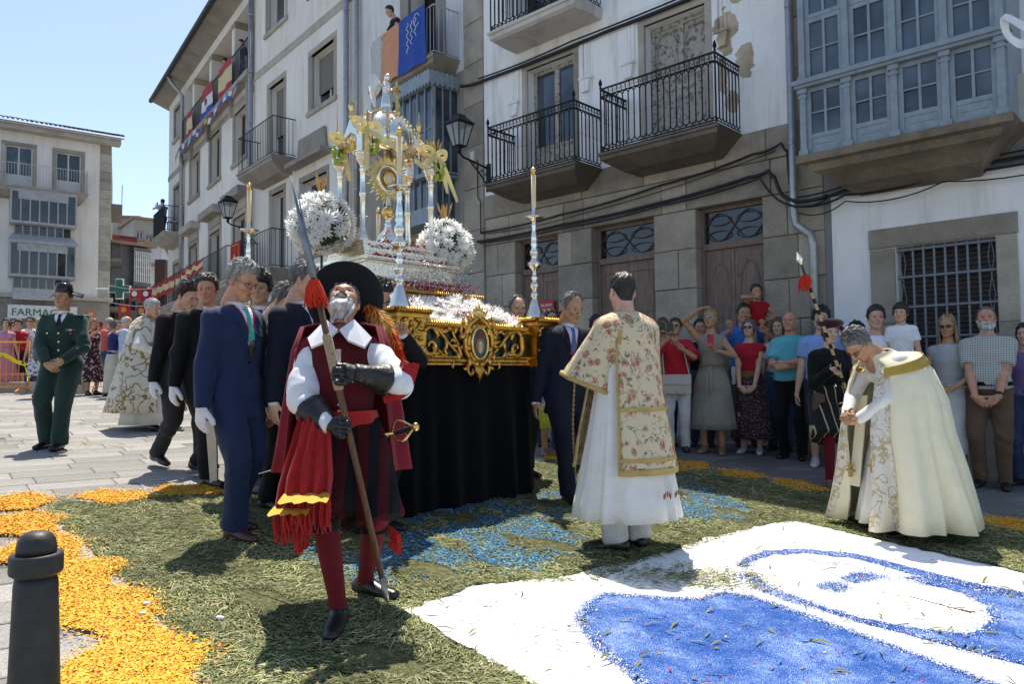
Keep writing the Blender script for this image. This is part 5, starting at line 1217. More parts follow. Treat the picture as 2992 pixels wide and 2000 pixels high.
dot_cloud('blossoms',[(r_.uniform(-.1,.6),r_.gauss(-.42,.04),fz(2.12)+abs(r_.gauss(.09,.07)))for _ in range(1100)],[r_.choice([(.8,.8,.77),(.8,.8,.77),(.75,.72,.6),(.4,.02,.05),(.12,.15,.06)])for _ in range(1100)],.0085,o)
RIB=petal_mat('yellow_satin',(.88,.80,.46),.4);GRP_=mat('green_grapes',(.33,.42,.05),.25,var=.2,vscale=30,subs=.15)
def ribbon(mb,pts,w,sd=Vector((0,-1,0)),tail=True):
 P=[Vector(p)for p in pts];Q=[]
 for i in range(len(P)-1):
  p0,p1,p2,p3=P[max(i-1,0)],P[i],P[i+1],P[min(i+2,len(P)-1)]
  for k in range(5):
   t=k/5;Q.append(.5*((2*p1)+(p2-p0)*t+(2*p0-5*p1+4*p2-p3)*t*t+(3*p1-p0-3*p2+p3)*t**3))
 Q.append(P[-1]);n=len(Q);A_=[];B_=[]
 for i in range(n):
  t=(Q[min(i+1,n-1)]-Q[max(i-1,0)]).normalized();s=t.cross(sd);s=s.normalized()if s.length>1e-4 else Vector((1,0,0));tw=.5*math.sin(i*.5)
  s=(s+sd*tw*.4).normalized();A_.append(Q[i]+s*w/2);B_.append(Q[i]-s*w/2)
 th=sd*.0015;vs=[]
 for i in range(n):vs+=[A_[i]-th,B_[i]-th,A_[i]+th,B_[i]+th]
 fs=[]
 for i in range(n-1):
  a=i*4;b=a+4;fs+=[(a,a+1,b+1,b),(a+2,b+2,b+3,a+3),(a,b,b+2,a+2),(a+1,a+3,b+3,b+1)]
 if tail:
  c=(A_[-1]+B_[-1])/2+(Q[-1]-Q[-2]).normalized()*-w*.4
 mb.add(vs,fs);return mb
def bow(label,x,y,z,tails,grapes,seed,wheat_n=0):
 w=fl(x,y);o=thing('ribbon_bow',label,'ribbon',(w[0],w[1],FZ+z),FA);sd=Vector((.25,-1,0)).normalized()
 for s in(-1,1):ribbon(MB(),[(0,-.05,0),(s*.05,-.08,.055),(s*.125,-.065,.065),(s*.135,-.05,.02),(s*.065,-.06,-.008),(0,-.055,0)],.052,sd).build('loop',RIB,o)
 for t in tails:ribbon(MB(),[(0,-.06,0)]+t,.055,sd).build('tail',RIB,o)
 MB().ell((0,-.065,0),(.022,.02,.024),8,5).build('knot',RIB,o,True)
 if wheat_n:wheat(o,(0,-.06,-.02),wheat_n,.2,.7,seed)
 if grapes:
  w2=fl(x+grapes[0],y+grapes[1]);g=thing('grape_bunch',grapes[3],'grapes',(w2[0],w2[1],FZ+z+grapes[2]),FA,'grape bunches on the canopy');r_=random.Random(seed)
  gm=MB().ell((0,0,0),(.015,.015,.017),8,5).mesh('grape',GRP_,True)
  for i in range(46):
   t=r_.random();rr=.055*(1-.65*t)+.008;a=r_.uniform(0,6.28);inst('grape',gm,g,(rr*math.cos(a),rr*math.sin(a),-.02-t*.15))
  MB().tube([(0,0,.03),(0,0,-.1)],.005,5).build('stalk',LEAF,g)
zb=ZC+.90
bow('yellow satin bow on the left canopy column',-CX_,CY_,zb,[[(.01,-.07,-.1),(.03,-.06,-.2),(.05,-.07,-.32)]],(-.05,-.05,-.02,'green grape bunch at the left canopy column'),1)
bow('yellow satin bow on the front canopy column',-CX_,-CY_,zb+.06,[[(-.02,-.08,-.1),(-.01,-.07,-.22),(-.02,-.08,-.36)],[(.1,-.08,-.04),(.2,-.1,-.08),(.32,-.09,-.1),(.4,-.1,-.06)]],(.06,-.05,-.03,'green grape bunch at the front canopy column'),2,6)
bow('yellow satin bow with long tails on the right canopy column',CX_,-CY_,zb-.02,[[(.06,-.07,-.05),(.12,-.06,-.2),(.14,-.07,-.32)],[(.08,-.07,-.04),(.17,-.06,-.18),(.27,-.07,-.38)],[(-.1,-.08,-.06),(-.16,-.07,-.12),(-.22,-.06,-.08)]],(.03,-.07,-.05,'green grape bunch at the right canopy column'),3,12)
ROSE=petal_mat('cream_rose',(.85,.68,.45),.4)
for k,(x,y,z,lab)in enumerate(((-.30,-.2,-.06,'cream rose beside the front grape bunch'),(.12,-.2,.02,'cream rose under the front gable'),(.30,-.2,-.04,'cream rose beside the right bow'),(-.40,.08,.0,'cream rose beside the left bow'))):
 w=fl(x,y);o=thing('rose',lab,'rose',(w[0],w[1],FZ+zb+z),k)
 for j in range(9):
  a=j*2.4;rr=.012+.004*j;MB().ell((rr*math.cos(a),rr*math.sin(a),-.003*j),(.022,.02,.026),8,5).build('petal',ROSE,o,True)
# ========= PEOPLE: shared modelling tools
def smin(a,b,k):
 h=np.clip(.5+.5*(b-a)/k,0,1);return b+(a-b)*h-k*h*(1-h)
def smax(a,b,k):return-smin(-a,-b,k)
def d_ell(P,c,r):
 q=(P-np.asarray(c))/np.asarray(r);k=np.sqrt((q*q).sum(-1));return(k-1)*min(r)
def d_cap(P,a,b,r0,r1=None):
 r1=r0 if r1 is None else r1;a=np.asarray(a,float);b=np.asarray(b,float);d=b-a
 t=np.clip(((P-a)@d)/(d@d),0,1);v=P-a-t[...,None]*d;return np.sqrt((v*v).sum(-1))-(r0+(r1-r0)*t)
def surf_nets(f,org,vox):
 s=f<0
 n=sum(s[i:s.shape[0]-1+i,j:s.shape[1]-1+j,k:s.shape[2]-1+k].astype(np.int8)for i in(0,1)for j in(0,1)for k in(0,1))
 act=(n>0)&(n<8);I=np.argwhere(act)
 cor=[(i,j,k)for i in(0,1)for j in(0,1)for k in(0,1)]
 V={c:f[I[:,0]+c[0],I[:,1]+c[1],I[:,2]+c[2]]for c in cor}
 acc=np.zeros((len(I),3));cnt=np.zeros(len(I))
 for a in cor:
  for ax in range(3):
   if a[ax]==1:continue
   b=list(a);b[ax]=1;b=tuple(b);va,vb=V[a],V[b];m=(va<0)!=(vb<0)
   t=np.where(m,va/np.where(m,va-vb,1),0);p=np.array(a,float)[None,:]+np.eye(3)[ax][None,:]*t[:,None]
   acc+=p*m[:,None];cnt+=m
 P=(I+acc/cnt[:,None])*vox+org
 ix=-np.ones(act.shape,np.int64);ix[act]=np.arange(len(I));F=[]
 def quads(e,low,cells,flip):
  w=np.argwhere(e)
  if not len(w):return
  q=np.stack([ix[w[:,0]+c[0],w[:,1]+c[1],w[:,2]+c[2]]for c in cells],1);lo=low[w[:,0],w[:,1],w[:,2]]
  fl_=lo if not flip else~lo
  q=np.where(fl_[:,None],q,q[:,::-1]);F.append(q)
 quads(s[:-1,1:-1,1:-1]!=s[1:,1:-1,1:-1],s[:-1,1:-1,1:-1],[(0,0,0),(0,1,0),(0,1,1),(0,0,1)],False)
 quads(s[1:-1,:-1,1:-1]!=s[1:-1,1:,1:-1],s[1:-1,:-1,1:-1],[(0,0,0),(1,0,0),(1,0,1),(0,0,1)],True)
 quads(s[1:-1,1:-1,:-1]!=s[1:-1,1:-1,1:],s[1:-1,1:-1,:-1],[(0,0,0),(1,0,0),(1,1,0),(0,1,0)],False)
 return P,np.concatenate(F)
def grid_sdf(fun,lo,hi,vox):
 lo=np.array(lo);n=np.ceil((np.array(hi)-lo)/vox).astype(int)+1
 G=np.stack(np.meshgrid(*[lo[i]+np.arange(n[i])*vox for i in range(3)],indexing='ij'),-1)
 return surf_nets(fun(G),lo,vox)
class Ch:
 """chain of elliptical sections; pts [(centre, rx, ry)], ex = width axis"""
 def __init__(s,pts,ex=(1,0,0),f0=False,f1=False):
  s.p=[(np.array(c,float),rx,ry)for c,rx,ry in pts];s.ex=np.array(ex,float);s.f0,s.f1=f0,f1
 def grow(s,e):return Ch([(c,rx+e,ry+e)for c,rx,ry in s.p],s.ex,s.f0,s.f1)
def chain_mesh(chains,vox,k=.03,cut=None):
 A=np.concatenate([[np.concatenate([c-max(rx,ry),c+max(rx,ry)])for c,rx,ry in ch.p]for ch in chains])
 lo=A[:,:3].min(0)-vox*3;hi=A[:,3:].max(0)+vox*3;n=np.ceil((hi-lo)/vox).astype(int)+1
 f=np.full(n,.2);ax=[lo[i]+np.arange(n[i])*vox for i in range(3)]
 for ch in chains:
  g=np.full(n,.2);m=len(ch.p)
  for i in range(m-1):
   (a,rx0,ry0),(b,rx1,ry1)=ch.p[i],ch.p[i+1];R_=max(rx0,ry0,rx1,ry1)+.06
   l=np.minimum(a,b)-R_;h=np.maximum(a,b)+R_
   sl=tuple(slice(max(0,int((l[q]-lo[q])/vox)),min(n[q],int((h[q]-lo[q])/vox)+2))for q in range(3))
   G=np.stack(np.meshgrid(*[ax[q][sl[q]]for q in range(3)],indexing='ij'),-1)
   d=b-a;L=np.linalg.norm(d);ez=d/L;ex=ch.ex-(ch.ex@ez)*ez
   if np.linalg.norm(ex)<1e-3:ex=np.array([0,1,0])-ez[1]*ez
   ex/=np.linalg.norm(ex);ey=np.cross(ez,ex)
   q=G-a;t0=(q@ez)/L;t=np.clip(t0,0,1);rx=rx0+(rx1-rx0)*t;ry=ry0+(ry1-ry0)*t;mr=np.minimum(rx,ry)
   x=(q@ex)/rx;y=(q@ey)/ry;z=(t0-t)*L
   zr=z/mr;flat=np.zeros_like(z)
   if i==0 and ch.f0:flat=np.where(z<0,-z,flat);zr=np.where(z<0,0,zr)
   if i==m-2 and ch.f1:flat=np.where(z>0,z,flat);zr=np.where(z>0,0,zr)
   dd=(np.sqrt(x*x+y*y+zr*zr)-1)*mr;dd=np.where(flat>0,np.maximum(dd,flat),dd)
   g[sl]=np.minimum(g[sl],dd)
  f=smin(f,g,k)
 if cut is not None:
  G=np.stack(np.meshgrid(*ax,indexing='ij'),-1);f=np.maximum(f,cut(G))
 f[0]=f[-1]=.1;f[:,0]=f[:,-1]=.1;f[:,:,0]=f[:,:,-1]=.1
 return surf_nets(f,lo,vox)
def vnormals(P,F):
 n=np.cross(P[F[:,2]]-P[F[:,0]],P[F[:,3]]-P[F[:,1]]);N=np.zeros_like(P)
 for k in range(4):np.add.at(N,F[:,k],n)
 return N/(np.linalg.norm(N,axis=1)[:,None]+1e-9)
def lap(P,F,it=2,w=.5):
 for _ in range(it):
  S=np.zeros_like(P);c=np.zeros(len(P))
  for a,b in((0,1),(1,2),(2,3),(3,0)):
   np.add.at(S,F[:,a],P[F[:,b]]);np.add.at(S,F[:,b],P[F[:,a]]);np.add.at(c,F[:,a],1);np.add.at(c,F[:,b],1)
  P=P+w*(S/c[:,None]-P)
 return P
def folds(P,seed,k0=45.,aniso=(1,1,.6)):
 r_=np.random.default_rng(seed);Q=P*np.array(aniso);o=np.zeros(len(P))
 wp=np.stack([np.sin(Q@r_.normal(size=3)*9+r_.uniform(0,6))for _ in range(3)],1)*.045
 for k,a in((k0,1.),(k0*1.7,.5),(k0*.55,.8)):
  d=r_.normal(size=3);d/=np.linalg.norm(d);o+=a*(1-2*np.abs(np.sin(((Q+wp)@d)*k*.5+r_.uniform(0,6))))
 return o/2.3
def cloth_mesh(chains,vox,k=.03,amp=.005,seed=1,k0=55.,cut=None,it=3,foci=()):
 P,F=chain_mesh(chains,vox,k,cut);P=lap(P,F,it);N=vnormals(P,F);w=np.full(len(P),.6 if len(foci)else 1.)
 for c,r in foci:w+=1.1*np.exp(-((P-c)**2).sum(1)/(r*r))
 return P+N*((folds(P,seed,k0)*.8+.35)*amp*w)[:,None],F
def head_sdf(P,kind='m'):
 f=kind=='f';c=kind=='c'
 d=d_ell(P,(0,-.012,.032),(.074,.094,.083))
 d=smin(d,d_ell(P,(0,.028,-.03),(.058,.06,.078 if not c else.068)),.03)
 jw=.046 if kind=='m' else.038
 for s in(-1,1):d=smin(d,d_cap(P,(s*(jw+.008),-.002,-.052),(s*.018,.062,-.094),.019,.017),.025)
 d=smin(d,d_ell(P,(0,.068,-.094),(.022,.02,.018)if kind=='m' else(.017,.018,.016)),.025)
 for s in(-1,1):d=smin(d,d_ell(P,(s*.037,.062,-.022),(.022,.02,.022)),.02)
 d=smin(d,d_cap(P,(-.034,.079,.026),(.034,.079,.026),.011 if kind=='m' else.007),.018)
 for s in(-1,1):d=smax(d,-d_ell(P,(s*.031,.102,.006),(.02,.017,.012)),.012)
 nl=.117 if kind=='m' else(.110 if f else.102)
 d=smin(d,d_cap(P,(0,.084,.018),(0,nl,-.026),.007,.0105),.012)
 for s in(-1,1):d=smin(d,d_ell(P,(s*.011,nl-.014,-.031),(.008,.011,.008)),.008)
 d=smin(d,d_ell(P,(0,.084,-.058),(.02,.009,.006)),.008);d=smin(d,d_ell(P,(0,.083,-.071),(.017,.010,.007)),.008)
 d=smax(d,-d_ell(P,(0,.096,-.0635),(.023,.007,.0016)),.004)
 for s in(-1,1):
  d=smin(d,d_ell(P,(s*.079,-.008,-.008),(.009,.018,.031)),.01);d=smax(d,-d_ell(P,(s*.088,-.002,-.002),(.005,.009,.018)),.005)
 d=smin(d,d_cap(P,(0,-.022,-.07),(0,-.035,-.19),.056 if kind=='m' else.047,.06 if kind=='m' else.05),.03)
 return d
HEADS={}
def head_tpl(kind):
 if kind not in HEADS:
  P,F=grid_sdf(lambda G:head_sdf(G,kind),(-.11,-.13,-.2),(.11,.14,.13),.0055)
  keep=P[:,2]>-.19;rm=np.cumsum(keep)-1;F=F[keep[F].all(1)];F=rm[F];P=P[keep]
  ce=P[F].mean(1);mi=np.zeros(len(F),int)
  mi[((ce[:,0]/.021)**2+((ce[:,2]+.0645)/.0105)**2<1)&(ce[:,1]>.076)]=1
  V=[P];FF=[F];M=[mi];n=len(P)
  for s in(-1,1):
   for(c,r,m_)in(((s*.031,.0795,.0045),(.0125,.0105,.0058),2),((s*.031,.0865,.0047),(.0066,.005,.0058),3)):
    mb=MB().ell(c,r,10,6);vs=np.array(mb.v);q=[f_ for f_ in mb.f if len(f_)==4];V.append(vs);FF.append(np.array(q)+n);M.append(np.full(len(q),m_));n+=len(vs)
  HEADS[kind]=(np.concatenate(V),np.concatenate(FF),np.concatenate(M))
 return HEADS[kind]
_HR={}
def head_radius(kind,D,c):
 key=(kind,D.shape)
 if key not in _HR:
  t=np.full(len(D),.2)
  for _ in range(28):t=t-head_sdf(c+D*t[:,None],kind)*.8
  _HR[key]=t
 return _HR[key]
def hair_mesh(kind,style,seed=1,thick=.016):
 """radial shell over the skull; where the style has no hair it dives under the skin"""
 nu,nv=88,52;c=np.array([0,-.004,.012]);th=np.linspace(-math.pi,math.pi,nu,endpoint=False);ph=np.linspace(-1.35,1.5,nv)
 T,Ph=np.meshgrid(th,ph,indexing='ij');D=np.stack([np.sin(T)*np.cos(Ph),np.cos(T)*np.cos(Ph),np.sin(Ph)],-1).reshape(-1,3)
 r=head_radius(kind,D,c);P=c+D*r[:,None];az=np.degrees(np.abs(T.reshape(-1)));z=P[:,2];y=P[:,1];x=P[:,0]
 tabs={'short':([0,25,50,68,80,100,125,150,180],[.073,.071,.06,.03,-.012,.02,-.035,-.07,-.078]),'fringe':([0,25,50,68,80,100,125,150,180],[.052,.05,.045,.01,-.03,.0,-.05,-.08,-.085]),'bob':([0,20,45,58,75,100,125,150,180],[.078,.07,.05,-.03,-.09,-.10,-.1,-.1,-.1]),'bald':([0,25,50,68,80,100,125,150,180],[.2,.2,.2,.035,-.01,.018,-.035,-.07,-.075]),'recede':([0,25,50,68,80,100,125,150,180],[.103,.112,.09,.035,-.012,.018,-.035,-.07,-.078]),'tied':([0,25,50,68,80,100,125,150,180],[.082,.078,.062,.03,.0,.025,-.03,-.06,-.07]),'shaved':([0,25,50,68,80,100,125,150,180],[.082,.078,.062,.025,-.02,.02,-.04,-.075,-.08])}
 if style in('beard','goatee','stubble'):
  lim=62 if style=='goatee' else 88
  m=np.minimum((lim-az)/12,(-.046-z+.022*np.clip((az-30)/50,0,1)*(style!='goatee'))/.008)
  lip=(np.abs(x)<.022)&(y>.07)&(z<-.053)&(z>-.076)
  m=np.where(lip,np.minimum(m,0),m);must=(np.abs(x)<.034)&(y>.066)&(z<-.038)&(z>-.053);m=np.where(must,1,m)
  t=np.clip(m,-.6,1)*(thick if style!='stubble' else.002);low=np.clip((-.075-z)/.04,0,1);t=np.where(m>0,t*(1+1.3*low*(style=='goatee')),t)
 else:
  ta=tabs[style];line=np.interp(az,*ta);m=(z-line)/.016
  if style=='bald':m=np.minimum(m,(.052-z+.5*np.clip(-y-.03,0,.1))/.016)
  t=np.clip(m,-.7,1)
  top=np.clip((z-.02)/.08,0,1)
  t=np.where(t>0,t*thick*(.55+.6*top),t*.012)
 r_=np.random.default_rng(seed);rr=0
 for k in range(4):
  kf=r_.uniform(20,60);rr=rr+np.sin(T.reshape(-1)*r_.integers(5,19)+Ph.reshape(-1)*r_.uniform(4,10)+r_.uniform(0,6))*np.sin(Ph.reshape(-1)*r_.uniform(3,9)+T.reshape(-1)*r_.integers(-3,4)+r_.uniform(0,6))
 t=np.where(t>0,t*(1+.3*rr),t);Q=c+D*(r+t)[:,None]
 I=np.arange(nu*nv).reshape(nu,nv);F=np.stack([I,np.roll(I,-1,0),np.roll(np.roll(I,-1,0),-1,1),np.roll(I,-1,1)],-1)[:,:-1].reshape(-1,4)[:,::-1]
 keep=(t[F]>-.006).any(1);F=F[keep];n=len(Q)
 Qe=np.concatenate([Q,[c+np.array([0,-.004,r[I[0,-1]]+t[I[:,-1]].mean()])]])
 if t[I[:,-1]].mean()>0:F=np.concatenate([F,np.stack([I[:,-1],np.roll(I[:,-1],-1),np.full(nu,n),np.full(nu,n)],1)[:,::-1]])
 return Qe,F
HANDS={}
def hand_tpl(pose):
 """right hand, wrist at origin, fingers along -Z, palm towards -X, thumb towards +Y"""
 if pose in HANDS:return HANDS[pose]
 curl={'relax':(18,28,20),'fist':(62,85,50),'flat':(4,8,5),'grip':(48,62,35)}[pose]
 segs=[];
 for i,(y,L,z0,r)in enumerate(((.030,.074,-.088,.0085),(.0105,.082,-.092,.0088),(-.0095,.076,-.089,.0083),(-.0285,.060,-.080,.0074))):
  p=np.array([0,y,z0]);a=0;dy=(y*.10)
  for q,(fr,c_)in enumerate(zip((.45,.31,.24),curl)):
   a+=math.radians(c_+3*i);d=np.array([-math.sin(a),dy*.6*math.cos(a),-math.cos(a)]);e=p+d*L*fr;segs.append((p,e,r*(1-.1*q),r*(1-.1*(q+1))));p=e
 tc={'relax':25,'fist':70,'flat':10,'grip':50}[pose];a=math.radians(tc)
 b0=np.array([-.004,.026,-.028]);b1=b0+np.array([-.018*math.sin(a)-.006,.030*math.cos(a*.7),-.034]);b2=b1+.032*np.array([-math.sin(a)*.8,.45*math.cos(a),-.75]);b3=b2+.024*np.array([-math.sin(a),.1,-.7])
 def f(P):
  d=d_ell(P,(0,.0,-.052),(.0135,.040,.05));d=smin(d,d_cap(P,(0,0,.02),(0,0,-.03),.025,.024),.02)
  for s in segs:d=smin(d,d_cap(P,*s),.0045)
  for s in((b0,b1,.0125,.011),(b1,b2,.0105,.0095),(b2,b3,.0095,.008)):d=smin(d,d_cap(P,*s),.006)
  return d
 P,F=grid_sdf(f,(-.1,-.055,-.19),(.035,.085,.035),.0042);P=lap(P,F,1)
 HANDS[pose]=(P,F);return HANDS[pose]
def basis(zdir,xhint):
 z=np.array(zdir,float);z/=np.linalg.norm(z);x=np.array(xhint,float);x=x-(x@z)*z;x/=(np.linalg.norm(x)+1e-9);return np.stack([x,np.cross(z,x),z],1)
def rotm(yaw,pitch,roll):return np.array(Matrix.Rotation(-R(yaw),3,'Z')@Matrix.Rotation(R(pitch),3,'X')@Matrix.Rotation(R(roll),3,'Y'))
def ik(a,b,l1,l2,pole):
 a=np.array(a,float);b=np.array(b,float);d=b-a;L=np.linalg.norm(d);m=(l1+l2)*.999
 if L>m:b=a+d/L*m;d=b-a;L=m
 x=(l1*l1-l2*l2+L*L)/(2*L);h=math.sqrt(max(l1*l1-x*x,0));e=d/L;p=np.array(pole,float);p=p-(p@e)*e;p/=(np.linalg.norm(p)+1e-9)
 return a+e*x+p*h,b
ARMS={'down':((.275,.02,.79),(.35,-1,.0),'relax',None,None),'fwd':((.26,.12,.84),(.4,-1,0),'relax',None,None),'clasp':((.10,.275,.99),(1,-.5,-.1),'relax',(-.85,.35,-.4),(.3,-.9,.0)),'clasplow':((.09,.24,.86),(1,-.5,0),'relax',(-.75,.25,-.6),(.2,-1,.1)),'cross':((-.05,.25,1.14),(.9,.0,-.6),'relax',(-.95,.1,.1),(0,-1,-.2)),'phone':((.075,.36,1.47),(.9,.1,-.8),'grip',(-.25,.25,.9),(-.6,.7,.0)),'phonelow':((.06,.33,1.36),(.9,.0,-.8),'grip',(-.25,.35,.9),(-.6,.7,.0)),'chest':((.08,.25,1.18),(1,-.2,-.5),'relax',(-.8,.3,.4),(0,-1,0)),'carry':((.12,.2,1.34),(.8,.2,-.8),'fist',(-.3,.2,.9),(-.9,.2,0))}
SKINS={}
def skin_mats(k):
 if k not in SKINS:
  c={'fair':(.60,.36,.25),'tan':(.48,.26,.15),'ruddy':(.57,.28,.18),'olive':(.47,.28,.17),'pale':(.64,.42,.32)}[k]
  SKINS[k]=[mat('skin_'+k,c,.5,var=.16,vscale=22,bump=.2,bscale=160,subs=.12,spec=.35),mat('lips_'+k,(c[0]*.72,c[1]*.52,c[2]*.52),.45),mat('eye_white_shaded',(.36,.33,.30),.3),mat('iris_dark',(.025,.015,.01),.15)]  # eye whites and lips darkened to stand for socket and mouth-slit shade
 return SKINS[k]
def cloth(name,col,rough=.85,bump=.25,bscale=220,sheen=.05,var=.1,vscale=8,**kw):return mat(name,col,rough,var=var,vscale=vscale,bump=bump,bscale=bscale,sheen=sheen,spec=.2,**kw)
def hairmat(name,col):return mat('hair_'+name,col,.45,var=.5,vscale=26,bump=.6,bscale=60,spec=.5,stretch=(1.6,1.6,.5))
HAIR={'black':(.012,.010,.009),'dark':(.03,.02,.014),'brown':(.075,.045,.027),'grey':(.30,.29,.275),'white':(.5,.49,.47),'blond':(.36,.24,.11),'salt':(.13,.125,.12),'auburn':(.13,.065,.03),'ginger':(.28,.13,.05)}
def shell(name,par,m,rings,n=64,a0=0,a1=360,fk=(9,14),seed=1,thick=.006,vis=None,closed=None,sm=True,drift=.15):
 """draped cloth: rings of (cx, cy, z, rx, ry, fold) - angle 0 = front (+Y), clockwise seen from above is towards +X"""
 full=(a1-a0)>=359.9 if closed is None else closed;r_=random.Random(seed);p1,p2,p3=(r_.uniform(0,6)for _ in range(3));O=[]
 A_=np.radians(np.linspace(a0,a1,n,endpoint=not full))
 for i,rg_ in enumerate(rings):
  cx,cy,z,rx,ry,am=rg_[:6];tl=rg_[6]if len(rg_)>6 else 0;tx=rg_[7]if len(rg_)>7 else 0
  A2=A_+.16*np.sin(3*A_+p3)+.09*np.sin(5*A_+p1+.1*i);w_=1+am*(np.sin(fk[0]*A2+p1+drift*i)+.55*np.sin(fk[1]*A2+p2-drift*i)+.35*np.sin((fk[0]+fk[1])*A2+p3))
  O.append(np.stack([cx+rx*np.sin(A_)*w_,cy+ry*np.cos(A_)*w_,np.full(n,z)+tl*np.cos(A_)+tx*np.sin(A_)],1))
 O=np.array(O);m_,n_=O.shape[:2]
 du=np.gradient(O,axis=0);dv=(np.roll(O,-1,1)-np.roll(O,1,1))if full else np.gradient(O,axis=1)
 N=np.cross(du,dv);N/=(np.linalg.norm(N,axis=2)[...,None]+1e-9)
 ctr=O.mean(axis=1,keepdims=True);sg=np.sign(((O-ctr)*N).sum());N*=sg
 I=O-N*thick;V=np.concatenate([O.reshape(-1,3),I.reshape(-1,3)]);k=m_*n_;F=[]
 for i in range(m_-1):
  for j in range(n_ if full else n_-1):
   a=i*n_+j;b=i*n_+(j+1)%n_;c=b+n_;d=a+n_
   q=(a,b,c,d)if sg<0 else(d,c,b,a);F.append(q);F.append(tuple(x+k for x in q[::-1]))
 for i in(0,m_-1):
  for j in range(n_ if full else n_-1):a=i*n_+j;b=i*n_+(j+1)%n_;F.append((a,b,b+k,a+k))
 if not full:
  for j in(0,n_-1):
   for i in range(m_-1):a=i*n_+j;b=a+n_;F.append((a,b,b+k,a+k))
 return mesh_obj(name,V,F,m,par,sm)
class Person:pass
PEOPLE=[]
def person(label,pos,face,H=1.72,sex='m',arms=('down','down'),feet=None,lean=0,side=0,head=(0,0,0),skin='fair',hair=('short','brown',.016),build=1.0,belly=0.,lod=1,seed=1,z=None,group=None,crouch=0,twist=0,shoes=('dark_shoe',(.015,.013,.012)),bare_feet=False,name='person',bodyvox=None,brows=True,headscale=1.0):
 p=Person();p.lod=lod;p.H=H;s=H/1.75;p.sex=sex;p.seed=seed
 zz=gz(*pos)if z is None else z
 rt_=thing(name,label,'person',(pos[0],pos[1],zz),-R(face),group);rt_.scale=(s,s,s);p.root=rt_
 ca,sa=math.cos(-R(face)),math.sin(-R(face))
 def w2l(q):d=np.array(q,float)-np.array([pos[0],pos[1],zz]);return np.array([ca*d[0]+sa*d[1],-sa*d[0]+ca*d[1],d[2]])/s
 p.w2l=w2l;p.l2w=lambda q:np.array([pos[0]+s*(ca*q[0]-sa*q[1]),pos[1]+s*(sa*q[0]+ca*q[1]),zz+s*q[2]])
 fem=sex=='f';sw=(.162 if not fem else.142)*(1+(build-1)*.5)
 feet=feet or((.1,0,8,0),(-.1,.0,-8,0))
 FT=[]
 for fx,fy,fr,lift in feet:
  wq=p.l2w((fx,fy,0));dz=((gz(wq[0],wq[1])-zz)/s)if z is None else 0
  FT.append((np.array([fx,fy-.03*0,.085+dz+lift]),fr,lift))
 pz=.955-crouch;hx=.092 if not fem else.088
 for _ in range(40):
  if all(np.linalg.norm(np.array([(hx if i==0 else-hx),0,pz-.02])-a[0])<.845 for i,a in enumerate(FT)):break
  pz-=.008
 p.pz=pz;base=np.array([0,0,pz])
 ang=lambda t:R(lean)*min(1,max(0,t))**.7
 def spine(d):
  q=base.copy();n=12;st=d/n
  for i in range(n):
   t=(i+.5)/n*d/.5;a=ang(t);q=q+st*np.array([math.sin(R(side))*max(0,t),math.sin(a),math.cos(a)])
  return q
 def fr(d):a=ang(d/.5);return np.array(Matrix.Rotation(-R(twist)*min(1,max(0,d/.5)),3,'Z')@Matrix.Rotation(-a,3,'X'))
 p.spine,p.fr=spine,fr
 b=build
 T=[(-.09,.15,.10),(-.03,.168,.115),(.03,.165,.112),(.12,.142 if not fem else.122,.098 if not fem else.086),(.22,.152 if not fem else.135,.106 if not fem else.094),(.33,.168 if not fem else.146,.116 if not fem else.105),(.41,.16 if not fem else.138,.102 if not fem else.09),(.46,.115 if not fem else.098,.08 if not fem else.07),(.52,.060,.058)]
 def yoff(d):return belly*math.exp(-((d-.12)/.11)**2)*.5+(.018 if fem else.006)*math.exp(-((d-.32)/.07)**2)-.006
 p.T=[(spine(d)+fr(d)@np.array([0,yoff(d),0]),rx*b+belly*.25*math.exp(-((d-.12)/.12)**2),ry*b+belly*.5*math.exp(-((d-.12)/.12)**2),d)for d,rx,ry in T]
 ex=fr(.4)@np.array([1,0,0]);p.ex=ex
 nb=spine(.535);p.nb=nb
 Rh=rotm(*head);Rn=rotm(head[0]*.4,head[1]*.5-lean*.3,head[2]*.4)
 hc=nb+Rn@np.array([0,.022,.14])+Rh@np.array([0,.0,.012]);p.hc,p.Rh=hc,Rh;p.hs=headscale*(1.0 if not fem else.95)
 chains=[Ch([(c,rx,ry)for c,rx,ry,d in p.T],ex),Ch([(spine(.44),.075,.065),(nb,.056 if not fem else.047,.056 if not fem else.047),(hc+Rh@np.array([0,-.02,-.06]),.054 if not fem else.046,.054 if not fem else.046)])]
 p.A=[]
 for i,(sg,sp)in enumerate(zip((1,-1),arms)):
  if isinstance(sp,str):sp=ARMS[sp]
  tg,pole,pose,fd,pn=(list(sp)+[None]*5)[:5]
  mir=np.array([sg,1,1]);tg=np.array(tg,float)*mir if not(len(sp)>5 and sp[5])else np.array(tg,float)
  pole=np.array(pole,float)*mir
  sh=spine(.425)+fr(.425)@np.array([sg*sw,-.01,0])
  if tg[2]>1.35:sh=sh+np.array([0,.01,.025])
  el,wr=ik(sh,tg,.295,.255,pole);p.A.append(dict(sh=sh,el=el,wr=wr,sg=sg))
  r=(1.0 if not fem else.84)*(.6+.4*b)
  chains.append(Ch([(spine(.475),.05,.05),(sh+np.array([0,0,.004]),.048*r,.048*r)]))
  ds=(wr-el)/np.linalg.norm(wr-el)
  chains.append(Ch([(sh,.056*r,.056*r),(sh*.5+el*.5,.05*r,.047*r),(el,.041*r,.041*r),(el*.65+wr*.35,.041*r,.04*r),(wr-ds*.02,.029*r,.025*r),(wr,.027*r,.024*r)]))
  fdir=np.array(fd,float)*mir if fd is not None else ds
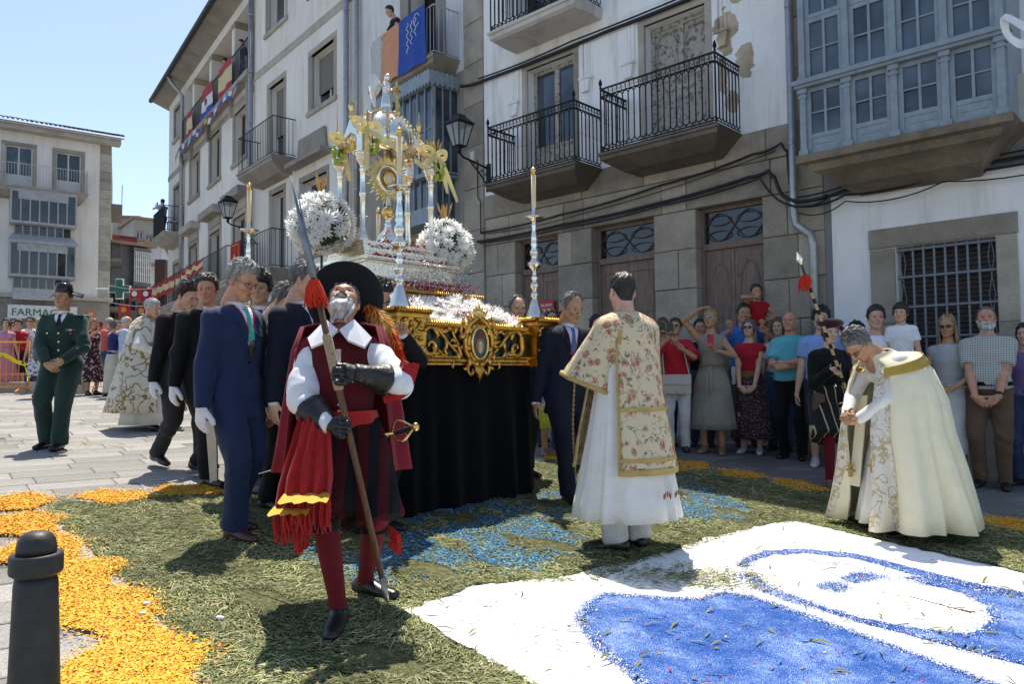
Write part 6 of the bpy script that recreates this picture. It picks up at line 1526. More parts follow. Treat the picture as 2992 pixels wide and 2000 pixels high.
  pnr=np.array(pn,float)*mir if pn is not None else np.array([-sg,0,0.])
  B_=basis(-fdir,-pnr if sg>0 else pnr)
  if sg<0:
   B_=basis(-fdir,pnr);
  p.A[-1].update(B=B_,pose=pose,fd=fdir/np.linalg.norm(fdir),pn=pnr)
 p.L=[]
 for i,(ft,frot,lift)in enumerate(FT):
  sg=1 if i==0 else-1;hp=base+np.array([sg*hx,0,-.02]);fd=np.array([math.sin(R(frot)),math.cos(R(frot)),0])
  kn,an=ik(hp,ft,.435,.425,np.array([.12*sg,1,0])+fd*.5);p.L.append(dict(hp=hp,kn=kn,an=an,fd=fd,lift=lift,z0=ft[2]-.085-lift))
  r=(1.0 if not fem else.95)*b
  chains.append(Ch([(hp,.088*r,.092*r),(hp*.5+kn*.5,.073*r,.075*r),(kn,.052*r,.054*r),(kn*.68+an*.32,.051*r,.054*r),(an*.85+kn*.15,.036,.038),(an,.034,.036)]))
  pit=math.sin(min(.6,lift*4));t=fd*math.cos(pit)+np.array([0,0,-math.sin(pit)])
  chains.append(Ch([(an-fd*.035+np.array([0,0,-.045]),.032,.03),(an+t*.05+np.array([0,0,-.042]),.036,.028),(an+t*.135+np.array([0,0,-.058]),.038,.02),(an+t*.165+np.array([0,0,-.06]),.03,.016)],(fd[1],-fd[0],0)))
 p.chains=chains
 P,F=chain_mesh(chains,bodyvox or(.014 if lod==2 else.016),.028)
 keep=~((np.linalg.norm((P-hc),axis=1)<.05));
 mi=np.zeros(len(F),int)
 kd='f' if fem else sex
 HV,HF,HM=head_tpl(kd if kd in 'mfc' else 'm');V=[P,hc+(HV*p.hs)@Rh.T];FF=[F,HF+len(P)];MM=[mi,HM];n=len(P)+len(HV)
 p.kd=kd
 for a in p.A:
  hv,hf=hand_tpl(a['pose']);q=hv*(np.array([1,1,1])if a['sg']>0 else np.array([-1,1,1]))*(1.0 if not fem else.9)*(1.0 if sex!='c' else.95)
  hff=hf if a['sg']>0 else hf[:,::-1]
  V.append(a['wr']+q@a['B'].T);FF.append(hff+n);MM.append(np.zeros(len(hf),int));n+=len(hv)
 V=np.concatenate(V);FF=np.concatenate(FF)
 p.body=mesh_obj('body',V,FF,None,rt_,True,skin_mats(skin),np.concatenate(MM))
 if hair:
  st,hcn,th=hair;hm=hairmat(hcn,HAIR[hcn])
  HP,HFc=hair_mesh(p.kd if p.kd in 'mfc' else 'm',st,seed,th);V2=[hc+(HP*p.hs)@Rh.T];F2=[HFc]
  HV2,HF2=V2[0],F2[0];ctr=hc;rs_=np.random.default_rng(seed+77);fi=rs_.integers(0,len(HF2),1500 if lod==2 else 500);w4=rs_.dirichlet((1,1,1,1),len(fi));B0=(HV2[HF2[fi]]*w4[...,None]).sum(1);out=B0-ctr;out/=np.linalg.norm(out,axis=1)[:,None]
  LB=(B0-hc)@Rh/p.hs;ok=(np.linalg.norm(LB,axis=1)>.06)&(head_sdf(LB,kd if kd in 'mfc' else 'm')>.002);B0,out,LB=B0[ok],out[ok],LB[ok]
  dn_=Rh@np.array([0,-.25,-1.]);tg_=np.where((LB[:,2]>.06)[:,None],(Rh@np.array([.5,-.6,.1]))[None],dn_[None])+rs_.normal(0,.45,B0.shape);tg_-=out*(tg_*out).sum(1)[:,None];tg_/=np.linalg.norm(tg_,axis=1)[:,None];Ls=rs_.uniform(.012,.03,len(B0))[:,None]*min(1,th/.016);sd_=np.cross(tg_,out)*.0013
  T0=B0-out*.001;T2=B0+tg_*Ls+out*Ls*rs_.uniform(.05,.4,len(B0))[:,None];n0=len(HV2);m0=len(B0);tr=np.stack([n0+np.arange(m0),n0+m0+np.arange(m0),n0+2*m0+np.arange(m0)],1)
  mesh_obj('hair',np.concatenate([HV2,T0-sd_,T0+sd_,T2]),[tuple(q)for q in HF2]+[tuple(q)for q in tr],hm,rt_,True)
  p.hairm=hm
 if brows:
  bm_=hairmat(hair[1]if hair else 'dark',HAIR[hair[1]if hair else 'dark']);mb=MB()
  for sg in(-1,1):mb.tube([tuple(hc+Rh@(np.array(q)*p.hs))for q in((sg*.014,.0885,.025),(sg*.03,.0885,.0285),(sg*.044,.078,.0235))],[.0032,.0038,.002],5)
  o=mb.build('eyebrows',bm_,rt_,True);o['kind']='stuff'
 if shoes and not bare_feet:
  sm=mat(*shoes,rough=.35,var=.1,spec=.5)
  for l in p.L:
   an,fd=l['an'],l['fd'];pit=math.sin(min(.6,l['lift']*4));t=fd*math.cos(pit)+np.array([0,0,-math.sin(pit)]);z0=l['z0']
   P_,F_=chain_mesh([Ch([(an-fd*.045+np.array([0,0,-.042]),.037,.043),(an+t*.03+np.array([0,0,-.036]),.042,.045),(an+t*.12+np.array([0,0,-.052]),.046,.033),(an+t*.19+np.array([0,0,-.058]),.034,.026)],(fd[1],-fd[0],0)),Ch([(an+np.array([0,0,-.04]),.04,.046),(an+np.array([0,0,.012]),.041,.045)],(fd[1],-fd[0],0),False,True)],.0095,.02,(lambda G:z0+.004-G[...,2])if l['lift']==0 else None)
   mesh_obj('shoe',P_,F_,sm,rt_,True)
 PEOPLE.append(p)
 return p
def obj_np(name,P,F,m,par):return mesh_obj(name,P,F,m,par,True)
def g_top(p,m,kind='jacket',name='jacket',off=.02,hem=-.2,sleeve=1.0,amp=.013,flare=.0,seed=None,vox=None,neck=None,open_leg=True):
 neck=neck or(.475 if name in('jacket','tunic')else.5)
 """jacket / shirt from the wearer's own torso and arm sections"""
 vox=vox or(.0115 if p.lod==2 else.0145);T=[(c,rx+off,ry+off)for c,rx,ry,d in p.T if hem+.03<d<=neck]
 c0,rx0,ry0,d0=p.T[0];b=p.spine(hem);jr=[t for t in p.T if t[3]>hem-.02];j0=jr[0]if hem>-.09 else p.T[1];T=[(b if hem<=-.09 else p.spine(hem)+(j0[0]-p.spine(j0[3])),j0[1]+off+(.012 if hem<-.09 else.002)+flare,j0[2]+off+(.016 if hem<-.09 else.002)+flare)]+T
 ch=[Ch(T,p.ex,True,True)]
 for a in p.A:
  sh,el,wr=a['sh'],a['el'],a['wr'];r=(1.0 if p.sex!='f' else.86);e=off*.9
  if sleeve>0:ch.append(Ch([(p.spine(.445),.05+off,.05+off),(sh+np.array([0,0,.006]),.048*r+e,.048*r+e)]))
  if sleeve>=1:pts=[(sh,.06*r+e,.058*r+e),(sh*.5+el*.5,.05*r+e,.048*r+e),(el,.043*r+e,.043*r+e),(el*.5+wr*.5,.038*r+e,.036*r+e),(wr+(wr-el)/np.linalg.norm(wr-el)*.012,.031*r+e,.031*r+e)]
  elif sleeve<=0:continue
  else:
   q=sh+(el-sh)*sleeve;pts=[(sh,.058*r+e,.056*r+e),(sh*.5+q*.5,.056*r+e,.055*r+e),(q,.054*r+e+.006,.052*r+e+.006)]
  ch.append(Ch(pts,(1,0,0),False,True))
 if sleeve<=0:
  for a in p.A:ch.append(Ch([(p.spine(.46)+(a['sh']-p.spine(.46))*.3,.04,.04),(a['sh']*.93+p.spine(.44)*.07,.05*.9+off,.05*.9+off)],(1,0,0)))
 P,F=cloth_mesh(ch,vox,.03,amp,p.seed if seed is None else seed,foci=[(a['el'],.1)for a in p.A]+[(a['sh']*.9+p.spine(.35)*.1-np.array([0,0,.08]),.07)for a in p.A]+[(p.spine(.1),.1)])
 o=obj_np(name,P,F,m,p.root);p.top=(P,F);return o
def g_legs(p,m,name='trousers',off=.018,length=1.0,wide=0.,amp=.013,waist=.11,vox=None):
 vox=vox or(.0115 if p.lod==2 else.0145);ch=[Ch([(c,rx+off*.8,ry+off*.8)for c,rx,ry,d in p.T if d<=waist+.02],p.ex,False,True)]
 for l in p.L:
  hp,kn,an=l['hp'],l['kn'],l['an'];e=off+wide*.4+.006;f=off+wide;lo=an*.97+kn*.03+np.array([0,0,-.035])
  if length>=1:pts=[(hp,.092+e*.7,.095+e*.7),(hp*.5+kn*.5,.074+e,.077+e),(kn,.056+e,.058+e),(kn*.5+an*.5,.05+f,.053+f),(lo,.048+f,.054+f)]
  else:
   q=hp+(kn-hp)*min(1,length*2)if length<=.5 else kn+(an-kn)*(length-.5)*2
   pts=[(hp,.092+e*.7,.095+e*.7),(hp*.5+q*.5,.078+e,.08+e),(q,.066+f,.068+f)]
  ch.append(Ch(pts,(1,0,0),False,True))
 P,F=cloth_mesh(ch,vox,.03,amp,p.seed+3,46.,foci=[(l['kn'],.11)for l in p.L]+[(l['an']+np.array([0,0,.05]),.1)for l in p.L]+[(p.spine(-.06),.12)]);return obj_np(name,P,F,m,p.root)
def g_skirt(p,m,hem=.35,width=.26,top=.12,name='skirt',fold=.05,fk=(7,11),off=.026,seed=5,depth=None):
 rg_=[];c0=p.spine(top);zt=c0[2];W0=[t for t in p.T if abs(t[3]-.12)<.02][0]
 hc_=(p.L[0]['an']+p.L[1]['an'])/2
 for t in np.linspace(0,1,9):
  z=zt+(hem-zt)*t;h=min(1,t/.25);rx=(W0[1]+off)*(1-h)+(.182+off)*h;ry=(W0[2]+off)*(1-h)+(.13+off)*h
  k=max(0,(t-.2)/.8);rx+=(width-.19)*k;ry+=((depth or width*.8)-.13)*k
  cy=c0[1]*(1-t)+hc_[1]*t*.7;rg_.append((c0[0]*(1-t),cy,z,rx,ry,fold*k))
 return shell(name,p.root,m,rg_,72,fk=fk,seed=seed+p.seed)
def patch(p,poly,m,name,off=.004,th=.004,step=.02,surf=None,fy=1,par=None):
 """thin cloth piece laid on the garment, outline in the wearer's (x, z) front plane"""
 P,F=surf or p.top;bv=BVHTree.FromPolygons([tuple(v)for v in P],[tuple(map(int,f))for f in F])
 v,f=tri_poly(poly,step);vs=[];last=None
 for q in v:
  h=bv.ray_cast(Vector((q.x,.9*fy,q.y)),Vector((0,-fy,0)))
  y=h[0].y if h[0]is not None else last
  if y is None:y=p.spine(.35)[1]+.1*fy
  last=y;vs.append((q.x,y+off*fy,q.y))
 n=len(vs);V=vs+[(a,b-th*1.5*fy,c)for a,b,c in vs]
 ed={}
 for t in f:
  for k in range(len(t)):e=(t[k],t[(k+1)%len(t)]);ed[e]=1
 F2=[tuple(t)if fy<0 else tuple(t)[::-1]for t in f]+[tuple(i+n for i in t)for t in f]+[(a,b,b+n,a+n)for a,b in ed if(b,a)not in ed]
 return mesh_obj(name,V,F2,m,par or p.root)
def neck_z(p):return p.spine(.505)
def collar(p,m,r=.068,h=.05,name='shirt_collar'):
 nb=p.spine(.495);u=p.hc+p.Rh@np.array([0,-.02,-.1])-nb;u=u/np.linalg.norm(u);k=.86 if p.sex=='f' else 1
 P,F=chain_mesh([Ch([(nb-u*.005,r*k,r*k),(nb+u*h,(r-.005)*k,(r-.005)*k)],(1,0,0),True,True)],.008,.01);return obj_np(name,P,F,m,p.root)
def suit_front(p,tie=(.05,.07,.12),shirt=(.72,.74,.78),lap=None,lanyard=None,deep=.27):
 nz_=p.spine(.505);x0,z0=nz_[0],nz_[2]-.005;dz=p.spine(.505-deep)[2]-z0;xm=p.spine(.3)[0]
 sm=cloth('shirt_%.2f_%.2f_%.2f'%shirt,shirt)
 collar(p,sm)
 patch(p,[(x0-.058,z0+.012),(x0+.058,z0+.012),(x0+.05,z0-.05),(xm,z0+dz),(x0-.05,z0-.05)],sm,'shirt_front',.005)
 if tie:patch(p,[(x0-.018,z0+.004),(x0+.018,z0+.004),(x0+.013,z0-.035),(xm+.03,z0+dz*.82),(xm,z0+dz*.97),(xm-.03,z0+dz*.82),(x0-.013,z0-.035)],cloth('tie_%.2f_%.2f_%.2f'%tie,tie,.5),'tie',.011)
 for s in(-1,1):patch(p,[(x0+s*.062,z0+.014),(x0+s*.088,z0-.055),(x0+s*.10,z0-.085),(x0+s*.084,z0-.088),(xm+s*.012,z0+dz*1.02),(xm+s*.0,z0+dz*.99),(x0+s*.046,z0-.05)],lap,'lapel',.011,.006)
 if lanyard:
  lm=cloth('lanyard',(.35,.02,.03),.6)
  for s in(-1,1):patch(p,[(x0+s*.055,z0+.006),(x0+s*.063,z0+.003),(xm+s*.004,z0+dz*.93),(xm-s*.003,z0+dz*.93)],lm,'lanyard_cord',.016,.003)
  patch(p,[(xm-.014,z0+dz*.9),(xm+.014,z0+dz*.9),(xm+.012,z0+dz*1.08),(xm,z0+dz*1.14),(xm-.012,z0+dz*1.08)],mat('medal_gold',(.6,.35,.1),.3,1),'medal',.018)
def gloves(p,col=(.74,.74,.78),which=(0,1),m=None,cuff=0,sc=1.14):
 m=m or cloth('white_glove',col)
 for i in which:
  a=p.A[i];hv,hf=hand_tpl(a['pose']);q=hv*(np.array([1,1,1])if a['sg']>0 else np.array([-1,1,1]))
  hff=hf if a['sg']>0 else hf[:,::-1];q=q+vnormals(q,hff)*(.0035+.02*(sc-1));mesh_obj('glove',a['wr']+q@a['B'].T,hff,m,p.root,True)
def specs(p,dark=False,frame_col=(.03,.02,.02),lens=(.02,.015,.012),big=1.0):
 fm=mat('spectacle_frame_%.2f'%frame_col[0],frame_col,.35);hd=lambda q:tuple(p.hc+p.Rh@(np.array(q)*p.hs))
 o=bpy.data.objects.new('sunglasses' if dark else 'spectacles',None);link(o,p.root);rx,rz=.021*big,.0155*big;ang=np.linspace(0,2*math.pi,16,endpoint=False)
 for s in(-1,1):
  MB().tube([hd((s*.032+rx*math.cos(t),.099-.02*max(0,s*math.cos(t)),.003+rz*math.sin(t)))for t in ang],.0028 if dark else.0017,5,closed=True).build('rim',fm,o)
  if dark:
   mb=MB();vs=[hd((s*.032+rx*math.cos(t),.099-.02*max(0,s*math.cos(t)),.003+rz*math.sin(t)))for t in ang];mb.add(vs+[hd((s*.032+rx*math.cos(t),.095-.02*max(0,s*math.cos(t)),.003+rz*math.sin(t)))for t in ang],[tuple(range(16)),tuple(range(16,32))[::-1]]);mb.build('lens',mat('dark_lens',lens,.08,spec=.8),o)
  MB().tube([hd((s*.053,.088,.006)),hd((s*.074,.03,.008)),hd((s*.08,-.01,.006))],.0022 if dark else.0014,5).build('temple',fm,o)
 MB().tube([hd((-.011,.101,.006)),hd((0,.104,.008)),hd((.011,.101,.006))],.0022,5).build('bridge',fm,o)
def beard(p,style,colour,th=.012,seed=3):
 HP,HF=hair_mesh(p.kd if p.kd in 'mfc' else 'm',style,seed,th);mesh_obj('beard',p.hc+(HP*p.hs)@p.Rh.T,HF,hairmat(colour,HAIR[colour]),p.root,True)
def long_hair(p,colour,length=.32,width=.1,seed=2,front=62):
 hm=hairmat(colour,HAIR[colour]);rg_=[]
 for t in np.linspace(0,1,10):
  z=.04-t*length;rg_.append((0,-.022-.02*min(1,t*2),z,.088+(width-.088)*math.sin(min(1,t*1.5)*1.57)-.025*max(0,t-.8)*5,.098-.012*t,.03+.02*t))
 o=shell('long_hair',p.root,hm,rg_,60,front,360-front,(17,29),seed,.012)
 for v in o.data.vertices:v.co=Vector(p.hc+p.Rh@(np.array(v.co)*p.hs))
def hold(label,p,i,name,parts,cat,off=(0,0,0),rot=None):
 """object held in hand i: its frame sits in the palm"""
 a=p.A[i];q=a['wr']+a['fd']*.085+a['pn']/np.linalg.norm(a['pn'])*.02;w=p.l2w(q+np.array(off));o=thing(name,label,cat,tuple(w),p.root.rotation_euler.z)
 return o
PHB=mat('phone_black',(.012,.012,.014),.25)
def phone(p,i,label,m=None,off=(0,0,.04)):
 o=hold(label,p,i,'phone',None,'phone',off);MB().bevbox(-.038,.038,-.005,.005,-.075,.075,.002).build('case',m or PHB,o);MB().box(-.033,.033,-.0065,-.0055,-.066,.066).build('screen',mat('phone_screen',(.02,.025,.03),.1),o);MB().bevbox(.012,.03,.0055,.009,.045,.068,.001).build('camera_lens',PHB,o);return o
# ========= PATTERNED CLOTHS
def patmat(name,base,build,rough=.8,sheen=.1):
 if name in MATS:return MATS[name]
 m,t,b=_nodes(name);N=t.nodes.new;L=t.links
 tc=N('ShaderNodeTexCoord');col=[None]
 c0=N('ShaderNodeRGB');c0.outputs[0].default_value=(*base,1);cur=c0.outputs[0]
 def over(fac,colour):
  nonlocal cur
  mx=N('ShaderNodeMixRGB');L.new(fac,mx.inputs[0]);L.new(cur,mx.inputs[1]);mx.inputs[2].default_value=(*colour,1);cur=mx.outputs[0]
 def ramp(v,lo,hi,inv=False):
  r_=N('ShaderNodeValToRGB');r_.color_ramp.elements[0].position=lo;r_.color_ramp.elements[1].position=hi;a,c=((0,0,0,1),(1,1,1,1))
  r_.color_ramp.elements[0].color=c if inv else a;r_.color_ramp.elements[1].color=a if inv else c;L.new(v,r_.inputs[0]);return r_.outputs[0]
 def noise(sc,det=3,off=0):
  n_=N('ShaderNodeTexNoise');n_.inputs['Scale'].default_value=sc;n_.inputs['Detail'].default_value=det;mp=N('ShaderNodeMapping');mp.inputs['Location'].default_value=(off,off*.7,off*.3);L.new(tc.outputs['Object'],mp.inputs[0]);L.new(mp.outputs[0],n_.inputs['Vector']);return n_.outputs['Fac']
 def voro(sc,off=0,feat='F1',rnd=1.):
  v_=N('ShaderNodeTexVoronoi');v_.feature=feat;v_.inputs['Scale'].default_value=sc;v_.inputs['Randomness'].default_value=rnd;mp=N('ShaderNodeMapping');mp.inputs['Location'].default_value=(off,off*.7,off*.3);L.new(tc.outputs['Object'],mp.inputs[0])
  ad=N('ShaderNodeMixRGB');ad.blend_type='ADD';ad.inputs[0].default_value=.04;n_=N('ShaderNodeTexNoise');n_.inputs['Scale'].default_value=sc*3;L.new(mp.outputs[0],n_.inputs['Vector']);L.new(mp.outputs[0],ad.inputs[1]);L.new(n_.outputs['Color'],ad.inputs[2]);L.new(ad.outputs[0],v_.inputs['Vector']);return v_.outputs['Distance']
 def math_(op,a,b_=None):
  q=N('ShaderNodeMath');q.operation=op
  for i,v in enumerate((a,b_)):
   if v is None:continue
   if isinstance(v,(int,float)):q.inputs[i].default_value=v
   else:L.new(v,q.inputs[i])
  return q.outputs[0]
 def axis(i):
  sx=N('ShaderNodeSeparateXYZ');L.new(tc.outputs['Object'],sx.inputs[0]);return sx.outputs[i]
 build(over,ramp,noise,voro,math_,axis)
 L.new(cur,b.inputs['Base Color']);b.inputs['Roughness'].default_value=rough;b.inputs['Sheen Weight'].default_value=sheen;b.inputs['Specular IOR Level'].default_value=.2
 n_=N('ShaderNodeTexNoise');n_.inputs['Scale'].default_value=260;L.new(tc.outputs['Object'],n_.inputs['Vector']);bp=N('ShaderNodeBump');bp.inputs['Strength'].default_value=.2;bp.inputs['Distance'].default_value=.004;L.new(n_.outputs[0],bp.inputs['Height']);L.new(bp.outputs[0],b.inputs['Normal'])
 MATS[name]=m;return m
def _brocade(over,ramp,noise,voro,math_,axis):
 g=voro(13,3.1);over(math_('MULTIPLY',ramp(g,.10,.16,True),ramp(noise(40),.45,.5)),(.16,.2,.06));l=math_('ABSOLUTE',math_('SUBTRACT',noise(9,2,5),.5));over(math_('MULTIPLY',ramp(l,.006,.014,True),ramp(noise(5,1,2),.48,.55)),(.2,.24,.09))
 d=voro(13.5,1.3);over(math_('MULTIPLY',ramp(d,.36,.44,True),ramp(noise(55),.42,.5)),(.5,.3,.19));over(math_('MULTIPLY',ramp(d,.27,.33,True),ramp(noise(70),.43,.5)),(.36,.12,.09));over(math_('MULTIPLY',ramp(d,.08,.12,True),ramp(noise(90),.4,.55)),(.55,.22,.17));d=voro(17,6.1);over(math_('MULTIPLY',ramp(d,.2,.25,True),ramp(noise(80),.46,.52)),(.2,.08,.1));over(math_('MULTIPLY',ramp(voro(21,9),.18,.24,True),ramp(noise(6,1,4),.45,.5)),(.2,.23,.09))
def _arab(col,k=1.0):
 def f(over,ramp,noise,voro,math_,axis):
  l=math_('ABSOLUTE',math_('SUBTRACT',noise(7*k,1.5,1),.5));over(ramp(l,.022,.034,True),col)
  l2=math_('ABSOLUTE',math_('SUBTRACT',noise(13*k,1,8),.5));over(math_('MULTIPLY',ramp(l2,.03,.045,True),ramp(noise(4*k,1,3),.5,.56)),col);d=voro(6*k,2);over(ramp(d,.13,.17,True),tuple(c*.8 for c in col))
 return f
def _dots(cols,sc,r=.16):
 def f(over,ramp,noise,voro,math_,axis):
  for i,c in enumerate(cols):over(ramp(voro(sc*(1+.23*i),i*3.3+1),r,r+.04,True),c)
 return f
def _check(col,k=70.):
 def f(over,ramp,noise,voro,math_,axis):
  for i in(0,2):over(math_('MULTIPLY',math_('GREATER_THAN',math_('SINE',math_('MULTIPLY',axis(i),k*2)),.55),.7),col)
 return f
def _stripe(col,k,ax=0,th=.0):
 def f(over,ramp,noise,voro,math_,axis):over(math_('GREATER_THAN',math_('SINE',math_('MULTIPLY',axis(ax),k)),th),col)
 return f
BROC=patmat('rose_brocade',(.63,.52,.34),_brocade);SCROLL=patmat('gold_scroll_damask',(.62,.58,.49),_arab((.30,.19,.06)),.6);ORPH=patmat('gold_orphrey',(.68,.64,.55),_arab((.5,.39,.21),1.9),.55)
CREAM=cloth('cream_silk',(.84,.76,.53),.6,sheen=.3,var=.05);ALB=cloth('white_alb',(.74,.72,.66),.8,var=.05);TRIM=cloth('gold_braid',(.47,.33,.11),.55,bump=.6,bscale=150);LINING=cloth('grey_green_lining',(.33,.32,.24),.8)
BLK=cloth('black_suit',(.008,.008,.010),.75,sheen=.03);CHAR=cloth('charcoal_trousers',(.035,.035,.037),.85);NAVY=cloth('navy_suit',(.012,.025,.075),.7,sheen=.1);DNAVY=cloth('dark_navy_suit',(.007,.010,.022),.75);WSH=cloth('white_cotton',(.76,.77,.8),.8)
CRIM=cloth('crimson_wool',(.19,.008,.022),.85,sheen=.1,var=.2);CRIMD=cloth('crimson_doublet',(.095,.005,.010),.8,sheen=.08,var=.2);REDS=cloth('red_sash',(.42,.012,.012),.7,sheen=.3,var=.25,vscale=30,stretch=(4,4,.4));BLV=cloth('black_velvet_cloth',(.007,.007,.008),.9,sheen=.08);STOCK=cloth('red_stocking',(.14,.008,.014),.8)
def gpos(px,Y):return((px-PCX)/PF*Y,Y)
# ========= THE BEARDED HALBERDIER
hp=(-.86,3.78)
PB,PT=atY(1135,1772,3.50),atY(848,512,3.42)
tmp=Person()
def on_pole(py):
 lo,hi=0.,1.
 for _ in range(40):
  m_=(lo+hi)/2;q=PB+(PT-PB)*m_;v_=q-CAMP;y_=PCY-PF*(v_@UPV)/(v_@FWD)
  if y_>py:lo=m_
  else:hi=m_
 return PB+(PT-PB)*lo
s_=1.72/1.75;face=174;ca_,sa_=math.cos(-R(face)),math.sin(-R(face));hz0=gz(*hp)
def w2l_(q,pos,face,H,z=None):
 c,s=math.cos(-R(face)),math.sin(-R(face));d=np.array(q)-np.array([pos[0],pos[1],gz(*pos)if z is None else z]);return np.array([c*d[0]+s*d[1],-s*d[0]+c*d[1],d[2]])*1.75/H
h1=w2l_(on_pole(1092),hp,face,1.72);h2=w2l_(on_pole(1245),hp,face,1.72)
pd=w2l_(PT,hp,face,1.72)-w2l_(PB,hp,face,1.72);pd/=np.linalg.norm(pd)
armR=(h2+np.array([.085,-.045,.0]),(1,-.5,-.1),'fist',(-.95,.35,.0),(-.1,.95,.1),True)
armL=(h1+np.array([-.085,-.045,.0]),(1,-.4,-.35),'fist',(-.95,.35,.05),(-.1,.95,.1),True)
hb_=person('bearded man in crimson cape and wide black hat holding a halberd, looking up',hp,face,1.72,arms=(armR,armL),feet=((-.03,.32,4,0),(-.11,-.12,-55,0)),lean=-7,build=.93,head=(-4,46,-4),skin='ruddy',hair=('short','salt',.012),lod=2,seed=4,bodyvox=.012,shoes=('black_leather_shoe',(.012,.012,.013)))
beard(hb_,'goatee','white',.016)
mb=MB()
for sg in(-1,1):mb.tube([tuple(hb_.hc+hb_.Rh@np.array(q))for q in((sg*.003,.099,-.044),(sg*.02,.097,-.049),(sg*.036,.083,-.058),(sg*.04,.074,-.07))],[.006,.0075,.006,.002],6)
mb.build('moustache',hairmat('salt',HAIR['salt']),hb_.root,True)
g_top(hb_,WSH,name='shirt',off=.014,hem=-.02,amp=.012);p=hb_
ch=[]
for a in p.A:ch.append(Ch([(a['sh'],.068,.066),(a['sh']*.5+a['el']*.5,.076,.074),(a['el'],.072,.07),(a['el']*.7+a['wr']*.3,.06,.056)],(1,0,0),False,True))
P_,F_=cloth_mesh(ch,.011,.02,.014,8,50);obj_np('shirt_sleeves',P_,F_,WSH,p.root)
g_top(p,CRIMD,name='doublet',off=.028,hem=-.13,sleeve=0,amp=.012,flare=.012)
for a in p.A:
 P_,F_=cloth_mesh([Ch([(a['sh']+np.array([-.05*a['sg'],0,.04]),.04,.075),(a['sh']+np.array([.02*a['sg'],0,.03]),.04,.08),(a['sh']+np.array([.055*a['sg'],0,-.01]),.03,.075)],(1,0,0))],.01,.02,.008,3,80);obj_np('shoulder_wing',P_,F_,CRIM,p.root)
nb=p.spine(.5)+np.array([0,.035,.03])
for sg in(-1,1):
 MB().add([(nb[0]+sg*.004,nb[1]+.09,nb[2]+.0),(nb[0]+sg*.07,nb[1]+.04,nb[2]+.055),(nb[0]+sg*.16,nb[1]+.045,nb[2]-.04),(nb[0]+sg*.13,nb[1]+.125,nb[2]-.09),(nb[0]+sg*.05,nb[1]+.135,nb[2]-.055),(nb[0]+sg*.004,nb[1]+.08,nb[2]-.01),(nb[0]+sg*.07,nb[1]+.03,nb[2]+.045),(nb[0]+sg*.155,nb[1]+.035,nb[2]-.05),(nb[0]+sg*.13,nb[1]+.112,nb[2]-.1),(nb[0]+sg*.05,nb[1]+.122,nb[2]-.065)],[(0,1,2,3,4),(9,8,7,6,5),(0,4,9,5),(4,3,8,9),(3,2,7,8),(2,1,6,7),(1,0,5,6)]).build('collar_point',WSH,p.root)
sp0=p.spine(.47)
shell('cape',p.root,CRIM,[(0,sp0[1]-.01,1.42,.12,.10,.01),(0,-.05,1.40,.21,.125,.01),(0,-.05,1.28,.25,.16,.02),(0,-.06,1.0,.285,.19,.045),(0,-.08,.8,.31,.2,.055),(0,-.08,.66,.33,.21,.06)],90,58,302,(8,13),3,.008)
GL=mat('black_leather_glove',(.011,.011,.012),.38,var=.3,vscale=30,bump=.5,bscale=40,spec=.5);gloves(p,which=(0,1),m=GL,sc=1.2)
for a in p.A:
 u=(a['el']-a['wr'])/np.linalg.norm(a['el']-a['wr']);P_,F_=cloth_mesh([Ch([(a['wr']-u*.01,.042,.042),(a['wr']+u*.08,.058,.056),(a['wr']+u*.17,.088,.082)],(1,0,0),True,True)],.009,.01,.006,3,90);obj_np('gauntlet_cuff',P_,F_,GL,p.root)
BRE=patmat('striped_breeches',(.05,.004,.007),_stripe((.006,.006,.008),62,0,.0),.9,0.);g_legs(p,BRE,'breeches',.045,.5,.035,.018)
W_=p.spine(.06)
shell('sash',p.root,REDS,[(0,W_[1],W_[2]+.06,.18,.14,.0),(0,W_[1],W_[2]+.03,.19,.15,.012),(0,W_[1],W_[2],.194,.153,.012),(0,W_[1],W_[2]-.035,.192,.15,.0)],60,fk=(11,17),seed=2)
def scarf(z0,z1,x0,x1,y,nm,m,w0,w1,seed,tilt=.15):
 r_=random.Random(seed);vs=[];n=18;k=12
 for j in range(n):
  t=j/(n-1);w=w0+(w1-w0)*min(1,t*1.4)
  for i in range(k):
   u=i/(k-1)-.5;vs.append((x0+(x1-x0)*t+u*w,y+.025*math.sin(i*1.9+t*1.5)*(.4+t)+tilt*t,z0+(z1-z0)*t))
 v2=[(a,b-.012,c)for a,b,c in vs];F=[]
 for j in range(n-1):
  for i in range(k-1):a=j*k+i;F.append((a,a+1,a+k+1,a+k));F.append(tuple(q+n*k for q in(a+k,a+k+1,a+1,a)))
 return mesh_obj(nm,vs+v2,F,m,p.root,True)
scarf(W_[2]+.05,.58,.07,.10,.265,'sash_end',REDS,.1,.21,2);scarf(W_[2]+.05,.52,.12,.17,.235,'sash_end',REDS,.09,.17,3)
YB=cloth('yellow_braid',(.62,.36,.03),.6)
scarf(.615,.595,.099,.10,.392,'braid_band',YB,.21,.215,2);scarf(.555,.54,.168,.169,.365,'braid_band',YB,.17,.175,3)
fr_=MB();r_=random.Random(5)
for i in range(110):
 back=i%2;x=(.10 if not back else.17)+r_.uniform(-.105,.105)*(1 if not back else.8);y=(.405 if not back else.375)+r_.uniform(-.02,.02);z0=.58 if not back else.53;L_=r_.uniform(.09,.15)
 fr_.tube([(x,y,z0),(x+r_.uniform(-.01,.01),y+r_.uniform(-.01,.012),z0-L_*.5),(x+r_.uniform(-.02,.02),y+r_.uniform(-.01,.02),z0-L_)],.0045,4)
o=fr_.build('fringe',REDS,p.root);o['kind']='stuff'
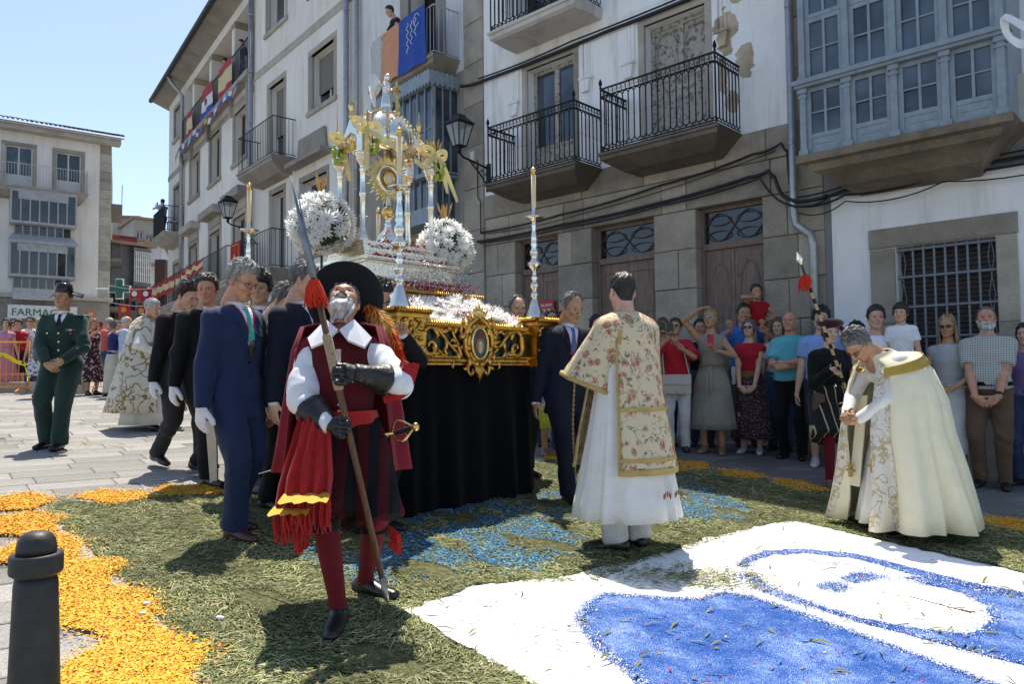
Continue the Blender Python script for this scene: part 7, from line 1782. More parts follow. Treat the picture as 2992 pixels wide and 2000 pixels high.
for l in p.L:
 kn,an=l['kn'],l['an'];P_,F_=chain_mesh([Ch([(kn+(kn-an)*.1,.066,.068),(kn,.06,.062),(kn*.68+an*.32,.058,.061),(an*.85+kn*.15,.041,.043),(an+np.array([0,0,-.02]),.042,.045)])],.01,.02);obj_np('stocking',P_,F_,STOCK,p.root)
 q=kn*.93+an*.07;MB().lathe([(.068,-.03),(.07,-.02),(.07,.02),(.068,.03)],tuple(q),16).build('garter',BLV,p.root,True)
 for t in range(4):ribbon(MB(),[tuple(q+np.array([.062*(1 if l is p.L[0]else-1),.02,.0])),tuple(q+np.array([(.09+.01*t)*(1 if l is p.L[0]else-1),.03+.01*t,-.04])),tuple(q+np.array([(.075+.015*t)*(1 if l is p.L[0]else-1),.03,-.1-.012*t]))],.022).build('garter_ribbon',REDS,p.root)
HT=np.array(Matrix.Rotation(R(36),3,'X'));Hh=lambda q:tuple(p.hc+p.Rh@(HT@(np.array(q)-np.array([0,-.05,.04]))+np.array([0,-.05,.04])))
FELT=mat('black_felt',(.006,.006,.007),.95,sheen=.05,var=.15);n=48;rs=[]
def brim(a,r):
 return r
rings_=[]
for r,th in((.075,.0),(.11,.0),(.16,.004),(.2,.0)):
 ring=[]
 for j in range(n):
  a=2*math.pi*j/n;x=r*math.sin(a)*1.02;y=r*math.cos(a)*1.0-.01;up=.7*max(0,(r-.1))*max(0,-math.sin(a+.15))**1.5
  ring.append(Hh((x*(1-.25*up),y,.062+.25*(r-.09)*max(0,math.cos(a))*.6+up-.06*(y<0)*(r-.07))))
 rings_.append(ring)
lo_=[[tuple(np.array(q)-p.Rh@np.array([0,0,.007]))for q in rg_]for rg_ in rings_]
MB().rings(rings_+lo_[::-1],True,False).build('hat_brim',FELT,p.root,True)
MB().rings([[Hh((r*math.sin(2*math.pi*j/24),r*1.1*math.cos(2*math.pi*j/24)-.012,z))for j in range(24)]for r,z in((.084,.05),(.086,.09),(.08,.14),(.07,.165),(.03,.172))]).build('hat_crown',FELT,p.root,True)
rng2=np.random.default_rng(3)
def plume(nm,base,tip,sag,cols,n,w):
 b=np.array(base);t=np.array(tip);pts=[];C_=[];V=[];F=[]
 for i in range(n):
  u=rng2.random();c=b+(t-b)*u+np.array([0,0,sag*4*u*(1-u)]);d=rng2.normal(size=3);d/=np.linalg.norm(d);L=w*(.55+.6*math.sin(math.pi*min(1,u+.15)))*rng2.uniform(.6,1.1);d=d+(t-b)/np.linalg.norm(t-b)*.9+np.array([0,0,-.35]);d/=np.linalg.norm(d);sd_=np.cross(d,rng2.normal(size=3));sd_/=np.linalg.norm(sd_);e=c+d*L;k=len(V)
  V+=[tuple(c-sd_*.003),tuple(c+sd_*.003),tuple(e+np.array([0,0,-.01]))];F.append((k,k+1,k+2));C_.append(cols[int(min(.999,max(0,u+rng2.normal(0,.15)))*len(cols))])
 o=mesh_obj(nm,V,F,LOOSE,p.root);at=o.data.attributes.new('tint','FLOAT_COLOR','FACE');c4=np.ones((len(F),4));c4[:,:3]=C_;at.data.foreach_set('color',c4.reshape(-1));o['kind']='stuff'
b0=p.hc+p.Rh@np.array([-.11,-.06,.08]);plume('plume',b0,p.hc+np.array([-.30,-.02,-.30]),.06,[(.62,.06,.01),(.85,.42,.06),(.85,.75,.35),(.85,.38,.04),(.75,.10,.01),(.65,.03,.01)],1700,.085)
a=p.A[1];q=a['sh']*.35+a['el']*.65
for k in range(5):ribbon(MB(),[tuple(q+np.array([-.05-.02*k,.08,.04])),tuple(q+np.array([-.08,.11,.02-.03*k])),tuple(q+np.array([-.05+.02*k,.09,-.06-.02*k]))],.035).build('arm_ribbon',REDS,p.root)
patch(p,[(-.012,nb[2]-.1),(.012,nb[2]-.1),(.014,nb[2]-.16),(.0,nb[2]-.19),(-.014,nb[2]-.16)],SILP,'pendant',.006)
for k in range(9):patch(p,[(-.004+.008*math.cos(t),nb[2]-.2-k*.035+.008*math.sin(t))for t in np.linspace(0,2*math.pi,8,endpoint=False)],mat('pewter',(.3,.3,.3),.3,1),'button',.006,step=.05)
MB().add([(-.03,W_[1]+.18,W_[2]+.04),(.03,W_[1]+.18,W_[2]+.04),(.03,W_[1]+.178,W_[2]-.01),(-.03,W_[1]+.178,W_[2]-.01),(-.03,W_[1]+.165,W_[2]+.04),(.03,W_[1]+.165,W_[2]+.04),(.03,W_[1]+.163,W_[2]-.01),(-.03,W_[1]+.163,W_[2]-.01)],[(0,1,2,3),(7,6,5,4),(0,4,5,1),(1,5,6,2),(2,6,7,3),(3,7,4,0)]).build('belt_buckle',SILP,p.root)
sw_=thing('rapier','rapier with brass basket hilt hanging across his hips','sword',tuple(p.l2w((-.28,.12,.86))),p.root.rotation_euler.z)
q0=np.array([0,0,0.]);dr=np.array([.62,-.42,-.2]);dr/=np.linalg.norm(dr)
BRS=mat('brass_hilt',(.75,.52,.2),.22,1)
MB().tube([tuple(q0+dr*.05),tuple(q0+dr*.95)],[.011,.003],6).build('blade',mat('steel',(.5,.5,.52),.25,1),sw_);MB().tube([tuple(q0-dr*.1),tuple(q0)],.014,8).build('grip',GL,sw_);MB().ell(tuple(q0-dr*.125),(.02,.02,.022),10,6).build('pommel',BRS,sw_,True)
for k in range(3):
 a0=k*2.1;n1=np.cross(dr,[0,0,1.]);n1/=np.linalg.norm(n1);n2=np.cross(dr,n1);MB().tube([tuple(q0-dr*.115*(1-t)+(n1*math.cos(a0)+n2*math.sin(a0))*.06*math.sin(math.pi*t)+dr*.02*t)for t in np.linspace(0,1,9)],.006,6).build('guard_bar',BRS,sw_,True)
MB().tube([tuple(q0+n1*.085),tuple(q0-n1*.085)],.006,6).build('crossguard',BRS,sw_)
hal=thing('halberd','long wooden halberd with steel spike and red tassel held by the hatted man','halberd',tuple(PB),0);D_=(PT-PB);L_=np.linalg.norm(D_);u_=D_/L_
POLEW=mat('pole_wood',(.14,.07,.04),.7,var=.3,vscale=12,bump=.4,bscale=30,stretch=(8,8,1))
pt=lambda t:tuple(u_*L_*t)
MB().tube([pt(.06),pt(.55),pt(.76)],[.0145,.016,.014],8).build('shaft',POLEW,hal,True);MB().tube([pt(0),pt(.02),pt(.065)],[.001,.012,.017],8).build('iron_foot',mat('steel_foot',(.35,.33,.3),.4,.8),hal,True)
MB().tube([pt(.50),pt(.505),pt(.625),pt(.63)],[.019,.0225,.0225,.019],10).build('rope_binding',mat('twine',(.42,.31,.2),.9,var=.2,vscale=80,bump=1.,bscale=120),hal,True)
MB().tube([pt(.755),pt(.77),pt(.85),pt(.91),pt(1.0)],[.012,.021,.020,.009,.001],6).build('spike',mat('old_steel',(.22,.23,.25),.35,.9,var=.25,vscale=10),hal,True);MB().tube([tuple(np.array(pt(.88))+np.array([.012,0,0])),tuple(np.array(pt(.965))+np.array([.016,0,0]))],[.006,.001],5).build('side_prong',MATS['old_steel'],hal)
ta=MB();r_=random.Random(4)
for i in range(110):
 a=r_.uniform(0,6.28);b=np.array(pt(.755))+np.array([math.cos(a),math.sin(a),0])*.018;L2=r_.uniform(.08,.13);ta.tube([tuple(b),tuple(b+np.array([math.cos(a)*.018,math.sin(a)*.018,-L2*.4])),tuple(b+np.array([math.cos(a)*.02+r_.uniform(-.01,.03),math.sin(a)*.03,-L2]))],[.005,.005,.002],4)
o=ta.build('tassel',cloth('scarlet_tassel',(.6,.035,.01),.7),hal);o['kind']='stuff'
# ========= SUITED BEARERS
def suited(label,pos,face,H,jm,tm=None,side=0,hair=('short','dark',.016),head=(0,-10,0),arms=('down','carry'),feet=None,tie=(.012,.012,.016),gl=(0,),lan=True,skin='fair',seed=1,glasses=False,lod=2,belly=.0,lean=0,shirt=(.74,.75,.78),build=1.0,shoes=('dark_shoe',(.015,.013,.012)),front=True):
 q=person(label,pos,face,H,arms=arms,feet=feet,lean=lean,side=side,head=head,skin=skin,hair=hair,lod=lod,seed=seed,belly=belly,build=build,shoes=shoes,bodyvox=.018);g_legs(q,tm or jm);g_top(q,jm)
 if front:suit_front(q,tie,shirt,jm,lan)
 for a in q.A:
  u=(a['el']-a['wr'])/np.linalg.norm(a['el']-a['wr']);P_,F_=chain_mesh([Ch([(a['wr']-u*.03,.034,.034),(a['wr']+u*.03,.038,.038)],(1,0,0),True,True)],.008,.01);obj_np('shirt_cuff',P_,F_,WSH,q.root)
 if lod==2 and front:
  zz=q.spine(.16)[2]
  for k in range(2):patch(q,[(.0+.009*math.cos(t),zz-k*.09+.009*math.sin(t))for t in np.linspace(0,2*math.pi,8,endpoint=False)],PHB,'button',.006,step=.05)
  patch(q,[(-.13,q.spine(.34)[2]),(-.06,q.spine(.34)[2]+.008),(-.06,q.spine(.34)[2]-.012),(-.13,q.spine(.34)[2]-.02)],jm,'breast_pocket',.006)
 if gl:gloves(q,which=gl)
 if glasses:specs(q)
 return q
walk=((.09,.2,4,0),(-.09,-.2,-6,.06));walk2=((.09,-.18,8,.05),(-.09,.2,-4,0))
suited('grey-haired man with glasses in bright blue suit and turquoise tie',(-1.82,4.95),118,1.80,NAVY,hair=('short','grey',.026),head=(-4,-24,0),arms=('down','down'),feet=((.09,.1,6,0),(-.08,-.12,-4,0)),tie=(.05,.42,.36),glasses=True,skin='ruddy',seed=11,shoes=('brown_shoe',(.055,.022,.014)))
suited('young brown-haired bearer in black jacket and grey trousers, head bowed',gpos(522,7.2),118,1.80,BLK,CHAR,0,('short','dark',.03),(-8,-26,0),feet=walk2,seed=12,lean=7)
b2=suited('dark-haired bearer in black suit turning towards the camera',gpos(592,6.6),122,1.84,BLK,BLK,0,('short','dark',.022),(46,-6,0),feet=walk,lean=5,tie=None,seed=13,skin='ruddy')
cy=suited('curly-haired young man in black suit facing the camera',gpos(757,6.15),158,1.80,BLK,hair=('fringe','black',.034),head=(14,-8,0),seed=14,skin='olive',gl=(),lan=False,lod=2)
suited('grizzled man with bowed head in black suit beside the float',gpos(806,5.75),112,1.70,BLK,hair=('short','salt',.024),head=(-4,-34,0),seed=15,gl=(),lan=False,lod=1)
suited('tall man in navy suit right behind the wide black hat',gpos(872,5.25),112,1.83,DNAVY,hair=('short','salt',.014),head=(-20,-14,0),seed=16,gl=(),lan=False,lod=2,build=1.06)
suited('dark-haired man with glasses bowing behind the hat feathers',gpos(1085,5.12),128,1.72,BLK,hair=('short','black',.018),head=(8,-34,0),seed=17,gl=(),lan=False,glasses=True,lod=1,skin='olive')
suited('balding bearer with closed eyes between the right candlestick and the flowers',gpos(1508,7.3),150,1.75,BLK,hair=('recede','salt',.012),head=(10,-10,0),arms=('carry','down'),gl=(1,),seed=18,lod=1)
suited('balding man in dark suit with blue tie walking beside the deacon',gpos(1652,6.5),162,1.81,DNAVY,side=-7,hair=('recede','salt',.012),head=(-18,-24,0),arms=('down','down'),feet=((.1,.26,0,0),(-.09,-.22,0,.07)),tie=(.08,.12,.26),shirt=(.5,.58,.72),gl=(),seed=19,skin='tan')
st=thing('white_staff','long white tapering board carried beside the blue-suited man','staff',(-2.55,6.3,gz(-2.55,6.3)),0)
MB().add([(-.05,0,1.0),(.06,0,1.0),(.09,0,.05),(.03,0,.05),(-.05,.03,1.0),(.06,.03,1.0),(.09,.03,.05),(.03,.03,.05)],[(0,3,2,1),(4,5,6,7),(0,1,5,4),(1,2,6,5),(2,3,7,6),(3,0,4,7)]).build('board',mat('cream_board',(.66,.58,.46),.6),st)
# ========= CLERGY
dc=person('deacon in rose-brocade dalmatic seen from behind, holding a censer chain',(.74,4.9),-32,1.80,arms=(((.08,.30,1.14),(.55,-.6,-.9),'grip',(-.5,.8,.1),(-.6,-.6,0)),((.14,.33,1.12),(.55,-.6,-.9),'grip',(-.4,.8,.1),(-.6,-.6,0))),feet=((.1,.02,20,0),(-.1,.0,-42,0)),head=(16,-6,0),skin='fair',hair=('shaved','black',.007),lod=2,seed=31,bodyvox=.016,shoes=('black_boot',(.012,.011,.011)))
p=dc;g_legs(p,cloth('white_trousers',(.62,.61,.6),.85),'trousers',.02,1,.012)
c_=p.spine(.1)
shell('alb',p.root,ALB,[(0,0,1.36,.17,.11,.0),(0,0,1.2,.21,.15,.01),(0,0,1.02,.215,.16,.012),(0,0,.8,.25,.2,.02),(0,0,.55,.29,.25,.04),(0,0,.32,.33,.285,.055),(0,0,.22,.345,.3,.062)],100,fk=(10,15),seed=5,thick=.005)
g_top(p,ALB,name='alb_sleeves',off=.02,hem=0.02,amp=.008,neck=.44)
collar(p,WSH,.07,.05,'amice')
ch=[Ch([(c,rx+.05,ry+.045)for c,rx,ry,d in p.T if.15<d<.5],p.ex,True,True)]
for a in p.A:
 sh,el=a['sh'],a['el'];e2=sh+(el-sh)*1.06;dn=np.array([0,0,-1.]);ch.append(Ch([(sh+np.array([0,0,.0]),.085,.085),(sh*.45+el*.55+dn*.03,.10,.14),(e2+dn*.05,.105,.19)],np.cross((el-sh),dn),False,True));ch.append(Ch([(p.spine(.49),.07,.07),(sh+np.array([0,0,.012]),.072,.072)]))
P_,F_=cloth_mesh(ch,.011,.03,.007,6,40);o=obj_np('dalmatic_shoulders',P_,F_,BROC,p.root);p.top=(P_,F_)
bk=[(0,-.0,1.36,.2,.15,.0),(0,-.01,1.2,.225,.172,.008),(0,-.01,1.0,.24,.19,.012),(0,-.015,.8,.262,.225,.016),(0,-.02,.6,.29,.262,.02),(0,-.02,.5,.305,.28,.022)]
shell('back_panel',p.root,BROC,bk,50,122,232,(7,11),2,.006);lin=[(a,b,c,d-.008,e-.008,f)for a,b,c,d,e,f in bk]
fr_=[(0,.02,1.3,.2,.15,.0),(0,.03,1.1,.22,.19,.01),(0,.04,.9,.25,.23,.014),(0,.05,.7,.28,.27,.018),(0,.05,.52,.305,.3,.02)]
shell('front_panel',p.root,BROC,fr_,50,-62,52,(7,11),4,.006)
def inflate(rs,e):return[(a,b,c,d+e,f+e,g)for a,b,c,d,f,g in rs]
for a0,a1 in((122,126),(228,232)):shell('edge_braid',p.root,TRIM,inflate(bk,.005),50*2,a0,a1,(7,11),2,.004)
for a0,a1 in((-62,-58),(48,52),(-36,-33)):shell('edge_braid',p.root,TRIM,inflate(fr_,.005),50,a0,a1,(7,11),4,.004)
def zslice(rs,z0,z1,e):
 R_=np.array(rs);o=[]
 for z in(z0,(z0+z1)/2,z1):o.append((*[float(np.interp(-z,-R_[:,2],R_[:,k]))for k in(0,1)],z,*[float(np.interp(-z,-R_[:,2],R_[:,k]))+(e if k<5 else 0)for k in(3,4,5)]))
 return o
for z0,z1 in((.535,.5),(.6,.575),(.9,.875)):shell('cross_braid',p.root,TRIM,zslice(bk,z0,z1,.006),60,122,232,(7,11),2,.004)
for z0,z1 in((.555,.52),(.66,.64)):shell('cross_braid',p.root,TRIM,zslice(fr_,z0,z1,.006),60,-62,52,(7,11),4,.004)
shell('lining_fold',p.root,LINING,[(0,-.02,1.12,.222,.17,.0),(0,-.02,.9,.243,.205,.01),(0,-.02,.7,.272,.243,.02),(0,-.02,.5,.3,.276,.02)],24,102,124,(5,9),3,.005)
for a in p.A:
 sh,el=a['sh'],a['el'];e2=sh+(el-sh)*1.03;dn=np.array([0,0,-1.]);P_,F_=chain_mesh([Ch([(sh+(el-sh)*.98+dn*.047,.112,.198),(e2+(el-sh)*.035+dn*.05,.113,.2)],np.cross((el-sh),dn),True,True)],.009,.01);obj_np('sleeve_braid',P_,F_,TRIM,p.root)
zt=p.spine(.45)[2]
for poly in([(-.16,zt-.02),(-.13,zt-.02),(-.12,zt-.42),(-.15,zt-.42)],[(.13,zt-.02),(.16,zt-.02),(.15,zt-.42),(.12,zt-.42)],[(-.13,zt-.12),(.13,zt-.12),(.13,zt-.15),(-.13,zt-.15)]):
 patch(p,poly,TRIM,'back_braid',.004,.004,.03,fy=-1)
for sg,cols in((-1,(.2,.22,.12)),(1,(.45,.12,.06))):
 for k in range(5):
  a=R(168+sg*9);r0,r1=.36,.3;zc=.36;d=R(-60+k*30);xx=r0*math.sin(a)+.03*math.sin(d)*1.0
  MB().ell((xx,r1*math.cos(a)-.03,zc+.03*math.cos(d)),(.006,.004,.02),6,4).build('embroidered_leaf',cloth('embroidery_%d%d'%(sg,k%2),cols if k%2 else(.3,.09,.05)),p.root)
cn=thing('censer_chain','thin gilt censer chain hanging from the deacon\'s hands','chain',tuple(p.l2w(p.A[1]['wr']+p.A[1]['fd']*.06)),0)
lm=MB().tube([(.006*math.cos(t),0,.011*math.sin(t))for t in np.linspace(0,2*math.pi,8,endpoint=False)],.002,4,closed=True).mesh('link',mat('gilt_chain',(.45,.34,.18),.3,1))
for k in range(46):inst('link',lm,cn,(-.02*math.sin(k*.07),0,-.03-k*.0165),(0,0,(k%2)*R(90)))
pr=person('grey-haired priest in sunglasses bowing in a long cream cope',(2.93,5.6),-104,1.70,arms=(((.05,.50,.90),(1,-.4,-.3),'relax',(-.8,.5,-.1),(.1,-.9,.1)),((.06,.49,.88),(1,-.4,-.3),'relax',(-.8,.5,-.1),(.1,-.9,.1))),feet=((.1,.05,8,0),(-.1,.12,-8,0)),lean=58,head=(-4,-56,0),skin='tan',hair=('short','salt',.022),lod=2,seed=41,bodyvox=.016)
p=pr;specs(p,True,(.25,.1,.03),(.05,.03,.02));n5=p.spine(.5);n4=p.spine(.42);n2=p.spine(.25)
g_top(p,ALB,name='alb_bodice',off=.014,hem=-.1,amp=.006,neck=.44)
shell('alb',p.root,ALB,[(0,.0,1.05,.2,.16,.01),(0,.02,.9,.22,.2,.012),(0,.05,.6,.27,.26,.03),(0,.07,.3,.31,.3,.055),(0,.08,.1,.335,.33,.07)],100,fk=(7,12),seed=2)
cope=[(0,n5[1]-.02,n5[2]+.05,.085,.09,.0,-.03),(0,n5[1]-.04,n5[2]+.015,.15,.12,.0,-.035),(0,n4[1]-.03,n4[2]+.03,.27,.19,.004,-.07),(0,n4[1]-.06,n4[2]-.09,.325,.26,.008,-.06),(0,n2[1]+.02,1.0,.36,.34,.014,-.03),(0,.10,.78,.38,.38,.03),(0,.06,.5,.42,.42,.075),(0,.04,.25,.46,.465,.1),(0,.04,.09,.49,.5,.115)]
shell('cope',p.root,CREAM,cope,180,30,338,(8,13),7,.007)
cI=[(*r[:3],r[3]+.008,r[4]+.008,r[5],r[6]if len(r)>6 else 0)for r in cope]
shell('orphrey',p.root,ORPH,cI[1:],60,30,48,(8,13),7,.005);shell('orphrey',p.root,ORPH,cI[1:],60,319,338.5,(8,13),7,.005)
FRG=cloth('gold_fringe',(.46,.31,.06),.5,bump=1,bscale=120,stretch=(1,1,.1));cJ=[(*r[:3],r[3]+.016,r[4]+.016,r[5],r[6]if len(r)>6 else 0)for r in cope]
def mixr(a,b,t):return tuple(x+(y-x)*t for x,y in zip(a,b))
shell('hood_fringe',p.root,FRG,[mixr(cJ[2],cJ[3],.0),mixr(cJ[2],cJ[3],.25),mixr(cJ[2],cJ[3],.55)],120,40,325,(8,13),7,.006)
for nm,x0,y0,z1 in(('stole_end',-.1,.0,.42),('stole_end',.14,.0,.36)):
 yb=.33;MB().add([(x0-.05,n2[1]+.2,1.05),(x0+.05,n2[1]+.2,1.05),(x0+.055,yb+.06,z1),(x0-.055,yb+.06,z1),(x0-.05,n2[1]+.19,1.05),(x0+.05,n2[1]+.19,1.05),(x0+.055,yb+.05,z1),(x0-.055,yb+.05,z1)],[(0,1,2,3),(7,6,5,4),(0,4,5,1),(1,5,6,2),(2,6,7,3),(3,7,4,0)]).build(nm,CREAM,p.root)
 cr=MB();zc=z1+.12;cr.box(x0-.008,x0+.008,yb+.07,yb+.1,zc-.05,zc+.05);cr.box(x0-.04,x0+.04,yb+.071,yb+.099,zc-.008,zc+.008);cr.build('stole_cross',TRIM,p.root)
MB().ell(tuple(n4+np.array([0,.2,-.03])),(.05,.02,.03),10,5).build('cope_clasp',GOLDB,p.root,True)
c2=person('white-haired priest in gold-scrolled white cope walking behind the bearers',gpos(436,9.7),112,1.72,arms=('clasp','clasp'),feet=walk,head=(-6,-12,0),hair=('short','white',.016),lod=1,seed=42);p=c2;g_top(p,ALB,name='alb_bodice',off=.014,hem=-.05)
shell('alb',p.root,ALB,[(0,0,1.1,.2,.15,.01),(0,0,.7,.26,.22,.02),(0,0,.3,.32,.3,.03),(0,0,.08,.35,.34,.04)],80,seed=3)
shell('cope',p.root,SCROLL,[(0,-.02,1.5,.08,.085,0),(0,-.03,1.46,.15,.12,0),(0,-.03,1.38,.24,.165,.004),(0,-.02,1.15,.31,.24,.012),(0,-.02,.8,.39,.33,.025),(0,-.03,.45,.46,.42,.035),(0,-.04,.24,.5,.47,.04)],110,26,334,(7,11),5,.008)
# ========= PAGE GIRL AND CIVIL GUARD
sp_b,sp_t=atY(2512,1252,7.25),atY(2328,735,7.15)
pgp,pgf=(3.16,7.5),176
def sp_at(t):return sp_b+(sp_t-sp_b)*t
a1=w2l_(sp_at(.33),pgp,pgf,1.66);a2=w2l_(sp_at(.2),pgp,pgf,1.66)
pg=person('page in black costume and dark red beret holding a striped spear',pgp,pgf,1.66,'f',arms=((a1+np.array([.06,-.06,0]),(.4,-.4,-1),'fist',(-.9,.4,0),(0,.9,0),True),('clasplow')),feet=((.16,.25,10,0),(-.1,-.1,-10,0)),head=(4,-6,0),skin='pale',hair=('bob','auburn',.014),lod=2,seed=51,bodyvox=.014,shoes=('tan_leather_shoe',(.16,.09,.05)))
p=pg;g_top(p,BLV,name='doublet',off=.028,hem=-.12,amp=.012,flare=.01)
SL=patmat('slashed_breeches',(.009,.009,.010),_stripe((.45,.36,.2),70,0,.93));g_legs(p,SL,'breeches',.055,.5,.055,.014)
for l in p.L:
 kn,an=l['kn'],l['an'];P_,F_=chain_mesh([Ch([(kn+(kn-an)*.08,.064,.066),(kn,.06,.062),(kn*.68+an*.32,.056,.059),(an*.85+kn*.15,.041,.043),(an,.042,.044)])],.011,.02);obj_np('stocking',P_,F_,STOCK,p.root)
Hh=lambda q:tuple(p.hc+p.Rh@np.array(q));BER=cloth('wine_velvet',(.045,.004,.01),.9,sheen=.5)
MB().rings([[Hh((r*1.05*math.sin(2*math.pi*j/30)+ox,r*math.cos(2*math.pi*j/30)-.012+oy,z))for j in range(30)]for r,z,ox,oy in((.082,.045,0,0),(.09,.06,0,0),(.12,.075,-.01,-.02),(.135,.1,-.015,-.03),(.12,.13,-.01,-.03),(.07,.145,-.01,-.02),(.01,.148,0,0))]).build('beret',BER,p.root,True)
p_keep=p
b0=p.hc+np.array([-.1,-.02,.08]);p=pg
plume('red_plume',b0,p.hc+np.array([-.25,-.1,-.1]),.05,[(.25,.01,.02),(.3,.01,.03),(.2,.01,.02)],700,.05)
for x in(-.05,.06):patch(p,[(x,1.26),(x+.035,1.22),(x+.04,1.12),(x+.005,1.17)],cloth('cream_slash',(.5,.42,.3)),'slash',.005)
patch(p,[(.005+.012*math.cos(t),1.0+.05*math.sin(t))for t in np.linspace(0,2*math.pi,10,endpoint=False)],SILV,'pendant',.008)
o=thing('belt_pouch','brown leather pouch on the page\'s hip','pouch',tuple(p.l2w((.2,.12,.86))),p.root.rotation_euler.z);P_,F_=chain_mesh([Ch([(np.array([0,0,.07]),.05,.03),(np.array([0,0,-.06]),.06,.04)])],.01,.01);mesh_obj('bag',P_,F_,mat('brown_leather',(.09,.055,.035),.7,bump=.4),o,True);MB().add([(-.05,.045,.08),(.05,.045,.08),(.05,.05,0),(-.05,.05,0),(-.05,.035,.08),(.05,.035,.08),(.05,.04,0),(-.05,.04,0)],[(0,1,2,3),(7,6,5,4),(0,4,5,1),(1,5,6,2),(2,6,7,3),(3,7,4,0)]).build('flap',MATS['brown_leather'],o)
spr=thing('spear','striped spear with leaf blade and scarlet tassel held by the page','spear',tuple(sp_b),0);D_=sp_t-sp_b;pt=lambda t:tuple(D_*t)
STP=patmat('barber_stripe',(.55,.38,.17),_stripe((.03,.018,.015),58,2,.15));MB().tube([pt(0),pt(.5),pt(.84)],.016,8).build('shaft',STP,spr,True);MB().tube([pt(.84),pt(.925)],[.013,.008],8).build('socket',mat('dark_steel',(.05,.045,.04),.5,.6),spr,True)
b_=np.array(pt(.92));e_=np.array(pt(1.0));m_=b_*.55+e_*.45;sd_=np.cross(D_/np.linalg.norm(D_),[0,1,0.]);sd_/=np.linalg.norm(sd_)
MB().add([tuple(b_),tuple(m_+sd_*.03),tuple(e_),tuple(m_-sd_*.03),tuple(m_+np.array([0,-.008,0])),tuple(m_+np.array([0,.008,0]))],[(0,4,3),(0,1,4),(1,2,4),(2,3,4),(0,3,5),(0,5,1),(1,5,2),(2,5,3)]).build('blade',SILP,spr)
ta=MB();r_=random.Random(6)
for i in range(70):
 a=r_.uniform(0,6.28);b=np.array(pt(.865))+np.array([math.cos(a),math.sin(a),0])*.018;L2=r_.uniform(.1,.16);ta.tube([tuple(b),tuple(b+np.array([math.cos(a)*.035,math.sin(a)*.035,-L2*.4])),tuple(b+np.array([math.cos(a)*.03-.02,math.sin(a)*.03,-L2]))],[.006,.006,.003],4)
o=ta.build('tassel',MATS['scarlet_tassel'],spr);o['kind']='stuff'
GU=cloth('guard_green',(.014,.04,.034),.75,sheen=.2)
gd=person('uniformed guard in dark green tunic and black winged hat, hands joined',gpos(182,8.1),168,1.76,arms=(((.07,.26,.90),(1,-.5,0),'relax',(-.75,.25,-.6),(.2,-1,.1)),((.09,.245,.93),(1,-.5,0),'relax',(-.75,.25,-.6),(.2,-1,.1))),feet=((.12,.05,12,0),(-.04,.16,2,0)),head=(12,4,0),skin='tan',hair=('short','dark',.01),lod=2,seed=61,bodyvox=.018,shoes=('patent_shoe',(.01,.01,.01)))
p=gd;g_legs(p,GU,'trousers',.022,1,.006);g_top(p,GU,name='tunic',hem=-.24);suit_front(p,(.01,.012,.012),(.75,.76,.78),GU,None,.15)
z5=p.spine(.5)[2]
for k in range(4):patch(p,[(.0+.011*math.cos(t),z5-.2-k*.09+.011*math.sin(t))for t in np.linspace(0,2*math.pi,8,endpoint=False)],GOLDB,'button',.006,step=.05)
for sg in(-1,1):
 patch(p,[(sg*.06,z5-.18),(sg*.16,z5-.17),(sg*.16,z5-.27),(sg*.11,z5-.285),(sg*.06,z5-.27)],GU,'breast_pocket',.006,.008);patch(p,[(sg*.11+.009*math.cos(t),z5-.2+.009*math.sin(t))for t in np.linspace(0,2*math.pi,8,endpoint=False)],GOLDB,'button',.014,step=.05)
 MB().bevbox(sg*.17-.04,sg*.17+.04,-.06,.06,p.A[0]['sh'][2]+.062,p.A[0]['sh'][2]+.074).build('epaulette',GU,p.root)
for k,c in enumerate(((.5,.05,.05),(.6,.6,.6),(.1,.2,.5))):patch(p,[(-.15+k*.03,z5-.155),(-.125+k*.03,z5-.155),(-.125+k*.03,z5-.175),(-.15+k*.03,z5-.175)],cloth('ribbon_%d'%k,c),'medal_ribbon',.008)
PAT=mat('patent_black',(.008,.008,.009),.18,spec=.6);Hh=lambda q:tuple(p.hc+p.Rh@np.array(q))
MB().rings([[Hh((r*1.0*math.sin(2*math.pi*j/30),r*1.15*math.cos(2*math.pi*j/30)-.012,z))for j in range(30)]for r,z in((.084,.05),(.086,.075),(.08,.11),(.074,.145),(.06,.155),(.01,.158))]).build('hat_crown',PAT,p.root,True)
wg=MB();R0=[];R1=[]
for t in np.linspace(-1,1,21):x=t*.185;dz=-.055*abs(t)**1.3;R0.append(Hh((x,.05-.09*abs(t),.062+dz)));R1.append(Hh((x*.92,-.12+.02*abs(t),.10+dz*.8)))
vs=R0+R1;k=21;lo_=[tuple(np.array(q)-np.array([0,0,.008]))for q in vs];wg.add(vs+lo_,[(i,i+1,i+k+1,i+k)for i in range(k-1)]+[tuple(q+2*k for q in(i+k,i+k+1,i+1,i))for i in range(k-1)]+[(i,i+2*k,i+2*k+1,i+1)for i in range(k-1)]+[(i+k,i+k+1,i+3*k+1,i+3*k)for i in range(k-1)]+[(0,k,3*k,2*k),(k-1,3*k-1,4*k-1,2*k-1)]);wg.build('hat_wings',PAT,p.root,True)
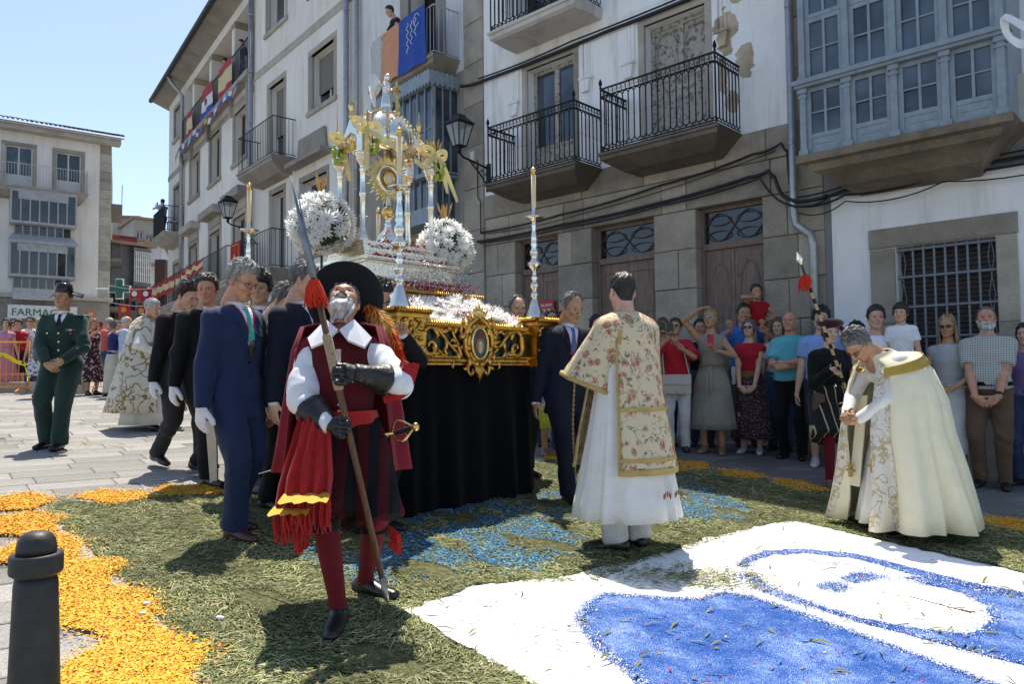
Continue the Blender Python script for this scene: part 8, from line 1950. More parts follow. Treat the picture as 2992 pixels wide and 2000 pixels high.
# ========= SPECTATORS
def casual(label,pos,face,H,sex='f',top=None,tname='top',sleeve=.55,bottom=None,bkind='trousers',hem=.3,hair=('bob','brown',.016),head=(0,0,0),arms=('down','down'),skin='fair',seed=1,off=.014,them=.03,belly=0.,glasses=None,feet=None,z=None,shoes=('dark_shoe',(.015,.013,.012)),lod=1,width=.25,long=None,group=None,build=1.0,blen=1.0,col=None,fold=.05,lean=0,crouch=0,headscale=1.0):
 if z is None and pos[1]<11:H*=1.035
 q=person(label,pos,face,H,sex,arms=arms,feet=feet,head=head,skin=skin,hair=hair,lod=lod,seed=seed,belly=belly,z=z,shoes=shoes,group=group,build=build,lean=lean,crouch=crouch,headscale=headscale)
 if bkind=='trousers':g_legs(q,bottom,'trousers',.014,blen)
 elif bkind=='skirt':g_skirt(q,bottom,hem,width,fold=fold)
 if top:g_top(q,top,name=tname,off=off,hem=them,sleeve=sleeve)
 if col:collar(q,col,.062,.03,'collar')
 if glasses:specs(q,*glasses)
 if long:long_hair(q,hair[1],*long)
 return q
SAND=('tan_sandal',(.25,.16,.1));JEAN=cloth('blue_jeans',(.04,.06,.12),.85)
REDJ=cloth('red_linen',(.45,.018,.03));q=casual('woman in red jacket and white trousers holding up her phone, floral bag',(2.05,9.42),196,1.60,'f',REDJ,'jacket',.9,cloth('white_trousers',(.62,.61,.6)),'trousers',hair=('short','dark',.022),arms=('phone','phonelow'),head=(6,12,0),seed=71,off=.03,them=-.14,glasses=(True,),skin='tan',build=1.06)
phone(q,0,'dark phone held up by the woman in the red jacket');bag=thing('handbag','cream floral shoulder bag on the woman in red','handbag',tuple(q.l2w((-.02,.24,.9))),q.root.rotation_euler.z)
MB().bevbox(-.17,.17,-.05,.05,-.13,.1,.015).build('bag_body',patmat('floral_leather',(.5,.45,.38),_dots([(.4,.2,.18),(.3,.3,.22)],22,.2)),bag);MB().bevbox(-.172,.172,.035,.062,-.02,.102,.01).build('bag_flap',cloth('cream_leather',(.5,.46,.4),.5),bag);MB().tube([(-.15,0,.09),(-.08,-.02,.45),(.05,-.06,.55)],.007,5).build('strap',MATS['cream_leather'],bag);MB().tube([(.15,0,.09),(.17,-.06,.3),(.16,-.1,.5)],.007,5).build('strap',MATS['cream_leather'],bag)
q=casual('woman with reddish hair half hidden behind a raised black phone',gpos(1937,9.95),186,1.62,'f',cloth('beige_top',(.4,.33,.26)),hair=('bob','auburn',.018),arms=('phone','down'),bottom=JEAN,seed=72);phone(q,0,'black phone raised by the reddish-haired woman')
GDR=cloth('grey_linen_dress',(.27,.245,.2),.9);q=casual('blonde woman in long grey linen dress shading her eyes',(2.46,9.3),205,1.72,'f',GDR,'dress_bodice',0,GDR,'skirt',.30,('tied','blond',.018),(10,10,0),(((.10,.16,1.74),(1,.1,.5),'relax',(-.8,.2,.3),(0,-.3,-1)),((.1,.3,1.24),(1,-.2,-.6),'grip',(-.3,.4,.8),(-.5,.6,0))),'tan',73,glasses=(True,(.7,.7,.68)),width=.255,shoes=SAND,lod=2,fold=.025)
phone(q,1,'red phone held at the chest of the blonde woman',mat('red_case',(.5,.02,.04),.4));c_=q.spine(.12);shell('belt',q.root,GDR,[(0,c_[1],c_[2]+.02,.148,.118,0),(0,c_[1],c_[2]-.02,.152,.122,0)],40);ribbon(MB(),[(.01,c_[1]+.12,c_[2]),(.03,c_[1]+.17,c_[2]-.2),(.02,c_[1]+.2,c_[2]-.42)],.03,Vector((0,1,0))).build('belt_tie',GDR,q.root);ribbon(MB(),[(-.01,c_[1]+.12,c_[2]),(-.02,c_[1]+.17,c_[2]-.15),(-.03,c_[1]+.2,c_[2]-.3)],.03,Vector((0,1,0))).build('belt_tie',GDR,q.root)
casual('dark-haired woman in black strap top behind the blonde woman',gpos(2046,9.95),190,1.62,'f',cloth('black_top',(.012,.012,.013)),sleeve=0,bottom=JEAN,hair=('tied','black',.016),seed=74,skin='olive')
RTOP=cloth('red_knit',(.4,.015,.03));DOTS=patmat('dotted_skirt',(.035,.018,.025),_dots([(.55,.52,.5),(.3,.05,.08)],42,.2));q=casual('grey-bobbed woman in sunglasses, sleeveless red top and dotted long skirt',(2.97,9.42),208,1.62,'f',RTOP,'red_top',.12,DOTS,'skirt',.2,('bob','salt',.02),(0,6,0),('clasplow','clasplow'),'fair',75,glasses=(True,),shoes=('white_sandal',(.5,.48,.45)),lod=2,width=.24,fold=.03)
c_=q.spine(.1);shell('belt',q.root,cloth('raffia_belt',(.38,.2,.09)),[(0,c_[1],c_[2]+.035,.15,.118,0),(0,c_[1],c_[2]-.035,.158,.126,0)],40)
o=thing('clutch_bag','small cream clutch under the arm of the red-topped woman','handbag',tuple(q.l2w((.17,.12,1.02))),q.root.rotation_euler.z);MB().bevbox(-.02,.02,-.07,.07,-.11,.11,.006).build('bag_body',MATS['cream_leather'],o);MB().bevbox(.0205,.027,-.068,.068,.0,.108,.004).build('bag_flap',MATS['cream_leather'],o)
mn=casual('man in blue shirt with a child on his shoulders before the door',gpos(2176,10.05),186,1.84,'m',cloth('sky_blue_shirt',(.05,.16,.48)),'shirt',.5,JEAN,hair=('short','black',.014),arms=(((.2,.2,1.42),(1,.3,-.6),'grip',(.2,.3,.9),(-.5,-.6,0)),((.16,.2,1.42),(1,.3,-.6),'grip',(.2,.3,.9),(-.5,-.6,0))),seed=76,skin='tan',off=.024)
kd=gpos(2214,10.12);q=casual('little girl in red dress riding on the man\'s shoulders, hand to her face',kd,190,1.22,'c',cloth('red_dress',(.38,.012,.02)),'dress',.12,cloth('red_dress',(.38,.012,.02)),'none',hair=('tied','dark',.02),arms=(((.03,.22,1.42),(1,.2,.1),'relax',(-.5,.1,.9),(0,-1,0)),((.2,.18,.98),(1,-.4,0),'relax',None,None)),feet=((.1,.28,0,.28),(-.1,.28,0,.28)),crouch=.12,seed=77,z=mn.root.location.z+1.0,skin='tan',shoes=None,headscale=1.22,them=-.12,off=.02)
TQ=cloth('turquoise_polo',(.10,.42,.47));q=casual('white-haired man with folded arms in turquoise polo shirt and black trousers',(3.37,9.1),212,1.72,'m',TQ,'polo_shirt',.75,cloth('black_trousers',(.010,.010,.012)),hair=('bald','white',.012),head=(2,4,0),arms=('cross',((-.02,.26,1.08),(.9,.0,-.6),'relax',(-.95,.1,.1),(0,-1,-.2))),skin='ruddy',seed=78,off=.02,them=.0,belly=.07,lod=2,col=TQ,build=1.06)
casual('brown-haired woman mostly hidden behind the turquoise polo man',gpos(2276,9.75),212,1.66,'f',cloth('white_top',(.6,.6,.6)),bottom=JEAN,hair=('bob','auburn',.02),seed=79)
casual('man in pale blue shirt and dark cap behind the page',gpos(2402,8.55),200,1.74,'m',cloth('pale_blue_shirt',(.22,.34,.62)),'shirt',.55,cloth('dark_shorts',(.02,.02,.03)),hair=('short','black',.03),seed=80,blen=.55,shoes=('white_sandal',(.5,.48,.45)),off=.024,them=-.06)
casual('curly-haired woman with glasses peering past the page',gpos(2502,8.45),190,1.58,'f',cloth('grey_top',(.25,.25,.27)),bottom=JEAN,hair=('bob','dark',.034),seed=81,glasses=(False,),head=(0,-8,0))
m27=casual('dark-haired man in white shirt holding a boy, behind the bowing priest',gpos(2562,8.15),196,1.76,'m',WSH,'shirt',.55,JEAN,hair=('short','dark',.02),seed=82,arms=('down','clasp'))
casual('dark-fringed boy in white shirt carried behind the bowing priest',gpos(2636,7.95),220,1.2,'c',WSH,'shirt',.6,JEAN,hair=('fringe','dark',.022),seed=83,z=gz(4.1,8)+.62,headscale=1.22,skin='fair')
WSK=cloth('white_skirt',(.66,.65,.63));q=casual('woman with long fair hair and sunglasses in pale grey top and white skirt',gpos(2772,7.9),222,1.68,'f',cloth('pale_grey_top',(.4,.42,.43)),'top',.1,WSK,'skirt',.3,('tied','blond',.018),(0,-2,0),('clasp','clasp'),'tan',84,glasses=(True,),long=(.42,.1),lod=2,width=.23,fold=.02,off=.02)
CHK=patmat('checked_shirt',(.55,.56,.52),_check((.12,.14,.12),150));q=casual('bald bearded man in checked short-sleeved shirt and brown trousers',(4.80,7.6),218,1.77,'m',CHK,'checked_shirt',.7,cloth('brown_chinos',(.13,.08,.05)),hair=('shaved','salt',.004),head=(-6,4,0),arms=('clasplow','clasplow'),skin='ruddy',seed=85,off=.022,them=.02,belly=.05,lod=2,col=CHK,build=1.05)
beard(q,'beard','white',.010);a=q.A[1];u=(a['el']-a['wr'])/np.linalg.norm(a['el']-a['wr']);P_,F_=chain_mesh([Ch([(a['wr']+u*.02,.033,.031),(a['wr']+u*.05,.034,.032)],(1,0,0),True,True)],.007,.01);obj_np('wristwatch',P_,F_,PHB,q.root)
c_=q.spine(.06);shell('belt',q.root,BLV,[(0,c_[1]+.01,c_[2]+.02,.2,.155,0),(0,c_[1]+.01,c_[2]-.02,.203,.158,0)],40)
casual('dark-haired woman in mauve at the right edge of the photo',gpos(2998,7.75),230,1.62,'f',cloth('mauve_top',(.2,.14,.3)),'blouse',.6,JEAN,hair=('bob','black',.018),seed=86)
YGD=patmat('lime_dress',(.36,.40,.03),_dots([(.55,.55,.25),(.25,.3,.02)],26,.2));casual('woman in lime-yellow printed dress behind the float',gpos(1612,8.7),176,1.64,'f',YGD,'dress_bodice',.1,YGD,'skirt',.34,('bob','dark',.016),(0,0,0),('down','clasp'),'tan',87,shoes=SAND,width=.26)
casual('grey-haired man with glasses beyond the deacon\'s head',gpos(1796,9.6),176,1.66,'m',cloth('grey_shirt',(.2,.2,.22)),'shirt',.5,JEAN,hair=('short','grey',.016),seed=88,glasses=(False,))
for k,(px,Y,H,hc_,lab)in enumerate(((1600,9.5,1.58,'black','black-haired woman at the door behind the right candlestick'),(1643,9.3,1.62,'dark','dark-haired person next to the walking suited man'),(1742,9.2,1.6,'black','black-haired person glimpsed between the suited man and the deacon'),(1560,9.9,1.55,'brown','brown-haired woman under the red sale sign'))):casual(lab,gpos(px,Y),180-6*k,H,'f' if k%2==0 else 'm',cloth('crowd_top_%d'%k,((.05,.05,.06),(.1,.1,.14),(.03,.03,.03),(.2,.08,.08))[k]),'top',.5,JEAN,hair=('bob' if k%2==0 else 'short',hc_,.02),seed=90+k,skin='olive')
PD=patmat('pink_dress',(.5,.22,.32),_dots([(.3,.08,.16)],20,.2));casual('woman in pink dress behind the barrier at the left edge',gpos(14,17.0),150,1.66,'f',PD,'dress_bodice',.1,PD,'skirt',.2,('bob','dark',.02),seed=101)
casual('boy in red printed T-shirt behind the orange barrier',gpos(52,17.3),165,1.66,'m',patmat('red_tee',(.4,.015,.03),_dots([(.6,.58,.55)],14,.14)),'t_shirt',.6,cloth('dark_shorts',(.02,.02,.03)),hair=('fringe','brown',.02),seed=102,off=.024,them=-.08,blen=.55)
FD=patmat('flower_dress',(.5,.5,.52),_dots([(.35,.03,.08),(.05,.1,.35),(.1,.25,.1),(.03,.03,.05)],9,.28));q=casual('woman in flowered dress with black shoulder bag, seen from behind',(-9.5,15.1),28,1.60,'f',FD,'dress_bodice',.1,FD,'skirt',.5,('bob','blond',.02),arms=('fwd','chest'),seed=103,width=.23,fold=.02)
o=thing('shoulder_bag','black shoulder bag on the woman in the flowered dress','handbag',tuple(q.l2w((.16,-.12,.95))),q.root.rotation_euler.z);P_,F_=chain_mesh([Ch([(np.array([-.06,0,0]),.1,.05),(np.array([.06,0,-.01]),.1,.05)],(0,0,1))],.012,.02);mesh_obj('bag_body',P_,F_,PHB,o,True);MB().tube([(0,0,.08),(-.1,.02,.35),(-.25,.06,.52)],.008,5).build('strap',PHB,o)
casual('bearded man in sunglasses and white shirt beyond the barrier',gpos(86,18.2),160,1.76,'m',WSH,'shirt',.5,JEAN,hair=('short','black',.016),seed=104,glasses=(True,))
for k,(px,Y,H,hcn,c,lab)in enumerate(((24,18.8,1.72,'black',(.06,.06,.08),'black-haired person far back at the left edge'),(38,18.2,1.64,'brown',(.35,.2,.15),'person in dark sunglasses beside the boy in red'),(108,17.0,1.6,'blond',(.45,.3,.3),'fair-haired woman behind the flowered dress'),(232,19.0,1.64,'dark',(.1,.1,.12),'dark-haired person behind the guard\'s shoulder'),(346,17.6,1.66,'salt',(.15,.3,.2),'grey-haired person filming between the white-shorts man and the pharmacy'),(378,18.0,1.68,'dark',(.5,.45,.2),'dark-haired spectator far behind the gold cope'))):
 q=casual(lab,gpos(px,Y),120+15*k%60,H,'fmf'[k%3],cloth('far_top_%d'%k,c),'top',.5,JEAN,hair=('bob' if k%2 else 'short',hcn,.02),seed=110+k,arms=('phone','phonelow')if k in(4,)else('down','clasp'),glasses=(True,)if k==1 else None)
PW=patmat('circle_print_dress',(.035,.025,.03),_dots([(.45,.12,.12),(.5,.42,.4)],11,.3));q=casual('woman in dark circle-print maxi dress filming with a red phone',gpos(268,16.5),120,1.66,'f',PW,'dress_bodice',.1,PW,'skirt',.3,('bob','blond',.024),arms=('phone','phone'),seed=120,width=.3,skin='ruddy');phone(q,0,'red phone held up by the woman in the circle-print dress',MATS['red_case'])
q=casual('balding man in coral shirt filming with both hands raised',gpos(317,16.3),95,1.70,'m',cloth('coral_shirt',(.5,.1,.09)),'shirt',.5,JEAN,hair=('bald','grey',.012),arms=('phone','phone'),seed=121,off=.024,them=-.06);phone(q,0,'black phone held up by the man in the coral shirt')
casual('woman in dark top and long cream skirt, seen from behind',gpos(329,15.55),60,1.62,'f',cloth('navy_top',(.02,.03,.12)),'top',.5,cloth('cream_skirt',(.5,.46,.38)),'skirt',.12,('bob','salt',.02),arms=('phone','down'),seed=122,width=.22,fold=.02)
q=casual('white-haired man in light blue shirt and white shorts raising his phone',gpos(366,15.45),70,1.70,'m',cloth('light_blue_shirt',(.36,.46,.64)),'shirt',.55,cloth('white_shorts',(.66,.66,.68)),hair=('bald','white',.012),arms=('phone','phone'),seed=123,off=.02,them=.02,belly=.05,blen=.55);phone(q,0,'dark phone raised by the man in white shorts')
q=casual('man photographing with a black camera above the gold cope',gpos(408,16.6),100,1.80,'m',REDJ,'shirt',.5,JEAN,hair=('short','dark',.016),arms=('phone','phone'),seed=124,off=.024,them=-.06)
o=hold('black camera held up over the crowd at the left',q,0,'camera',None,'camera',(-.06,.02,.04));MB().bevbox(-.07,.07,-.03,.03,-.045,.045,.006).build('camera_body',PHB,o);MB().lathe([(.035,0),(.036,.06),(.03,.07)],(0,0,0),12).build('lens',PHB,o).rotation_euler=(R(-90),0,0)
def wl(fr_,u,y,z):a=fr_.rotation_euler.z;return(fr_.location.x+math.cos(a)*u-math.sin(a)*y,fr_.location.y+math.sin(a)*u+math.cos(a)*y),z
def facing(fr_,deg):return-math.degrees(fr_.rotation_euler.z)+180+deg
(xy,z)=wl(D,-2.55,-.33,7.53);q=casual('woman in black leaning on the cloth-hung balcony rail',xy,facing(D,8),1.66,'f',cloth('black_tee',(.015,.015,.016)),'t_shirt',.55,JEAN,hair=('tied','dark',.018),arms=(((.16,.3,1.02),(1,-.3,0),'relax',(-.9,.3,-.2),(0,0,-1)),((.14,.3,1.02),(1,-.3,0),'relax',(-.9,.3,-.2),(0,0,-1))),head=(10,-28,0),lean=18,seed=131,z=z)
(xy,z)=wl(A,-3.9,.25,10.86);casual('man with dark hair leaning over the loggia railing',xy,facing(A,0),1.76,'m',cloth('grey_tee',(.12,.12,.13)),'t_shirt',.55,JEAN,hair=('short','black',.016),lean=16,head=(-20,-24,0),arms=('clasp','clasp'),seed=132,z=z,off=.022)
(xy,z)=wl(A,-4.9,.2,10.86);casual('child with dark hair at the loggia railing beside the big flag',xy,facing(A,0),1.35,'c',cloth('pink_tee',(.5,.2,.2)),'t_shirt',.55,JEAN,hair=('bob','black',.02),seed=133,z=z,headscale=1.15)
(xy,z)=wl(A,-1.9,.2,10.86);casual('spectator in dark clothes at the right end of the loggia',xy,facing(A,0),1.68,'m',BLK,'shirt',.9,JEAN,hair=('short','dark',.016),seed=134,z=z,lean=10,head=(0,-20,0))
(xy,z)=wl(A,-11.9,-.42,7.43);q=casual('person in pale blue filming from the end balcony',xy,facing(A,62),1.74,'m',cloth('pale_blue_tee',(.3,.42,.5)),'t_shirt',.55,JEAN,hair=('short','dark',.012),arms=('phone','phone'),seed=135,z=z,off=.022);phone(q,0,'black phone held out over the end balcony')
# ========= STREET FURNITURE, FLAGS, SIGNS
BOLI=mat('bollard_iron',(.045,.043,.043),.5,.3,var=.2,vscale=14,bump=.3,bscale=30)
bx,by=atY(105,1700,2.3)[:2];bo=thing('bollard','dark iron bollard with domed head in the left foreground','bollard',(bx,by,gz(bx,by)),0);hB=.715;bo.scale=(.9,.9,1)
MB().lathe([(.10,-.05),(.10,.03),(.088,.04),(.082,.1),(.066,hB-.16),(.062,hB-.135)],n=28).build('post',BOLI,bo,True);MB().lathe([(.062,hB-.136),(.078,hB-.125),(.0805,hB-.118),(.0805,hB-.075),(.078,hB-.068),(.06,hB-.068)],n=28).build('collar',BOLI,bo,True)
MB().lathe([(.06,hB-.0685),(.0605,hB-.05),(.056,hB-.027),(.044,hB-.01),(.024,hB-.002),(.004,hB)],n=28).build('dome',BOLI,bo,True)
OR=mat('orange_barrier',(.7,.26,.02),.45)
def barrier(label,p0,p1):
 a=np.array(p0);b=np.array(p1);L=np.linalg.norm(b-a);o=thing('crowd_barrier',label,'barrier',(a[0],a[1],gz(*a)),math.atan2(b[1]-a[1],b[0]-a[0]),'orange crowd barriers');r=.022
 MB().tube([(0,0,.12),(0,0,1.1),(L,0,1.1),(L,0,.12)],r,6,closed=True).build('frame',OR,o,True);me=MB().tube([(0,0,.14),(0,0,1.08)],.009,5).mesh('bar',OR)
 for k in range(1,int(L/.13)):inst('bar',me,o,(k*.13,0,0))
 MB().tube([(0,0,.4),(L,0,.4)],.012,5).build('cross_rail',OR,o)
 for x in(.12,L-.12):MB().tube([(x,-.25,.02),(x,0,.14),(x,.25,.02)],.018,6).build('foot',OR,o)
barrier('orange crowd barrier at the left edge before the pink dress',gpos(-120,16.4),gpos(84,16.4));barrier('orange crowd barrier glimpsed behind the filming crowd',gpos(258,17.6),gpos(330,17.9))
o=thing('barrier_tape','crumpled yellow tape tied to the orange barrier','tape',(*gpos(0,16.3),0),0);z_=gz(*gpos(0,16.3));ribbon(MB(),[(-.2,0,z_+.8),(.1,-.05,z_+.85),(.35,0,z_+.7),(.6,-.05,z_+.62),(.62,0,z_+.35)],.09).build('tape',patmat('tape_yellow',(.7,.55,.02),_dots([(.02,.02,.02)],9,.3)),o)
kb=thing('kerb_wall','low grey granite kerb behind the orange barrier','kerb',(*gpos(-150,16.9),gz(*gpos(-100,16.9))-.1),0)
for k in range(5):MB().bevbox(k*.62,k*.62+.61,-.15,.15,0,.32,.02).build('kerb_stone',STL,kb)
LGL=mat('lamp_glass',(.55,.58,.6),.25,var=.05,alpha=.45)
def lamp(label,fr_,u,out,z,s):
 o=thing('wall_lamp',label,'street lamp',(*wl(fr_,u,-out,0)[0],z),fr_.rotation_euler.z);b0,b1,h=.10*s,.2*s,.44*s;c4=[(-1,-1),(1,-1),(1,1),(-1,1)]
 for i,(a,b)in enumerate(c4):
  MB().tube([(a*b0,b*b0,0),(a*b1,b*b1,h)],.012*s,5).build('frame_bar',IRON,o);a2,b2=c4[(i+1)%4]
  MB().add([(a*b0*.97,b*b0*.97,.01),(a2*b0*.97,b2*b0*.97,.01),(a2*b1*.97,b2*b1*.97,h),(a*b1*.97,b*b1*.97,h)],[(0,1,2,3)]).build('pane',LGL,o)
  MB().tube([((a+a2)/2*b0,(b+b2)/2*b0,0),((a+a2)/2*b1,(b+b2)/2*b1,h)],.008*s,4).build('frame_bar',IRON,o)
 for zz,r in((0,b0),(h,b1)):MB().tube([(a*r,b*r,zz)for a,b in c4],.014*s,5,closed=True).build('rim',IRON,o)
 MB().rings([[(a*r,b*r,zz)for a,b in c4]for r,zz in((b1*1.12,h),(b1*1.12,h+.03*s),(b1*.5,h+.16*s),(b1*.42,h+.2*s),(.02,h+.22*s))]).build('roof',IRON,o)
 MB().lathe([(.03*s,-.14*s),(.05*s,-.08*s),(.03*s,-.05*s),(b0*1.1,-.01*s),(b0*1.1,.0)],n=12).build('holder',IRON,o,True)
 MB().tube([(0,0,-.13*s),(0,out*.15,-.2*s),(0,out*.45,-.23*s),(0,out,-.3*s)],.022*s,7).build('bracket_arm',IRON,o,True)
 MB().tube([(0,out*.35,-.25*s),(0,out*.65,-.42*s),(0,out,-.7*s)],.016*s,6).build('bracket_strut',IRON,o,True)
 for k in range(4):r=.05*s*(1-.12*k);MB().tube([(0,out*(.97-.15*k)+r*math.cos(t)*(1-t/9)-.05,-.43*s+.05*k*s+r*math.sin(t)*(1-t/9))for t in np.linspace(0,7,12)],.008*s,4).build('bracket_scroll',IRON,o,True)
 MB().box(-.05,.05,out-.03,out-.002,-.78*s,-.2*s).build('wall_plate',IRON,o);return o
lamp('black wall lantern on a scrolled bracket beside the white house',C,-5.05,.74,5.45,.88);lamp('black wall lantern on the cream house behind the far candlestick',B,-11.2,.9,6.1,1.0)
sg=thing('sale_sign','red estate agent sign with white lettering on the left door','sign',C.location,CA)
MB().bevbox(-4.12,-3.62,.1,.125,2.08,2.66,.006).build('board',mat('sign_red',(.5,.012,.03),.45),sg)
for t_,sz,z_ in(('INMOBILIARIA',.068,2.56),('METRO',.095,2.455),('VENDE',.13,2.31),('91 41 08 4',.085,2.16)):text_mesh('lettering',t_,sz,SWH,sg,(-3.87,.096,z_),(R(90),0,0),.002,'CENTER')
def flag(label,fr_,u0,u1,z0,z1,y,bands,nm='flag',wave=.03,emblem=None,seed=1,cat='flag',vert=False):
 o=thing(nm,label,cat,fr_.location,fr_.rotation_euler.z);n=14;tot=sum(b[0]for b in bands);acc=0;k=0
 for wgt,c in bands:
  a,b=acc/tot,(acc+wgt)/tot;acc+=wgt;vs=[];
  for j in range(3):
   for i in range(n):
    t=i/(n-1);zz=z1+(z0-z1)*(a+(b-a)*j/2);yy=y+wave*math.sin(t*9+seed+zz*2)*(.3+(z1-zz)/(z1-z0));vs.append((u0+(u1-u0)*t,yy,zz-.03*wave*10*math.sin(t*3)))
  n3=3*n;F=[(j*n+i,j*n+i+1,(j+1)*n+i+1,(j+1)*n+i)for j in range(2)for i in range(n-1)];V=vs+[(q[0],q[1]+.006,q[2])for q in vs]
  mesh_obj('flag_band',V,F+[tuple(i+n3 for i in f_[::-1])for f_ in F],cloth('flag_%.2f_%.2f_%.2f'%c,c,.7),o,True)
 if emblem:
  ec,er=emblem;zc,uc=(z0+z1)/2,(u0+u1)/2;MB().prism([(uc+er*math.cos(t),zc+er*math.sin(t))for t in np.linspace(0,2*math.pi,16,endpoint=False)],y-wave-.02,y-wave-.015).build('emblem',cloth('emblem_%.2f'%ec[0],ec),o)
 return o
RF,YF,WF,BF=(.36,.03,.03),(.6,.5,.27),(.65,.65,.66),(.03,.06,.35)
flag('red and yellow striped flag on the loggia rail, right one',A,-3.55,-2.0,10.9,12.0,-.2,[(1,RF),(2,YF),(1,RF)])
flag('red, white and blue flag with round emblem on the loggia rail',A,-5.9,-4.4,10.75,12.0,-.22,[(1,RF),(1,WF),(1,BF)],emblem=((.12,.1,.06),.13),seed=2)
flag('red and yellow striped flag on the loggia rail, left one',A,-8.6,-7.5,10.9,11.9,-.2,[(1,RF),(2,YF),(1,RF)],seed=3)
pts=[(-9.9+k*.62,-.34,10.5+.25*abs(math.sin(k*.9)))for k in range(16)]
bn=thing('bunting','string of small national flags along the loggia edge','bunting',A.location,AA);MB().tube(pts,.008,4).build('string',mat('string',(.5,.5,.5),.8),bn)
cl=[((.02,.2,.06),(.6,.5,.05)),(RF,WF),(WF,(.05,.15,.5)),(BF,RF),((.1,.45,.65),WF),(WF,BF),(BF,YF),(RF,BF)]
for k in range(15):
 a=Vector(pts[k]).lerp(Vector(pts[k+1]),.15);b=Vector(pts[k]).lerp(Vector(pts[k+1]),.85);c1,c2=cl[k%8];d=random.uniform(.28,.42);tl=Vector((random.uniform(-.15,.15),-.05,-d))
 for j,c in enumerate((c1,c2)):
  p0,p1=a+tl*.5*j,b+tl*.5*j;q0,q1=a+tl*.5*(j+1),b+tl*.5*(j+1);MB().add([p0,p1,q1,q0,p0+Vector((0,.006,0)),p1+Vector((0,.006,0)),q1+Vector((0,.006,0)),q0+Vector((0,.006,0))],[(0,1,2,3),(7,6,5,4)]).build('small_flag',cloth('flag_%.2f_%.2f_%.2f'%c,c,.7),bn)
dr=thing('balcony_drape','long red and yellow striped cloth swagged along the low balcony','drape',A.location,AA)
for k in range(9):
 u0=-12.55+k*1.05;n=10
 for j,(f0,f1,c)in enumerate(((0,.3,RF),(.3,.7,YF),(.7,1,RF))):
  vs=[]
  for fz_ in(f0,(f0+f1)/2,f1):
   for i in range(n):t=i/(n-1);vs.append((u0+1.06*t,-.8-.03*math.sin(t*9+k)-.02*fz_,5.42-fz_*(.62 if k<7 else.4)-.13*math.sin(math.pi*t)*(1-.3*fz_)))
  F=[(q*n+i,q*n+i+1,(q+1)*n+i+1,(q+1)*n+i)for q in range(2)for i in range(n-1)];V=vs+[(a,b+.008,c_)for a,b,c_ in vs];mesh_obj('swag_stripe',V,F+[tuple(i+3*n for i in f_[::-1])for f_ in F],cloth('flag_%.2f_%.2f_%.2f'%c,c,.7),dr,True)
def banner(label,fr_,u0,u1,z0,z1,y):
 o=flag(label,fr_,u0,u1,z0,z1,y,[(1,(.38,.012,.02))],'banner',.012,None,4,'banner');G_=cloth('banner_gold',(.55,.3,.05),.6);uc=(u0+u1)/2;h=z1-z0
 for a,b,c,d in((u0+.05,u1-.05,z1-.1,z1-.075),(u0+.05,u1-.05,z0+.1,z0+.125),(u0+.05,u0+.07,z0+.125,z1-.1),(u1-.07,u1-.05,z0+.125,z1-.1)):MB().box(a,b,y-.025,y-.02,c,d).build('gold_border',G_,o)
 MB().prism([(uc+.12*math.cos(t),z0+h*.68+.18*math.sin(t))for t in np.linspace(0,2*math.pi,16,endpoint=False)],y-.03,y-.02).build('gold_emblem',G_,o);MB().prism([(uc+.06*math.cos(t),z0+h*.68+.1*math.sin(t))for t in np.linspace(0,2*math.pi,12,endpoint=False)],y-.035,y-.0301).build('white_emblem',WSH,o);MB().prism([(uc-.09,z0+h*.25),(uc+.09,z0+h*.25),(uc,z0+h*.42)],y-.03,y-.02).build('gold_emblem',G_,o)
banner('long red banner with gold emblems hung beside the low balcony',B,-11.35,-10.55,3.7,5.35,-.76)
for k,(px0,px1,py0,py1,Y,c,lab)in enumerate(((380,407,842,884,30,(.5,.035,.02),'orange-red swallow-tailed pennant, upper left of the street string'),(410,443,842,888,30,(.42,.012,.03),'crimson swallow-tailed pennant, upper right of the street string'),(347,378,888,928,29,(.6,.02,.02),'bright red swallow-tailed pennant, lower left'),(400,427,891,929,29,(.36,.01,.03),'crimson swallow-tailed pennant, lower right'),(364,387,941,955,28.5,(.5,.02,.02),'red pennant just above the cameras'))):
 a=atY(px0,py0,Y);b=atY(px1,py0+2,Y);c1=atY(px1,py1,Y);d=atY(px0,py1,Y);mid=atY((px0+px1)/2,py0+(py1-py0)*.62,Y);o=thing('pennant',lab,'pennant',tuple(a),0,'red swallow-tailed pennants');P5=[np.array(q)-a for q in(a,b,c1,mid,d)];V=[tuple(q)for q in P5]+[tuple(q+np.array([0,.02,0]))for q in P5]
 mesh_obj('pennant_cloth',V,[(0,1,3),(1,2,3),(0,3,4),(6,5,8),(7,6,8),(8,5,9),(0,5,6,1),(1,6,7,2),(4,9,5,0)],cloth('pennant_%d'%k,c,.6),o);cc=(P5[0]+P5[1])/2+np.array([0,-.012,-.22]);MB().prism([(cc[0]+.11*math.cos(t),cc[2]+.11*math.sin(t))for t in np.linspace(0,2*math.pi,12,endpoint=False)],cc[1]-.01,cc[1]).build('emblem',SWH if k<2 else MATS['banner_gold'],o)
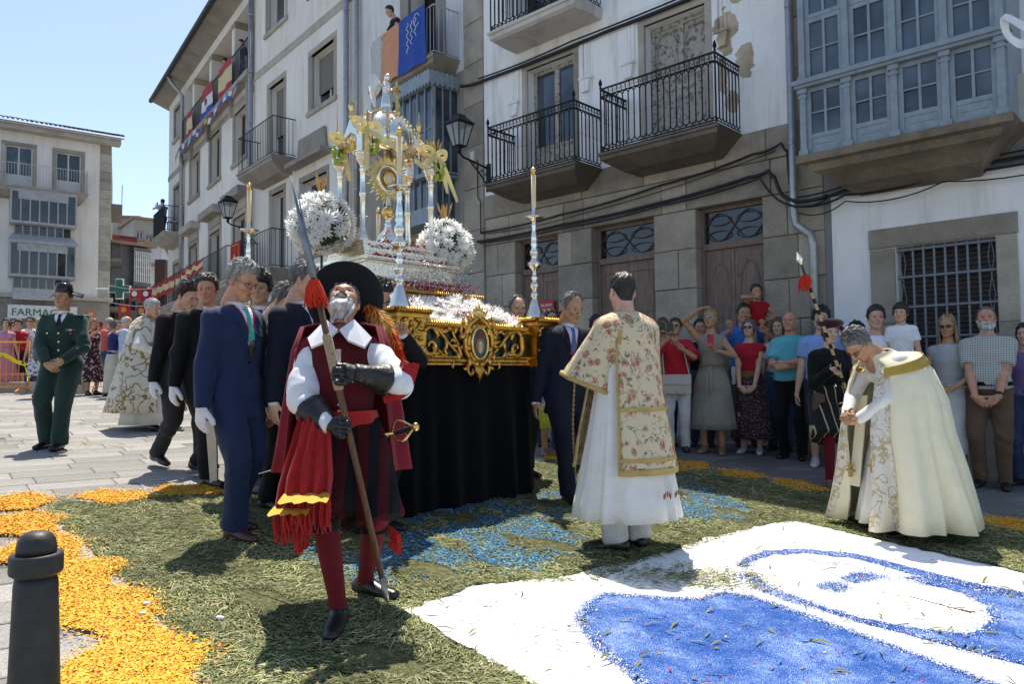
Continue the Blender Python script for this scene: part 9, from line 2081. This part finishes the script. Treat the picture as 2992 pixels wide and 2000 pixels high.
for lab,y0,y1,Y in(('thin line carrying the upper red pennants',838,843,30),('thin line carrying the lower red pennants',886,892,29)):
 a,b=atY(318,y0-2,Y),atY(470,y1,Y);o=MB().tube([tuple(a),tuple((a+b)/2-np.array([0,0,.1])),tuple(b)],.012,4).build('line',SWH,thing('bunting_line',lab,'line'))
def hung(label,u0,u1,z0,z1,m,seed,skew=0):
 o=flag(label,D,u0,u1,z0,z1,-.66,[(1,(.5,.5,.5))],'hung_cloth',.02,None,seed,'cloth')
 for c in o.children:
  c.data.materials[0]=m
  for v in c.data.vertices:v.co.x+=skew*(z1-v.co.z);v.co.z=z1+.02 if v.co.z>z1-.03 else v.co.z
 return o
hung('white patterned cloth on the balcony rail, leftmost',-3.05,-2.65,7.35,8.5,patmat('grey_lace',(.5,.5,.5),_dots([(.2,.2,.22)],26,.2)),1);hung('orange cloth on the balcony rail, middle',-2.6,-1.95,7.45,8.5,cloth('peach_cloth',(.62,.30,.17),.8),2)
o=hung('large blue banner with white script on the balcony rail',-1.95,-.98,7.42,8.52,cloth('royal_blue_cloth',(.02,.075,.36),.7),3)
for k in range(3):
 MB().tube([(-1.55+.14*k+.035*math.sin(t*5),-.70,8.35-t*.12)for t in np.linspace(0,5.0-k,34)],.007,4).build('white_script',SWH,o)
MB().tube([(-1.22+.1*math.cos(t),-.70,8.3+.12*math.sin(t))for t in np.linspace(.4,5.6,16)],.007,4).build('white_script',SWH,o)
o=thing('white_ribbon','white cloth ribbon looped at the corner of the blue gallery','ribbon',tuple(atY(2985,85,6.0)),0);ribbon(MB(),[(.25,0,.06),(.05,-.02,.0),(-.12,0,.1),(-.1,.03,-.02),(-.02,0,-.12),(.06,-.02,-.1),(.25,.0,.02)],.07).build('ribbon_loop',WSH,o)
r_=np.random.default_rng(9);gp_=np.concatenate([np.stack([r_.normal(c[0],.35,60),r_.normal(c[1],.2,60)],1)for c in[ground(x,y)[:2]for x,y in((40,1290),(230,1310),(330,1210),(420,1220),(130,1250))]]);tag(loose('stray_straw',gp_,r_.normal(.2,.5,len(gp_)),r_.uniform(.03,.12,len(gp_)),r_.uniform(.004,.01,len(gp_)),np.tile([(.3,.27,.13)],(len(gp_),1)),.02,LOOSE,.2,4),'stray straw strewn over the square','straw',kind='stuff')
